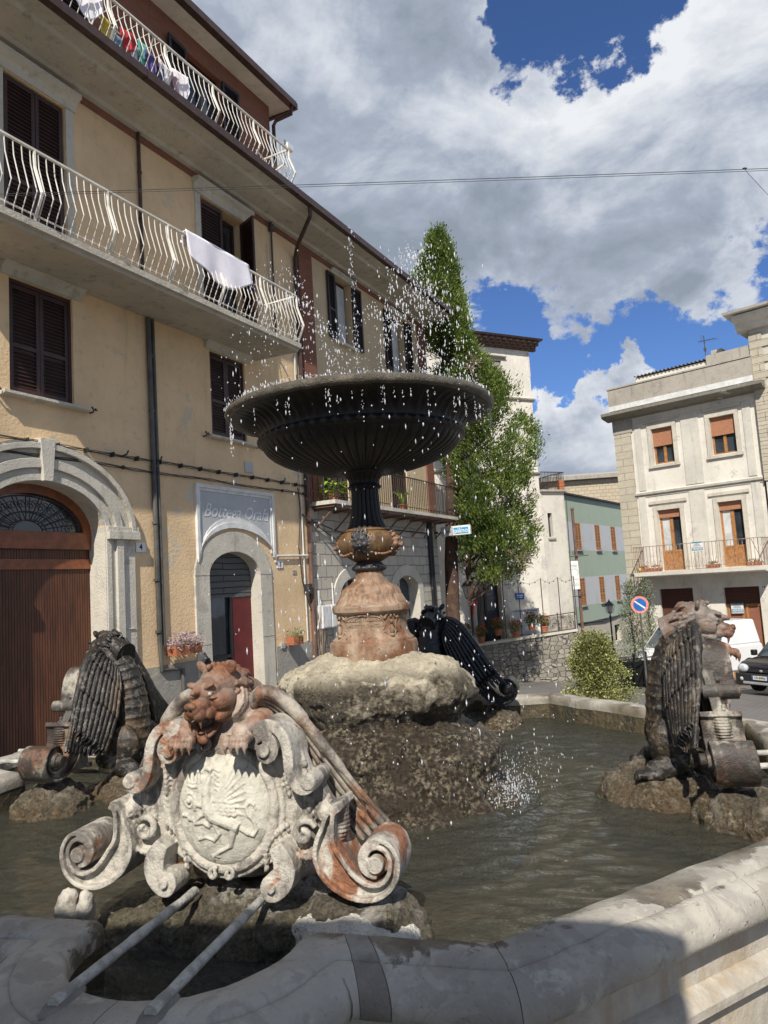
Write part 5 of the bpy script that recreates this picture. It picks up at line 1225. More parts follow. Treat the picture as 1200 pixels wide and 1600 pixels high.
M['bowl_rim'] = cast('scaled_rim', (.10, .085, .06), (.05, .03, .018), (.20, .17, .12), .5, .7, .5, .7, .4, .02)
M['pedestal_iron'] = cast('rusty_pedestal', (.37, .265, .18), (.205, .09, .04), (.13, .095, .07), .38, .62, .54, .70, .66, .006, (.5, .44, .36))
M['urn_iron'] = cast('ochre_urn', (.20, .12, .055), (.13, .06, .022), (.06, .045, .03), .45, .6, .60, .72, .30, .004)
M['lion_grey'] = cast('grey_lion_mask', (.055, .052, .052), (.03, .025, .022), (.14, .13, .12), .5, .7, .6, .72, .35, .004)
M['lion_tan'] = cast('tan_lion_mask', (.26, .15, .085), (.12, .06, .03), (.06, .05, .04), .5, .64, .6, .7, .4, .004)
M['cast_head'] = cast('brown_iron_head', (.30, .225, .175), (.215, .090, .042), (.10, .07, .055), .30, .58, .60, .76, .55, .005)
M['cast_wing'] = cast('feathered_wing_iron', (.38, .335, .275), (.24, .115, .06), (.07, .058, .048), .46, .60, .46, .60, .6, .008)
M['cast_grimy'] = cast('grimy_cream_iron', (.36, .325, .26), (.17, .085, .045), (.03, .027, .024), .46, .58, .42, .54, .45, .007)
M['cast_head_dark'] = cast('grey_brown_head', (.20, .165, .135), (.17, .072, .036), (.05, .04, .032), .44, .60, .54, .68, .45, .005)
# pale coping stone, worn, with damp along the water side
m = Mat('coping_stone', .62, .4)
a = m.mix(m.ramp(m.noise(1.6, 8, .6), .38, .62), (.40, .37, .31), (.26, .24, .20)); a = m.mix(m.ramp(m.noise(5, 8, .62, .8), .50, .56, 0, .5), a, (.22, .20, .17))
a = m.mix(m.ramp(m.noise(9, 9, .72, .3), .52, .66, 0, .6), a, (.45, .43, .37)); a = m.mix(m.ramp(m.noise(26, 6, .7), .56, .78, 0, .5), a, (.17, .155, .13))
sp = m.sep(); ax = m.math('ABSOLUTE', sp[0]); ay = m.math('ABSOLUTE', sp[1])
r8 = m.math('MAXIMUM', m.math('MAXIMUM', ax, ay), m.math('MULTIPLY', m.math('ADD', ax, ay), .7071))
wt = m.ramp(m.math('ADD', r8, m.math('MULTIPLY', m.math('SUBTRACT', m.noise(3.2, 9, .66, .5), .5), .75)), 2.245, 2.215)
wt = m.math('MULTIPLY', wt, m.ramp(m.noise(.8, 3, .5, 0, m.vec((1, 1, 1), loc=(1.5, 0, 0))), .42, .52))
a = m.mix(wt, a, m.mix(m.ramp(m.noise(12, 5), .4, .6), (.17, .145, .105), (.10, .083, .06))); m.color(a)
m.rough(m.mix(wt, (.72, .72, .72), (.36, .36, .36))); m.bump(m.math('SUBTRACT', m.math('ADD', m.noise(22, 8, .7), m.math('MULTIPLY', m.ramp(m.vor(38), .05, .25), .35)), m.math('MULTIPLY', wt, .6)), .006); M['coping'] = m.m
m = Mat('basin_wall_stone', .8, .3)
a = m.mix(m.ramp(m.noise(2.6, 8, .7), .38, .64), (.46, .42, .35), (.30, .27, .22)); a = m.mix(m.ramp(m.noise(3, 8, .65, 0, m.vec((2, 2, .25))), .52, .7, 0, .8), a, (.34, .25, .15)); m.color(a); m.bump(m.noise(16, 7, .7), .01); M['basin_out'] = m.m
m = Mat('weedy_inner_wall', .4, .5)
a = m.mix(m.ramp(m.noise(6, 8, .7, 0, m.vec((1, 1, .35))), .36, .62), (.10, .075, .035), (.045, .038, .022)); a = m.mix(m.ramp(m.noise(20, 7, .7), .56, .66), a, (.20, .16, .09)); m.color(a); m.bump(m.noise(26, 6, .7), .03); M['basin_in'] = m.m
m = Mat('basin_floor', .8, .3)
a = m.mix(m.ramp(m.noise(3, 8, .7), .36, .62), (.27, .215, .125), (.10, .075, .038)); a = m.mix(m.ramp(m.vor(9), .0, .22), (.03, .026, .014), a); m.color(a); M['basin_floor'] = m.m
M['mortar'] = simple('dark_mortar', (.15, .14, .12), (.20, .185, .16), .8, 9, .006)
M['bar_iron'] = simple('scaled_bar', (.48, .47, .42), (.24, .23, .20), .75, 18, .008, 60)
# water: clear over a brown floor, reflecting the sky
m = Mat('rippled_water', .05, .5)
for n_ in list(m.n):
    if n_.type == 'BSDF_PRINCIPLED': m.n.remove(n_)
gl = m.node('ShaderNodeBsdfGlossy'); gl.inputs['Roughness'].default_value = .045; gl.inputs[0].default_value = (.95, .97, 1, 1)
tr = m.node('ShaderNodeBsdfTransparent'); tr.inputs[0].default_value = (.60, .565, .43, 1)
df = m.node('ShaderNodeBsdfDiffuse'); df.inputs[0].default_value = (.125, .125, .09, 1)
m1 = m.node('ShaderNodeMixShader'); m1.inputs[0].default_value = .27; m.l.new(tr.outputs[0], m1.inputs[1]); m.l.new(df.outputs[0], m1.inputs[2])
fr = m.node('ShaderNodeFresnel'); fr.inputs[0].default_value = 1.46; m2 = m.node('ShaderNodeMixShader')
bp = m.node('ShaderNodeBump'); bp.inputs['Distance'].default_value = .03; bp.inputs['Strength'].default_value = .9
h = m.math('ADD', m.noise(11, 5, .62, 1.2, m.vec((1, 1.9, 1), (0, 0, R(12)))), m.math('MULTIPLY', m.noise(46, 4, .65, .8), .32)); m.l.new(h, bp.inputs['Height'])
for q in (gl, df, fr): m.l.new(bp.outputs[0], q.inputs['Normal'])
m.l.new(fr.outputs[0], m2.inputs[0]); m.l.new(m1.outputs[0], m2.inputs[1]); m.l.new(gl.outputs[0], m2.inputs[2]); m.l.new(m2.outputs[0], m.n['Material Output'].inputs[0]); M['water'] = m.m
M['drop'] = simple('water_drop', (.92, .94, .97), None, .12, 6, 0, spec=.9); M['drop'].node_tree.nodes['Principled BSDF'].inputs['Transmission Weight'].default_value = .25

# ================================================================ BASIN  (frame: x across, -y towards the viewer)
CF = (-.11, 4.5); RZ = R(-14.2)
def inF(o): o.location = (CF[0], CF[1], 0); o.rotation_euler = (0, 0, RZ)
ba = thing('fountain_basin', 'wide octagonal stone fountain basin with rounded lobes and thick moulded rim', 'basin', (CF[0], CF[1], -.15), RZ); OB = (0, 0, -.15)
def dens(pts, step):
    o = [pts[0]]
    for a, b in zip(pts, pts[1:]):
        d = math.dist(a[0], b[0]); k = max(1, int(d / step))
        for i in range(1, k + 1): f = i / k; o.append(((a[0][0] + (b[0][0] - a[0][0]) * f, a[0][1] + (b[0][1] - a[0][1]) * f), (a[1][0] + (b[1][0] - a[1][0]) * f, a[1][1] + (b[1][1] - a[1][1]) * f)))
    return o
AP = 2.165; W_ = .235; VX = AP * math.tan(R(22.5)); VXo = (AP + W_) * math.tan(R(22.5)); LR = .335
lobe = [((-.44, -AP), (-.572, -AP - W_)), ((-.345, -AP), (-.565, -AP - W_ - .002)), ((-LR, -AP - .02), (-.56, -AP - W_ - .008))]
for i in range(0, 25):
    f = i / 24; ai = math.pi + math.pi * f; ao = R(195.5) + R(149) * f
    lobe.append(((LR * math.cos(ai), -2.245 + LR * math.sin(ai)), (.575 * math.cos(ao), -2.245 + .575 * math.sin(ao))))
lobe += [((LR + .01, -AP - .02), (.56, -AP - W_ - .008)), ((.37, -AP), (.565, -AP - W_ - .002)), ((.46, -AP), (.575, -AP - W_))]
side = [((-VX, -AP), (-VXo, -AP - W_)), ((-.62, -AP), (-.66, -AP - W_))]
PATCH = [lobe[-1], ((.53, -AP), (.66, -AP - W_))]
M['old_mortar'] = simple('old_mortar', (.29, .27, .225), (.19, .17, .14), .8, 7, .008)
stones = [side[:2] + lobe[:1], lobe[0:16], lobe[15:], PATCH, [PATCH[1], ((VX, -AP), (VXo, -AP - W_))]]
r45 = math.sqrt(.5)
def rot(p, a): return (p[0] * math.cos(a) - p[1] * math.sin(a), p[0] * math.sin(a) + p[1] * math.cos(a))
dg_a = ((VX, -AP), (VXo, -AP - W_)); dg_b = ((AP, -VX), (AP + W_, -VXo)); dmid = tuple(tuple((dg_a[k][i] + dg_b[k][i]) / 2 for i in range(2)) for k in range(2))
stones += [[dg_a, dmid], [dmid, dg_b]]
prof = [(.03, .925), (.0, .93), (.0, .955), (.02, .985), (.07, 1.0), (.30, 1.003), (.55, 1.0), (.59, .993), (.615, .986), (.645, .991), (.74, .987), (.86, .974), (.95, .953), (1.0, .925), (1.0, .90), (.965, .88), (.90, .874), (.72, .874), (.5, .84)]
full = []
for q in range(4):
    for st in stones:
        pts = dens([(rot(a, q * math.pi / 2), rot(b, q * math.pi / 2)) for a, b in st], .035); full += pts[:-1]
        s = MB(); m_ = len(pts); k = len(prof)
        # 5 mm joint at both ends
        for e in (0, -1):
            a, b = pts[e]; a2, b2 = pts[1 if e == 0 else -2]; L_ = max(math.dist(a, a2), 1e-4); f = min(.9, .0014 / L_); pts[e] = ((a[0] + (a2[0] - a[0]) * f, a[1] + (a2[1] - a[1]) * f), (b[0] + (b2[0] - b[0]) * f, b[1] + (b2[1] - b[1]) * f))
        for j, (a, b) in enumerate(pts):
            for (f, z) in prof:
                x = a[0] + (b[0] - a[0]) * f; y = a[1] + (b[1] - a[1]) * f; nz = noise.noise(Vector((x * 3, y * 3, z * 5))) * .008 + noise.noise(Vector((x * 11, y * 11, z * 8))) * .005; f = f + (noise.noise(Vector((x * 9, y * 9, z * 14))) * .03 if f > .5 else 0); x = a[0] + (b[0] - a[0]) * f; y = a[1] + (b[1] - a[1]) * f
                s.v.append((x, y, z + nz))
        for j in range(m_ - 1):
            for i in range(k):
                i2 = (i + 1) % k; s.f.append((j * k + i, j * k + i2, (j + 1) * k + i2, (j + 1) * k + i))
        s.f += [tuple(range(k)), tuple(range((m_ - 1) * k, m_ * k))]
        s.build('rim_stone' if st is not PATCH else 'mortar_joint', M['coping'] if st is not PATCH or q else M['old_mortar'], ba, 50, OB)
def loft(name, rings, mat, parent=ba, sm=40):
    s = MB(); n = len(full)
    for f, z in rings:
        for a, b in full: s.v.append((a[0] + (b[0] - a[0]) * f, a[1] + (b[1] - a[1]) * f, z))
    for j in range(len(rings) - 1):
        for i in range(n): i2 = (i + 1) % n; s.f.append((j * n + i, j * n + i2, (j + 1) * n + i2, (j + 1) * n + i))
    return s.build(name, mat, parent, sm, OB)
loft('joint_mortar', [(.01, .90), (.02, .980), (.1, .9965), (.55, .9955), (.60, .984), (.66, .984), (.74, .981), (.88, .966), (.975, .925), (.97, .90), (.93, .885), (.8, .88)], M['mortar'])
loft('outer_wall', [(.62, .878), (.62, .74), (.72, .73), (.84, .70), (.84, .675), (.70, .655), (.64, .64), (.64, .22), (.80, .19), (.95, .12), (.95, -.9)], M['basin_out'])
loft('inner_wall', [(.008, .94), (.008, .5)], M['basin_in'])
s = MB(); s.v = [(a[0], a[1], .52) for a, b in full]; s.f = [tuple(range(len(full)))]; s.build('floor', M['basin_floor'], ba, None, OB)
# kerb step round the basin
s = MB(); 
loft('basin_step', [(.70, .0), (2.5, .0), (2.6, -.02), (2.6, -.9)], M['plinth'])
# ---- water sheet with real ripples
def inside(x, y):
    if max(abs(x), abs(y)) < AP + .02 and abs(x) + abs(y) < AP * 1.4142 + .02: return True
    for q in range(4):
        u, v = rot((x, y), -q * math.pi / 2)
        if abs(u) < LR + .01 and -2.245 <= v < -AP + .05: return True
        if v < -2.2 and math.hypot(u, v + 2.245) < LR + .01: return True
    return False
s = MB(); N = 300; ext = 2.62; idx = {}
for j in range(N + 1):
    for i in range(N + 1):
        x = -ext + 2 * ext * i / N; y = -ext + 2 * ext * j / N
        if not inside(x, y): continue
        r = math.hypot(x, y); h = .006 * math.sin(r * 34 + 3 * noise.noise(Vector((x * 2, y * 2, 0)))) * math.exp(-max(0, r - .8) * 1.1)
        h += .008 * noise.noise(Vector((x * 5 + y * 1.2, y * 9, 1))) + .005 * noise.noise(Vector((x * 13, y * 17, 4))) + .014 * noise.noise(Vector((x * 24, y * 24, 8))) * math.exp(-((x - .75) ** 2 + (y + .35) ** 2) * 9)
        idx[(i, j)] = len(s.v); s.v.append((x, y, h))
for (i, j), a in idx.items():
    q = [(i + 1, j), (i + 1, j + 1), (i, j + 1)]
    if all(k in idx for k in q): s.f.append((a,) + tuple(idx[k] for k in q))
o = s.build('basin_water', M['water'], None, 180, recalc=False); o.location = (CF[0], CF[1], .815); o.rotation_euler = (0, 0, RZ); tag(o, kind='structure')

# ================================================================ CENTRAL ROCK
def rdisp(amp, sc, seed=0, ledge=0):
    def f(p, n):
        q = p * sc + Vector((seed, seed * 2, 5))
        if ledge:
            n = n + Vector((0, 0, .0)); lz = noise.noise(Vector((p.x * 1.3, p.y * 1.3, p.z * 8.5 + noise.noise(p * 2) * 1.2))) * ledge * (1 - .7 * abs(n.z)); p = p + Vector((0, 0, 0))
            return n * (noise.fractal(q, 1.0, 2.1, 5) * amp - abs(noise.noise(q * 5)) * amp * .4 + noise.noise(q * 19) * amp * .12 + noise.noise(q * 8) * amp * .22 + lz)
        v = noise.fractal(q, 1.0, 2.1, 5) * amp - abs(noise.noise(q * 5)) * amp * .4 + noise.noise(q * 19) * amp * .09 + (abs(noise.noise(q * 2.4)) - .3) * amp * .7 + noise.noise(q * 9) * amp * .18
        return n * v
    return f
rk = thing('central_rock', 'massive rounded weed-covered boulder in mid basin carrying the tiered fountain', 'boulder', (CF[0], CF[1], .50), RZ)
s = MB(); s.ell((.0, 0, .89), (.60, .56, .245), 24); s.ell((-.26, -.05, .87), (.36, .40, .22), 20); s.ell((.25, .0, .87), (.36, .40, .21), 20); s.ell((0, 0, 1.06), (.36, .34, .085), 20)
s.ell((.02, -.02, .56), (.62, .58, .30), 24); s.ell((.22, -.05, .50), (.52, .50, .28), 20); s.ell((.18, -.22, .40), (.50, .46, .26), 20); s.ell((-.28, -.18, .30), (.50, .48, .30), 20); s.ell((.42, -.10, .28), (.36, .42, .22), 18); s.ell((.30, -.40, .26), (.45, .36, .16), 18)
s.ell((.05, .1, .1), (.86, .80, .36), 24); s.ell((.50, -.30, .14), (.34, .34, .28), 16); s.ell((.60, -.16, .22), (.30, .32, .19), 16); s.ell((.62, .12, .16), (.26, .30, .18), 16); s.ell((.34, -.52, .16), (.34, .24, .17), 16); s.ell((-.35, -.45, .1), (.45, .35, .25), 16); s.ell((.1, -.6, .14), (.42, .26, .20), 16)
fuse(s, 'boulder', .011, M['rock_mid'], rk, 3, rdisp(.055, 2.4, 0, .05))

# ================================================================ TIERED FOUNTAIN
ft = thing('tiered_fountain', 'cast iron fountain: rusty inscribed pedestal, lion urn, fluted stem and wide black bowl', 'fountain', (CF[0], CF[1], 1.50), RZ); O3 = (0, 0, 1.50)
TD = 2 * math.pi
s = MB(); pf = [(.262, 1.50), (.264, 1.60), (.263, 1.672), (.258, 1.682), (.247, 1.684), (.244, 1.698), (.230, 1.708), (.222, 1.716), (.214, 1.735), (.209, 1.76), (.206, 1.80), (.209, 1.835), (.216, 1.848), (.228, 1.852), (.236, 1.862), (.237, 1.888), (.232, 1.898), (.222, 1.902)]
def dr1(a, j, r, z): return (noise.noise(Vector((math.cos(a) * 9, math.sin(a) * 9, z * 30))) * .0015, 0)
s.lathe(pf, 128, dr1); dm = s.build('pedestal_drum', M['pedestal_iron'], ft, 28, O3)
pf = [(.223, 1.899), (.206, 1.915), (.198, 1.93), (.192, 1.94), (.186, 1.953), (.184, 1.957), (.180, 1.962), (.176, 1.975), (.164, 1.995), (.150, 2.008), (.138, 2.014), (.134, 2.018), (.122, 2.024), (.106, 2.040), (.093, 2.062), (.085, 2.085), (.083, 2.095)]
def lf(a, j, r, z):
    if 1.90 < z < 1.955: return (.010 * abs(math.sin(a * 18)) ** .5 - .006, 0)
    if 1.96 < z < 2.01: return (.013 * abs(math.sin(a * 10)) ** .5 - .008, 0)
    return (0, 0)
s = MB(); s.lathe(pf, 352, lf); s.build('pedestal_dome', M['pedestal_iron'], ft, 60, O3)
s = MB(); s.lathe([(.07, 2.09), (.092, 2.10), (.102, 2.112), (.102, 2.124), (.09, 2.136), (.078, 2.15), (.07, 2.16)], 120, lambda a, j, r, z: ((.006 * abs(math.sin(a * 12)) if 2.10 < z < 2.13 else 0), 0)); s.build('neck_ring', M['lion_grey'], ft, 50, O3)
s = MB(); s.lathe([(.07, 2.15), (.098, 2.165), (.126, 2.182), (.150, 2.202), (.166, 2.224), (.176, 2.25), (.179, 2.275), (.174, 2.302), (.160, 2.325), (.146, 2.334), (.150, 2.342), (.140, 2.352), (.125, 2.356)], 192,
     lambda a, j, r, z: ((-.008 * (1 - abs(math.sin(a * 16)) ** .5) * (1 if z < 2.222 else 0)), 0)); s.build('urn', M['urn_iron'], ft, 50, O3)
col_pf = [(.128, 2.352), (.114, 2.372), (.100, 2.41), (.091, 2.46), (.087, 2.52), (.085, 2.58), (.086, 2.597), (.098, 2.603), (.101, 2.613), (.095, 2.623), (.090, 2.630), (.094, 2.648), (.104, 2.668), (.122, 2.684), (.136, 2.694), (.138, 2.704), (.130, 2.716), (.12, 2.73)]
s = MB(); s.lathe(col_pf, 160, lambda a, j, r, z: ((-.010 * (1 - abs(math.sin(a * 10)) ** .6) if (z < 2.595 or 2.63 < z < 2.68) else (.004 * math.sin(a * 20 + z * 300) if 2.6 < z < 2.62 else 0)), 0)); s.build('fluted_stem', M['bowl_iron'], ft, 60, O3)
bp_ = [(.10, 2.700), (.155, 2.700), (.17, 2.700), (.23, 2.705), (.30, 2.716), (.37, 2.732), (.44, 2.754), (.50, 2.778), (.55, 2.806), (.585, 2.835), (.605, 2.862), (.612, 2.880), (.620, 2.884), (.634, 2.892), (.638, 2.905), (.634, 2.918), (.622, 2.926), (.622, 2.934), (.634, 2.955), (.652, 2.982), (.680, 3.008), (.715, 3.026), (.755, 3.036), (.785, 3.040), (.795, 3.044)]
def flute(a, j, r, z):
    if .165 < r < .607 and z < 2.87: return (0, .011 * (1 - abs(math.sin(a * 30)) ** .55) * min(1, (r - .16) * 8))
    if 2.886 < z < 2.922: return (.004 * math.sin(a * 60 + z * 260), 0)
    if 2.94 < z < 3.036: return (-.010 * abs(math.sin(a * 36 + (z - 2.94) * 9)) ** .5 + .006 * math.sin(a * 18) ** 2, .004 * math.sin(a * 72))
    return (0, 0)
s = MB(); s.lathe(bp_, 720, flute); s.f.pop(); s.f.pop(); bw = s.build('bowl', M['bowl_iron'], ft, 60, O3)
s = MB(); s.lathe([(.792, 3.042), (.808, 3.044), (.820, 3.055), (.824, 3.070), (.818, 3.086), (.802, 3.096), (.775, 3.098), (.75, 3.088), (.70, 3.05), (.5, 2.96), (.2, 2.90), (.01, 2.89)], 192, lambda a, j, r, z: (noise.noise(Vector((math.cos(a) * 7, math.sin(a) * 7, z * 20))) * .004, noise.noise(Vector((math.cos(a) * 12, math.sin(a) * 12, 3))) * .005 if 3.04 < z else 0))
s.f.pop(); s.f.pop(); s.build('bowl_rim', M['bowl_rim'], ft, 60, O3)
s = MB(); s.lathe([(.05, 2.89), (.03, 2.95), (.028, 3.16), (.036, 3.17), (.036, 3.26), (.028, 3.285), (.026, 3.30), (.018, 3.325), (.012, 3.335), (.008, 3.37)], 16); s.build('nozzle', M['lion_grey'], ft, 50, O3)
s = MB(); s.lathe([(.74, 3.068), (.01, 3.068)], 64); s.f.pop(); s.f.pop(); wq = s.build('bowl_water', M['water'], ft, 60, O3)
# inscription and its frame, bent round the drum
def bend(o_mesh, R0, a0=-math.pi / 2):
    for v in o_mesh.vertices:
        x, y, z = v.co; r = R0 + z; a = a0 + x / R0; v.co = (r * math.cos(a), r * math.sin(a), y)
for i, (tx, z_, sz) in enumerate((('SOCIETA ITALIANA', 1.815, .0265), ('CONDOTTE D\'ACQUA', 1.781, .0265), ('COSTRUI\'', 1.748, .0265))):
    o = text_obj('inscription', tx, sz, M['pedestal_iron'], ft, (0, 0, 0), (0, 0, 0), depth=.0022, bold=.0007)
    me = o.data
    for v in me.vertices: v.co.y += z_ - 1.50
    bend(me, .2085)
for q in range(4):
    a0 = -math.pi / 2 + q * math.pi / 2; s = MB()
    s.tube([((.2085 + .002) * math.cos(a0 + .60 * math.copysign(abs(math.cos(t)) ** .75, math.cos(t))), (.2105) * math.sin(a0 + .60 * math.copysign(abs(math.cos(t)) ** .75, math.cos(t))), 1.782 + .056 * math.copysign(abs(math.sin(t)) ** .8, math.sin(t))) for t in [k * TD / 48 for k in range(49)]], .0042, 6)
    for zz in (1.842, 1.722):
        for dx in (-.09, -.045, 0, .045, .09): s.ell((.211 * math.cos(a0 + dx), .212 * math.sin(a0 + dx), zz + (.0 if abs(dx) < .05 else -.004)), (.009, .009, .009), 8)
    for sg in (-1, 1):      # curling leaf scrolls between the medallions
        for zz, k_ in ((1.835, 1), (1.728, -1)):
            s.tube([(.211 * math.cos(a0 + sg * (.50 + i * .028)), .211 * math.sin(a0 + sg * (.50 + i * .028)), zz + k_ * (.004 - .020 * math.sin(i * .5))) for i in range(8)], [.006 + .0006 * i for i in range(8)], 6)
    a1 = a0 + math.pi / 4
    s.ell((.222 * math.cos(a1), .222 * math.sin(a1), 1.755), (.014, .014, .03), 10); s.ell((.226 * math.cos(a1), .226 * math.sin(a1), 1.80), (.012, .012, .014), 10); s.ell((.222 * math.cos(a1), .222 * math.sin(a1), 1.722), (.018, .018, .012), 8); s.ell((.22 * math.cos(a1), .22 * math.sin(a1), 1.83), (.008, .008, .012), 8)
    s.build('relief', M['pedestal_iron'], ft, 60, O3)
# lion masks on the urn
def lion_mask():
    s = MB()
    s.ell((0, .006, 0), (.050, .036, .056), 14); s.ell((0, -.022, -.014), (.024, .028, .018), 12); s.ell((0, -.046, -.004), (.013, .008, .009), 8); s.ell((-.010, -.042, -.018), (.012, .012, .010), 8); s.ell((.010, -.042, -.018), (.012, .012, .010), 8)
    for sg in (-1, 1):
        s.ell((sg * .020, -.020, .020), (.017, .012, .007), 8); s.ell((sg * .030, -.008, -.012), (.017, .02, .02), 8); s.ell((sg * .018, -.024, .010), (.006, .006, .004), 6); s.ell((sg * .040, -.002, .045), (.010, .010, .014), 8)
    s.ell((0, -.018, .028), (.008, .016, .02), 8); s.ell((0, -.022, -.044), (.013, .014, .008), 8)
    for ring, (rr, nn) in enumerate(((.056, 15), (.068, 18))):
        for k in range(nn):
            a = TD * (k + ring * .5) / nn + .1 * math.sin(k * 5); q0 = Vector((rr * .86 * math.cos(a), .006 + ring * .012, rr * .98 * math.sin(a))); q1 = Vector((rr * 1.18 * math.cos(a + .22), .018 + ring * .014, rr * 1.25 * math.sin(a + .22))); s.tube([q0, q0.lerp(q1, .5) - Vector((0, .006, 0)), q1], [.009, .0085, .003], 7)
    return fuse(s, 'lion_head', .0032, M['lion_grey'], ft, 1)
lm = lion_mask(); 
for q in range(4):
    o = lm if q == 0 else lm.copy()
    if q: col.objects.link(o); o.parent = ft
    a = q * math.pi / 2; o.location = (.170 * math.sin(a), -.170 * math.cos(a), 2.266 - 1.50); o.rotation_euler = (R(6), 0, a)
    if q in (1, 3):
        o.material_slots[0].link = 'OBJECT'; o.material_slots[0].material = M['lion_tan']
s = MB()
for k in range(4):
    for i in range(-3, 4):
        a = -math.pi / 4 + k * math.pi / 2 + i * .13; s.ell((.165 * math.cos(a), .165 * math.sin(a), 2.205 - abs(i) * .0 - .012 * math.cos(i * .5)), (.014, .014, .009), 8)
s.build('garland', M['lion_tan'], ft, 60, O3)

# ================================================================ GRIFFIN STATUE (built once, four times used)
gr = thing('griffin_statue', 'cream and rust griffin gripping a scrolled crest with an oval shield, nearest the viewer', 'statue', (0, 0, 0), 0, 'winged griffins around the basin')
def mir(f):
    for sg in (1, -1): f(sg)
ZL = lambda z: .10 * z                                  # the crest leans back a little
s = MB()
plate = [(0, .05), (.09, .055), (.17, .085), (.24, .13), (.32, .115), (.40, .10), (.44, .13), (.425, .19), (.44, .27), (.40, .31), (.37, .36), (.325, .41), (.30, .47), (.25, .52), (.17, .47), (.12, .50), (.05, .47), (0, .48)]
poly = plate + [(-x, z) for x, z in reversed(plate[1:-1])]
s.prism(poly, .035, .085)
def up_scroll(sg):
    P_ = [(.205, .497, .020), (.190, .505, .022), (.182, .490, .024), (.190, .470, .026), (.212, .462, .028), (.236, .474, .030), (.243, .502, .032), (.228, .532, .034), (.198, .545, .036), (.166, .534, .036), (.146, .505, .036)]
    s.ribbon([(sg * x * .93, z, w) for x, z, w in crv(P_)], -.055, .09)
    Q_ = [(.146, .505, .036), (.150, .545, .036), (.178, .575, .036), (.218, .583, .038), (.258, .566, .038), (.287, .528, .038), (.298, .48, .038), (.303, .43, .038), (.318, .388, .036), (.345, .362, .034), (.376, .362, .032), (.396, .382, .028), (.388, .404, .024), (.368, .402, .020)]
    s.ribbon([(sg * x * .93, z, w) for x, z, w in crv(Q_[1:])], -.055, .11)
    s.tube([(sg * .190, -.07, .497), (sg * .190, .12, .497)], .024, 16); s.tube([(sg * .354, -.062, .388), (sg * .354, .11, .388)], .026, 16)
    for k in range(9): s.ell((sg * (.428 + .008 * math.sin(k * .4)), .055, .175 + .0135 * k), (.028 + .006 * math.sin(k * .39), .042, .0085), 12)
def low_scroll(sg):
    P_ = [(.455, .295, .022), (.432, .285, .030), (.418, .262, .040), (.410, .225, .052), (.400, .180, .075), (.405, .135, .100), (.432, .090, .105), (.475, .052, .090), (.525, .030, .072), (.575, .028, .056), (.618, .050, .046), (.642, .090, .042), (.643, .135, .040), (.622, .170, .038), (.586, .182, .036), (.552, .168, .034), (.535, .135, .032), (.545, .100, .030), (.575, .085, .028), (.602, .098, .024), (.605, .122, .020), (.590, .132, .016)]
    P_ = crv(P_); s.ribbon([(sg * x, z, w) for x, z, w in P_], -.005, .13)
    # raised flanges on both edges
    A_ = []; B_ = []
    for i in range(len(P_)):
        a = Vector(P_[max(0, i - 1)][:2]); b = Vector(P_[min(len(P_) - 1, i + 1)][:2]); d = (b - a).normalized(); n = Vector((-d.y, d.x)); c = Vector(P_[i][:2]); w = P_[i][2]
        A_.append((sg * (c.x + n.x * (w / 2 - .007)), c.y + n.y * (w / 2 - .007), .016)); B_.append((sg * (c.x - n.x * (w / 2 - .007)), c.y - n.y * (w / 2 - .007), .016))
    s.ribbon(A_[:74], -.034, .15); s.ribbon(B_[:74], -.034, .15)
    s.tube([(sg * .582, -.045, .118), (sg * .582, .20, .118)], .028, 18); s.tube([(sg * .582, .02, .118), (sg * .582, .17, .118)], [.046, .040], 20)
def feet(sg):
    P_ = [(.20, .17, .05), (.225, .13, .07), (.235, .09, .08), (.225, .045, .07), (.205, .010, .040), (.175, .004, .030), (.157, .028, .026), (.165, .056, .024), (.190, .060, .020), (.200, .042, .016)]
    s.ribbon([(sg * (x + .02), z, w) for x, z, w in crv(P_)], -.05, .06); s.tube([(sg * .208, -.065, .038), (sg * .208, .06, .038)], .017, 12)
for sg in (1, -1): up_scroll(sg); low_scroll(sg); feet(sg)
# oval frame, double
def oval(rx, rz, cz, r, y, n=56): s.tube([(rx * math.cos(TD * k / n), y, cz + rz * math.sin(TD * k / n)) for k in range(n + 1)], r, 10)
oval(.197, .213, .283, .019, .015); oval(.222, .238, .280, .012, .030)
for sg in (1, -1):           # pairs of little volutes at the foot and head of the oval
    s.tube([(sg * (.030 + .022 * (1 - k * .07) * math.cos(2.2 - k * .6)), -.012 - k * .001, .063 + .022 * (1 - k * .07) * math.sin(2.2 - k * .6)) for k in range(12)], .009, 8)
    s.tube([(sg * (.060 + .034 * (1 - k * .06) * math.cos(-1.2 + k * .5)), -.018 - k * .001, .510 + .034 * (1 - k * .06) * math.sin(-1.2 + k * .5)) for k in range(13)], .011, 8)
    s.tube([(sg * (.085 + .04 * k), .0, .515 - .012 * k) for k in range(3)], .016, 8)
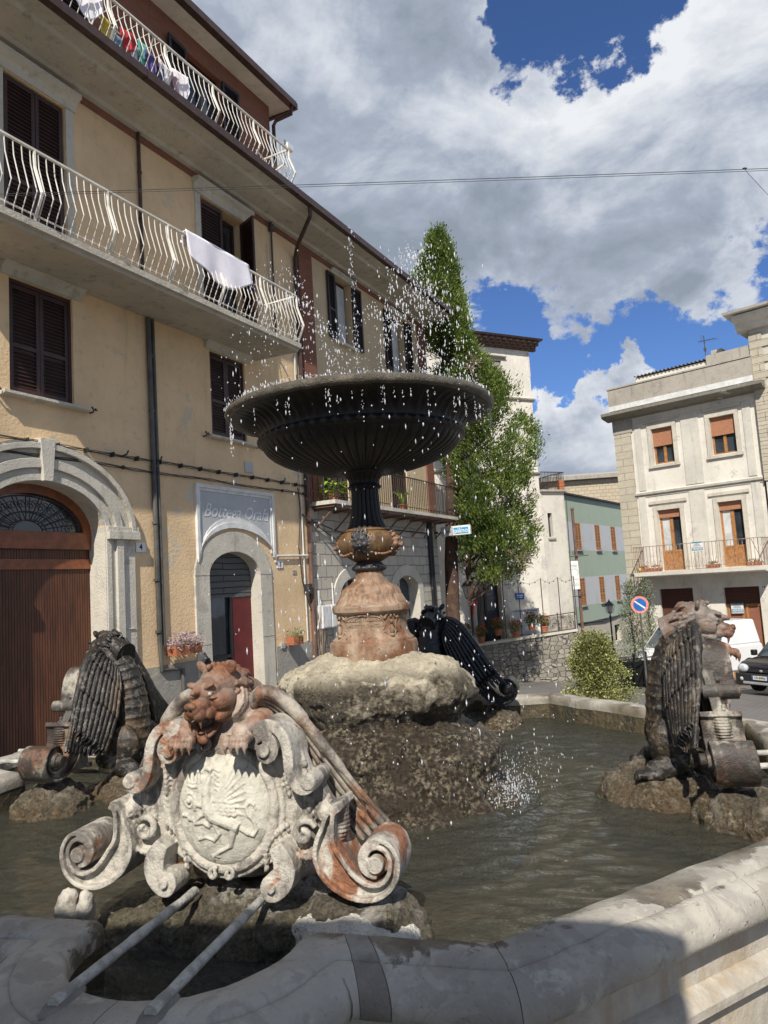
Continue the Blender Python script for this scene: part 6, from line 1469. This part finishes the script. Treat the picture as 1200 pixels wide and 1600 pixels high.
# acanthus leaves, husks and swirls in the spandrels
rnd = random.Random(4)
def acanth(p0, p1, bow, w, y, n=9, sg=1):
    a = Vector(p0); b = Vector(p1); d = b - a; nn = Vector((-d.y, d.x)).normalized()
    for i in range(n):
        t_ = i / (n - 1); c = a + d * t_ + nn * bow * math.sin(math.pi * t_); ww = w * math.sin(math.pi * (.25 + .70 * t_)) 
        s.ell((sg * c.x, y - .012 * math.sin(math.pi * t_), c.y), (.010, .012, .013), 8)
        for k_ in (1, -1):
            e = c + nn * k_ * ww * .6 + d.normalized() * .012; ang = math.atan2(d.y, d.x) + k_ * .9
            s.ell((sg * e.x, y + .004, e.y), (ww * .55, .009, .007), 8, Matrix.Rotation(-ang * sg if sg > 0 else ang, 3, 'Y') if True else None)
for sg in (1, -1):
    acanth((.345, .36), (.295, .24), .018, .030, .028, 9, sg); acanth((.265, .46), (.25, .33), -.012, .022, .028, 8, sg)
    acanth((.40, .32), (.375, .21), -.008, .022, .030, 8, sg); acanth((.38, .15), (.27, .13), .018, .026, .018, 8, sg)
    acanth((.24, .22), (.16, .075), -.03, .024, .022, 9, sg)
    s.tube([(sg * (.315 + .044 * (1 - k * .055) * math.cos(.4 + k * .55)), .010 - k * .0022, .205 + .044 * (1 - k * .055) * math.sin(.4 + k * .55)) for k in range(15)], .013, 8)
    s.ell((sg * .315, -.006, .205), (.014, .014, .014), 8)
    for k in range(7): s.ell((sg * (.312 + .004 * k), .024, .432 - k * .030), (.011 - .0008 * k, .014, .014), 8)
    # small mask in the lower spandrel
    c = Vector((sg * .385, .014, .268)); s.ell(c, (.028, .020, .032), 12); s.ell(c + Vector((0, -.018, -.002)), (.007, .010, .012), 8); s.ell(c + Vector((0, -.016, -.018)), (.012, .007, .006), 8)
    for e_ in (1, -1): s.ell(c + Vector((e_ * .011, -.016, .008)), (.008, .005, .005), 6)
    for k in range(9): a = math.pi * (k / 8 * 1.3 - .15); s.ell(c + Vector((.031 * math.cos(a), .004, .033 * math.sin(a))), (.009, .009, .009), 6)
    for k in range(5): s.ell((sg * (.36 + .012 * k), .022, .14 + .006 * k), (.010, .014, .009), 8)
def lean(p, n): return Vector((0, .075 * p.z, 0)) + n * (noise.noise(p * 30) * .0012 + noise.noise(p * 90) * .0006)
crest = fuse(s, 'crest', .0036, M['cast_cream'], gr, 1, lean)
# shield with its heraldic relief
s = MB()
def yd(x, z): q = 1 - (x / .185) ** 2 - ((z - .283) / .2) ** 2; return .020 - .055 * math.sqrt(max(0, q))
s.ell((0, .02, .283), (.185, .055, .2), 40)
def rel(pts, r, n=7): s.tube([(x, yd(x, z) - .001, z) for x, z in pts], [q * .74 for q in r] if isinstance(r, list) else r * .78, n)
# crown
rel([(-.135, .365), (-.112, .360), (-.088, .364)], .007); rel([(-.138, .378), (-.112, .373), (-.085, .378)], .005)
for x in (-.142, -.125, -.108, -.090, -.074): rel([(x * .9 - .006, .378), (x, .412)], .005); s.ell((x, yd(x, .415) - .004, .415), .007, 6)
# rampant beast: body, neck, head, legs, tail, wing
rel([(-.035, .405), (-.045, .375), (-.050, .345), (-.045, .315), (-.036, .285), (-.020, .262), (.010, .250), (.045, .240), (.075, .225)], [.012, .018, .024, .030, .033, .030, .024, .026, .024], 10)
rel([(-.030, .418), (-.052, .428), (-.075, .424)], [.016, .013, .006]); rel([(-.035, .425), (-.018, .435)], [.010, .005]); rel([(-.060, .418), (-.078, .406)], .004)
for k in range(6): rel([(-.020 + k * .002, .425 - k * .016), (.000, .415 - k * .016)], .006)
rel([(-.060, .300), (-.085, .300), (-.105, .315)], [.014, .010, .007]); rel([(-.050, .275), (-.075, .262), (-.095, .240)], [.014, .010, .007])
rel([(-.025, .250), (-.036, .228), (-.060, .240), (-.088, .236)], [.016, .010, .007, .008]); rel([(-.01, .24), (.004, .205), (-.018, .180), (-.05, .190), (-.085, .182)], [.018, .014, .008, .006, .008])
rel([(.060, .225), (.050, .190), (.045, .162), (.010, .145), (-.032, .122)], [.022, .016, .010, .009, .008]); rel([(-.032, .122), (-.030, .108)], .008); rel([(-.022, .126), (-.005, .120)], .006)
rel([(.085, .225), (.110, .205), (.128, .195), (.140, .215), (.132, .245), (.112, .270), (.105, .295), (.118, .312), (.134, .300), (.140, .283)], [.014, .012, .010, .009, .009, .009, .009, .009, .007, .004])
for k in range(8):
    a = 1.35 - k * .21; L_ = .125 - k * .006
    rel([(-.018 + .012 * k * .3, .318 - k * .004), (.02 + .35 * L_ * math.cos(a), .318 + .55 * L_ * math.sin(a) - .004 * k), (.012 + L_ * math.cos(a * .9), .322 + L_ * math.sin(a * 1.05) - .006 * k)], [.010, .009, .004])
for i in range(4):
    for j in range(4): x, z = -.010 + j * .021 + i * .003, .318 - i * .014 - j * .002; s.ell((x, yd(x, z) - .004, z), (.012, .006, .008), 6)
# rosette, little tower and arms
for k in range(14): rel([(-.122 + .024 * math.cos(TD * k / 14), .315 + .024 * math.sin(TD * k / 14)), (-.122 + .024 * math.cos(TD * (k + 1) / 14), .315 + .024 * math.sin(TD * (k + 1) / 14))], .006)
s.ell((-.122, yd(-.122, .315) - .006, .315), .011, 8); s.ell((-.097, yd(-.097, .30) - .004, .295), (.008, .007, .016), 8)
for k in range(5): x = -.150 + k * .014; s.ell((x, yd(x, .262 - k * .006) - .003, .262 - k * .006 + .006 * (k % 2)), (.010, .006, .008), 6)
sh = fuse(s, 'shield', .0029, M['shield_paint'], gr, 1, lambda p, n: Vector((0, .075 * p.z - .004, 0)) + n * (noise.noise(p * 45) * .0012))
# ---- head
Hm = Matrix.Translation((-.030, .055, .700)) @ Matrix.Rotation(R(-13), 4, 'Z') @ Matrix.Rotation(R(13), 4, 'X') @ Matrix.Diagonal((1.20, 1.06, 1.22, 1))
s = MB(); s.T = Hm
s.ell((0, .03, .016), (.062, .080, .060), 24); s.ell((0, -.040, .016), (.047, .055, .040), 20); s.ell((0, -.088, -.016), (.033, .062, .027), 20); s.ell((0, -.055, .030), (.018, .070, .016), 16)
s.ell((0, -.138, -.004), (.022, .014, .014), 14); s.ell((0, -.132, -.020), (.027, .020, .018), 14)
for sg in (-1, 1):
    s.ell((sg * .017, -.120, -.034), (.020, .028, .018), 14); s.ell((sg * .030, -.068, .038), (.024, .017, .008), 14, Matrix.Rotation(sg * R(-20), 3, 'Y')); s.ell((sg * .044, -.020, -.020), (.028, .055, .034), 16)
    s.ell((sg * .032, -.068, .017), (.0115, .009, .0098), 14); s.ell((sg * .034, -.066, .003), (.019, .010, .0055), 12); s.ell((sg * .040, -.02, -.060), (.022, .060, .022), 14)
    s.ell((sg * .058, .028, .066), (.018, .011, .026), 14, Matrix.Rotation(sg * R(42), 3, 'Y')); s.ell((sg * .034, -.080, -.040), (.010, .034, .016), 12)
    s.tube([(sg * .021, -.128, -.048), (sg * .021, -.130, -.076)], [.007, .002], 8); s.tube([(sg * .018, -.108, -.108), (sg * .018, -.110, -.088)], [.005, .002], 6)
s.ell((0, -.062, -.104), (.025, .055, .011), 16, Matrix.Rotation(R(12), 3, 'X')); s.ell((0, -.108, -.116), (.020, .014, .014), 14); s.ell((0, -.085, -.094), (.013, .036, .005), 12); s.ell((0, .02, -.080), (.034, .055, .030), 14)
for k in range(7): s.ell((0, -.010 + k * .024, .080 - .0040 * k * k * .45), (.010, .014, .010 + .002 * (k % 2)), 10)
rnd = random.Random(9)
for k in range(70):
    a = rnd.uniform(-2.4, 2.4); y = rnd.uniform(.03, .10); rr = .062 - .10 * max(0, y - .06); q = Vector((rr * math.sin(a), y, .004 + rr * math.cos(a))); L_ = rnd.uniform(.025, .05)
    s.tube([q, q + Vector((.006 * math.sin(a), L_ * .6, .004 * math.cos(a) - .012)), q + Vector((.004 * math.sin(a), L_, -.028))], [.009, .009, .004], 7)
s.tube([(0, .03, 0), (0, .10, -.03), (0, .17, -.08)], [.058, .060, .066], 18)
hd = fuse(s, 'head', .0034, M['cast_head'], gr, 1)
s = MB(); s.T = Hm
for sg in (-1, 1): s.ell((sg * .0325, -.0725, .0165), (.0082, .0062, .0076), 14); s.tube([(sg * .0335, -.0745, .0165), (sg * .034, -.0800, .0165)], [.0035, .003], 8)
s.build('eye', M['cast_cream'], hd, 180)
s = MB(); s.T = Hm
for sg in (-1, 1): s.ell((sg * .009, -.1505, -.008), (.006, .003, .0045), 10)
s.build('nostril', M['dark'], hd, 180)
# ---- body, neck rings, haunches
s = MB()
spine = crv([(0, .07, .67, .075), (0, .12, .645, .085), (0, .165, .60, .092), (0, .205, .53, .100), (0, .24, .43, .106), (0, .26, .32, .110), (0, .265, .20, .114), (0, .26, .08, .12), (0, .25, -.02, .11)], 2)
s.tube([p[:3] for p in spine], [p[3] for p in spine], 20)
for i in range(len(spine) - 1):
    for k in range(1):
        f = k / 2; p = [spine[i][j] + (spine[i + 1][j] - spine[i][j]) * f for j in range(4)]
        d = (Vector(spine[i + 1][:3]) - Vector(spine[i][:3])).normalized(); u_ = Vector((1, 0, 0)); v_ = d.cross(u_)
        s.tube([Vector(p[:3]) + (u_ * math.cos(t_) + v_ * math.sin(t_)) * (p[3] + .002) for t_ in [TD * q / 24 for q in range(25)]], .0055, 6)
s.ell((0, .13, .48), (.10, .10, .14), 16); s.ell((0, .16, .30), (.10, .11, .16), 16)
for sg in (-1, 1):
    s.ell((sg * .12, .27, .10), (.075, .12, .13), 16); s.ell((sg * .16, .20, .03), (.055, .09, .06), 14); s.ell((sg * .165, .32, -.02), (.05, .10, .05), 14); s.ell((sg * .18, .38, -.05), (.05, .07, .04), 12)
    for k in (-1, 0, 1): s.tube([(sg * .18 + k * .028, .42, -.045), (sg * .18 + k * .030, .455, -.050), (sg * .18 + k * .032, .475, -.075)], [.018, .017, .007], 8)
    s.tube([(sg * .10, .14, .56), (sg * .15, .08, .585), (sg * .125, .01, .57), (sg * .105, -.025, .56)], [.060, .046, .036, .032], 12)
body = fuse(s, 'body', .0075, M['cast_rust'], gr, 2, lambda p, n: n * (noise.noise(p * 22) * .003))
# ---- fore paws on the scrolls
for sg in (1, -1):
    s = MB(); c = Vector((sg * .108, -.035, .555)); s.ell(c + Vector((0, .02, .004)), (.040, .045, .034), 14)
    for k, dx in enumerate((-.036, -.012, .013, .037)):
        q = c + Vector((dx, -.030 - .006 * math.cos(dx * 50), -.012)); s.ell(q, (.0135, .026, .019), 10); s.ell(q + Vector((0, -.016, -.016)), (.012, .014, .017), 10); s.tube([q + Vector((0, -.022, -.026)), q + Vector((0, -.018, -.052))], [.007, .002], 6)
    s.ell(c + Vector((sg * .040, .0, -.008)), (.012, .016, .016), 8)
    fuse(s, 'paw', .0038, M['cast_rust'], gr, 1)
# ---- wings: leading edge with three overlapping rows of feathers
def wing(sg):
    s = MB()
    lead = crv([(.07, .15, .575), (.09, .125, .645), (.15, .115, .685), (.225, .12, .645), (.295, .13, .565), (.36, .145, .475), (.425, .165, .38), (.49, .19, .285), (.585, .225, .165)], 6)
    trail = crv([(.075, .18, .63), (.085, .22, .58), (.105, .25, .50), (.13, .27, .42), (.16, .28, .34), (.19, .285, .26), (.23, .28, .18), (.28, .27, .10), (.34, .26, .02)], 6)
    def at(c, v):
        v = max(0, min(.99999, v)) * (len(c) - 1); i = int(v); return Vector(c[i]).lerp(Vector(c[i + 1]), v - i)
    def S(u, v):
        a = at(lead, v); b = at(trail, v); w = (b - a).length
        n = (b - a).cross(Vector((.5, .3, -.75))).normalized()
        if n.x < 0: n = -n
        return a.lerp(b, u) + n * (.06 * w * math.sin(math.pi * min(1, u * 1.0)) ** .9), n
    NF = 9; NU = NF * 7; NV = 26
    for v0, v1, th, sc in ((.0, .40, .020, .05), (.20, .64, .012, .055), (.42, 1.0, .004, .12)):
        base = len(s.v); rows = []
        for j in range(NV + 1):
            for i in range(NU + 1):
                u = i / NU; f = abs(math.sin(math.pi * NF * u)); k = int(min(NF - 1, u * NF)); end = v1 - sc * (1 - math.sqrt(max(0, 1 - ((u * NF - k - .5) * 1.9) ** 2)) if abs((u * NF - k - .5) * 1.9) < 1 else 1) - .02 * noise.noise(Vector((k * 3.1, v1 * 9, 0)))
                if v1 > .9: end -= .30 * u * (1 - u * .2) * .4
                v = v0 + (end - v0) * j / NV; p, n = S(u, v); rd = (.0125 * f ** .6) * (.55 + .45 * min(1, j / 5)); t_ = th + rd
                rows.append((p + n * t_, p - n * (t_ * .8)))
        for q in (0, 1): s.v += [(sg * r[q].x, r[q].y, r[q].z) for r in rows]
        M_ = (NU + 1) * (NV + 1)
        for j in range(NV):
            for i in range(NU):
                a = base + j * (NU + 1) + i; s.f.append((a, a + 1, a + NU + 2, a + NU + 1)); a += M_; s.f.append((a + NU + 1, a + NU + 2, a + 1, a))
        for i in range(NU):
            for j in (0, NV): a = base + j * (NU + 1) + i; s.f.append((a, a + 1, a + 1 + M_, a + M_))
        for j in range(NV):
            for i in (0, NU): a = base + j * (NU + 1) + i; s.f.append((a, a + NU + 1, a + NU + 1 + M_, a + M_))
    s.tube([(sg * p[0], p[1], p[2]) for p in lead], [(.020 + .016 * math.sin(math.pi * min(1, k / 40)) + .012) * (1 - .66 * k / 48) * (.62 + .20 * ((k % 12) / 12)) for k in range(len(lead))], 14)
    return s.build('wing', M['cast_wing'], gr, 42)
wing(1); wing(-1)

statues = []
spec = [('cream and rust griffin gripping a scrolled crest with an oval shield, nearest the viewer', 1.93, None),
        ('griffin in profile with brown head and black wing, at the right of the basin', 1.90, {'cream_painted_iron': 'cast_grimy', 'rust_stained_iron': 'cast_dark', 'feathered_wing_iron': 'cast_dark', 'pale_shield_paint': 'cast_rust', 'brown_iron_head': 'cast_head_dark'}),
        ('black wet griffin seen from behind beyond the central rock, with curled scroll tip', 1.93, {k: 'cast_black' for k in ('cream_painted_iron', 'rust_stained_iron', 'feathered_wing_iron', 'pale_shield_paint', 'brown_iron_head')}),
        ('dark streaked griffin before the reeded wooden portal at the left of the basin', 1.93, {'cream_painted_iron': 'cast_grimy', 'rust_stained_iron': 'cast_dark', 'feathered_wing_iron': 'cast_dark', 'pale_shield_paint': 'cast_cream', 'brown_iron_head': 'cast_dark'})]
for q, (lab, r_, mm) in enumerate(spec):
    o = gr if q == 0 else copy_tree(gr, None, {k: M[v] for k, v in mm.items()})
    o['label'] = lab; a = q * math.pi / 2
    d = rot(rot((-.045 if q == 0 else 0, -r_), a), RZ); o.location = (CF[0] + d[0], CF[1] + d[1], 1.0); o.rotation_euler = (0, 0, RZ + a); k_ = .95 if q == 0 else 1.02; o.scale = (k_, k_, k_)
    statues.append(o)
# the right griffin keeps a red-brown head above its dark wings
for ch in statues[1].children:
    if ch.name.startswith('paw'): ch.material_slots[0].material = M['cast_rust']
# ---- the rocks the griffins sit on
labs = ['low pale and mossy rock under the nearest griffin crest', 'brown boulders under the right griffin', 'wet boulders under the black griffin behind', 'brown boulders under the left griffin']
for q in range(4):
    a = q * math.pi / 2; d = rot(rot((-.03 if q == 0 else 0, -1.93), a), RZ)
    t = thing('griffin_rock', labs[q], 'boulder', (CF[0] + d[0], CF[1] + d[1], .98), RZ + a, 'boulders under the griffins'); s = MB()
    if q == 0:
        s.ell((0, .16, -.16), (.52, .24, .155), 20); s.ell((.44, .06, -.13), (.26, .20, .15), 16); s.ell((.56, .02, -.20), (.14, .12, .14), 14); s.ell((-.36, .12, -.20), (.26, .2, .13), 16); s.ell((.20, .06, -.14), (.22, .14, .12), 14); s.box(-.50, .52, .0, .36, -.46, -.12); s.ell((0, .34, -.12), (.3, .2, .12), 14)
        fuse(s, 'boulder', .011, M['rock_front'], t, 2, rdisp(.030, 6, q + 3))
        M['rock_pale'] = stucco('pale_boulder', (.62, .58, .49), (.20, .18, .14), (.42, .39, .32), .02, .3, 24)
        s = MB(); s.ell((.45, -.05, -.10), (.20, .11, .085), 16); s.ell((.33, -.04, -.07), (.09, .07, .05), 12); s.ell((.58, .0, -.12), (.10, .10, .08), 12); fuse(s, 'pale_slab', .008, M['rock_pale'], t, 2, rdisp(.016, 7, 2))
        for x_, w_ in ((-.60, .07), (-.53, .05)): s = MB(); s.ell((x_, -.04, -.06), (w_ * .6, .05, .085), 10); fuse(s, 'chock', .01, M['cast_cream'], t, 1, rdisp(.012, 12, 3))
    else:
        s.ell((0, .38, -.20), (.40, .34, .185), 20); s.ell((-.50, .05, -.20), (.20, .26, .20), 16); s.ell((.50, .06, -.18), (.20, .24, .19), 16); s.ell((-.14, .14, -.30), (.3, .24, .2), 16); s.ell((.16, .14, -.32), (.3, .24, .2), 16)
        if q == 1: s.ell((-.58, -.06, -.22), (.27, .20, .22), 16)
        fuse(s, 'boulder', .013, M['rock_low'], t, 2, rdisp(.04, 5, q + 3))
# ---- iron rest bars across the lobes
for q in (0, 1, 3):
    a = q * math.pi / 2
    for sx, nm in ((-.14, 'left'), (.13, 'right')):
        p0 = rot(rot((-.03 + sx, -1.90), a), RZ); p1 = rot(rot((-.005 + sx * 1.02, -2.655), a), RZ)
        lab = {0: 'scaled iron rest bar from the nearest crest to the rim, %s one of the pair' % nm, 1: 'pale rest bar before the right griffin, %s of the pair' % ('farther' if sx > 0 else 'nearer'), 3: 'pale rest bar before the left griffin, %s of the pair' % ('nearer' if sx > 0 else 'farther')}[q]
        t = thing('rest_bar', lab, 'bar', (CF[0] + p1[0], CF[1] + p1[1], 1.0), 0, 'iron bars for resting buckets'); dx, dy = p0[0] - p1[0], p0[1] - p1[1]
        s = MB(); s.tube([(dx * k / 16, dy * k / 16, .012 + .0 * k - .03 * (k / 16)) for k in range(17)], [.0155 + .0035 * noise.noise(Vector((k * .7, sx * 9, q))) for k in range(17)], 10); s.build('bar', M['bar_iron'], t, 60)
        s = MB(); s.ell((dx * .05, dy * .05, -.004), (.040, .085, .013), 14, Matrix.Rotation(math.atan2(dy, dx) - math.pi / 2, 3, 'Z')); s.build('mortar_patch', M['mortar'], t, 180)

# ================================================================ FALLING WATER
rnd = random.Random(21)
def drop(s, p, r):
    x, y, z = p; r *= .70; h = r * rnd.choice((1.2, 1.6, 2.4, 4.5))
    s.add([(x - r, y, z), (x, y - r, z), (x + r, y, z), (x, y + r, z), (x, y, z + h), (x, y, z - h)], [(0, 1, 4), (1, 2, 4), (2, 3, 4), (3, 0, 4), (1, 0, 5), (2, 1, 5), (3, 2, 5), (0, 3, 5)])
s = MB(); 
jets = [(-150, .62, .80, .75), (-100, .55, .25, .35), (170, .66, .75, .7), (120, .60, .55, .4), (60, .55, .55, .6), (25, .55, .75, .8), (10, .45, .95, 1.3), (-20, .62, .50, .7), (-60, .6, .35, .35)]
for deg, reach, top, dn in jets:
    a = R(deg); n = int(230 * dn)
    for k in range(n):
        t_ = rnd.random() ** .75; z = 3.10 + (top + .25) * 4 * t_ * (1 - t_) * .82 + .0; r = .10 + (reach + .08) * t_; sp_ = .010 + .030 * t_
        if t_ > .35: sp_ += .018 * dn
        p = (r * math.cos(a) + rnd.gauss(0, sp_), r * math.sin(a) + rnd.gauss(0, sp_), z + rnd.gauss(0, .02 + .03 * t_)); drop(s, p, rnd.uniform(.0022, .0062))
for k in range(150): drop(s, (rnd.gauss(0, .012), rnd.gauss(0, .012), 3.36 + .95 * rnd.random() ** 1.2), rnd.uniform(.0022, .0048))
for k in range(420): r_ = abs(rnd.gauss(0, .14)); a = rnd.random() * 6.28; drop(s, (.42 + r_ * math.cos(a), .02 + r_ * math.sin(a), 3.12 + rnd.random() ** .8 * .95), rnd.uniform(.0025, .0065))
for k in range(420): a = rnd.uniform(-2.9, -.2); drop(s, (.80 * math.cos(a) + rnd.gauss(0, .012), .80 * math.sin(a) + rnd.gauss(0, .012), 3.095 + abs(rnd.gauss(0, .010))), rnd.uniform(.002, .0045))
o = s.build('water_jets', M['drop'], None, None, recalc=False); inF(o); tag(o, kind='stuff')
s = MB()
for k in range(40):
    a = rnd.uniform(-2.95, .15); x, y = .795 * math.cos(a), .795 * math.sin(a); L_ = rnd.uniform(.03, .16)
    for j in range(int(L_ * 90)): drop(s, (x + rnd.gauss(0, .003), y + rnd.gauss(0, .003), 3.03 - L_ * rnd.random() ** .6), rnd.uniform(.0018, .0038))
    drop(s, (x, y, 3.02 - L_ * 1.25), rnd.uniform(.004, .0065))
for k in range(480):
    r_ = rnd.uniform(.5, 1.15); a = rnd.uniform(-1.9, 1.2) if k % 4 else rnd.uniform(-3.14, 3.14); z = rnd.uniform(.85, 3.0); drop(s, (r_ * math.cos(a), r_ * math.sin(a), z), rnd.uniform(.003, .0068))
for k in range(170): drop(s, (rnd.uniform(-.62, .35), rnd.uniform(-.7, .3), rnd.uniform(1.6, 3.9)), rnd.uniform(.003, .007))
for k in range(520): drop(s, (rnd.gauss(.76, .06), rnd.gauss(-.24, .10), .83 + abs(rnd.gauss(0, .06))), rnd.uniform(.0014, .0042))
for k in range(260): drop(s, (rnd.gauss(.70, .18), rnd.gauss(.25, .3), .84 + abs(rnd.gauss(0, .03))), rnd.uniform(.002, .004))
o = s.build('water_drops', M['drop'], None, None, recalc=False); inF(o); tag(o, kind='stuff')

# ================================================================ UNSEEN CANOPY BEHIND THE VIEWER (added to shade the near rim)
t = thing('shade_occluder', 'unseen square beige canvas parasol on a wooden pole behind the viewer', 'occluder', (-1.65, -1.72, ground(-1.65, -1.72)), R(-13))
zb = ground(-1.65, -1.72); s = MB(); top = 4.60 - zb; ed = 3.62 - zb
c4 = [(-4.6, -4.6, ed), (1.70, -4.6, ed), (1.70, 1.70, ed), (-4.6, 1.7, ed)]
s.add(c4 + [(-1.45, -1.45, top)], [(0, 1, 4), (1, 2, 4), (2, 3, 4), (3, 0, 4)]); 
for a, b in zip(c4, c4[1:] + c4[:1]): s.add([a, b, (b[0], b[1], ed - .18), (a[0], a[1], ed - .18)], [(0, 1, 2, 3)])
M['canvas'] = simple('beige_canvas', (.55, .50, .40), None, .9, 3, .002); cn = s.build('canopy', M['canvas'], t, None, recalc=False); k = cn.modifiers.new('thick', 'SOLIDIFY'); k.thickness = .004
s = MB(); s.tube([(-1.45, -1.45, 0), (-1.45, -1.45, top)], .03, 10); s.build('pole', M['wood_orange'], t, 60); s = MB(); s.box(-1.8, -1.1, -1.8, -1.1, 0, .08); s.build('base', M['parapet'], t)

# ================================================================ ONE PIECE, ONE PART
def explode(o, gap=.012):
    """give every separate piece of a repeated part an object of its own"""
    me = o.data; n = len(me.vertices); par = list(range(n))
    def find(a):
        while par[a] != a: par[a] = par[par[a]]; a = par[a]
        return a
    for e in me.edges:
        a, b = find(e.vertices[0]), find(e.vertices[1])
        if a != b: par[a] = b
    isl = {}
    for i in range(n): isl.setdefault(find(i), []).append(i)
    bx = []
    for vs in isl.values():
        c = [me.vertices[i].co for i in vs]; bx.append([set(vs), [min(p[k] for p in c) - gap for k in range(3)], [max(p[k] for p in c) + gap for k in range(3)]])
    merged = True
    while merged:
        merged = False
        for i in range(len(bx)):
            for j in range(i + 1, len(bx)):
                if all(bx[i][1][k] <= bx[j][2][k] and bx[j][1][k] <= bx[i][2][k] for k in range(3)):
                    bx[i] = [bx[i][0] | bx[j][0], [min(a, b) for a, b in zip(bx[i][1], bx[j][1])], [max(a, b) for a, b in zip(bx[i][2], bx[j][2])]]; del bx[j]; merged = True; break
            if merged: break
    if len(bx) < 2: return
    for k, (vs, _, _) in enumerate(bx):
        order = sorted(vs); mp = {v: i for i, v in enumerate(order)}
        m2 = bpy.data.meshes.new(me.name)
        m2.from_pydata([tuple(me.vertices[i].co) for i in order], [], [tuple(mp[i] for i in p.vertices) for p in me.polygons if p.vertices[0] in vs])
        m2.materials.append(me.materials[0])
        if me.polygons[0].use_smooth: m2.shade_smooth(); m2.set_sharp_from_angle(angle=R(40))
        if k == 0: o.data = m2; continue
        q = bpy.data.objects.new(o.name.split('.')[0], m2); col.objects.link(q); q.parent = o.parent; q.location = o.location
        for md in o.modifiers:
            b = q.modifiers.new('bevel', 'BEVEL'); b.width = md.width; b.segments = 2; b.limit_method = 'ANGLE'; b.angle_limit = R(35)
NAMES = {'plinth', 'dark_room', 'lintel', 'jamb', 'brick_pilaster', 'pilaster_strip', 'window_surround', 'string_course', 'drainpipe', 'shutter_catch', 'conduit', 'grey_cap', 'roller_blind', 'wheel_arch', 'joint', 'shutter', 'window_shutter', 'attic_block', 'kerb', 'sill', 'loose_cable', 'bracket', 'post', 'eye', 'nostril', 'posts'}
for o in list(bpy.data.objects):
    if o.type == 'MESH' and o.name.split('.')[0] in NAMES and not o.children: explode(o)
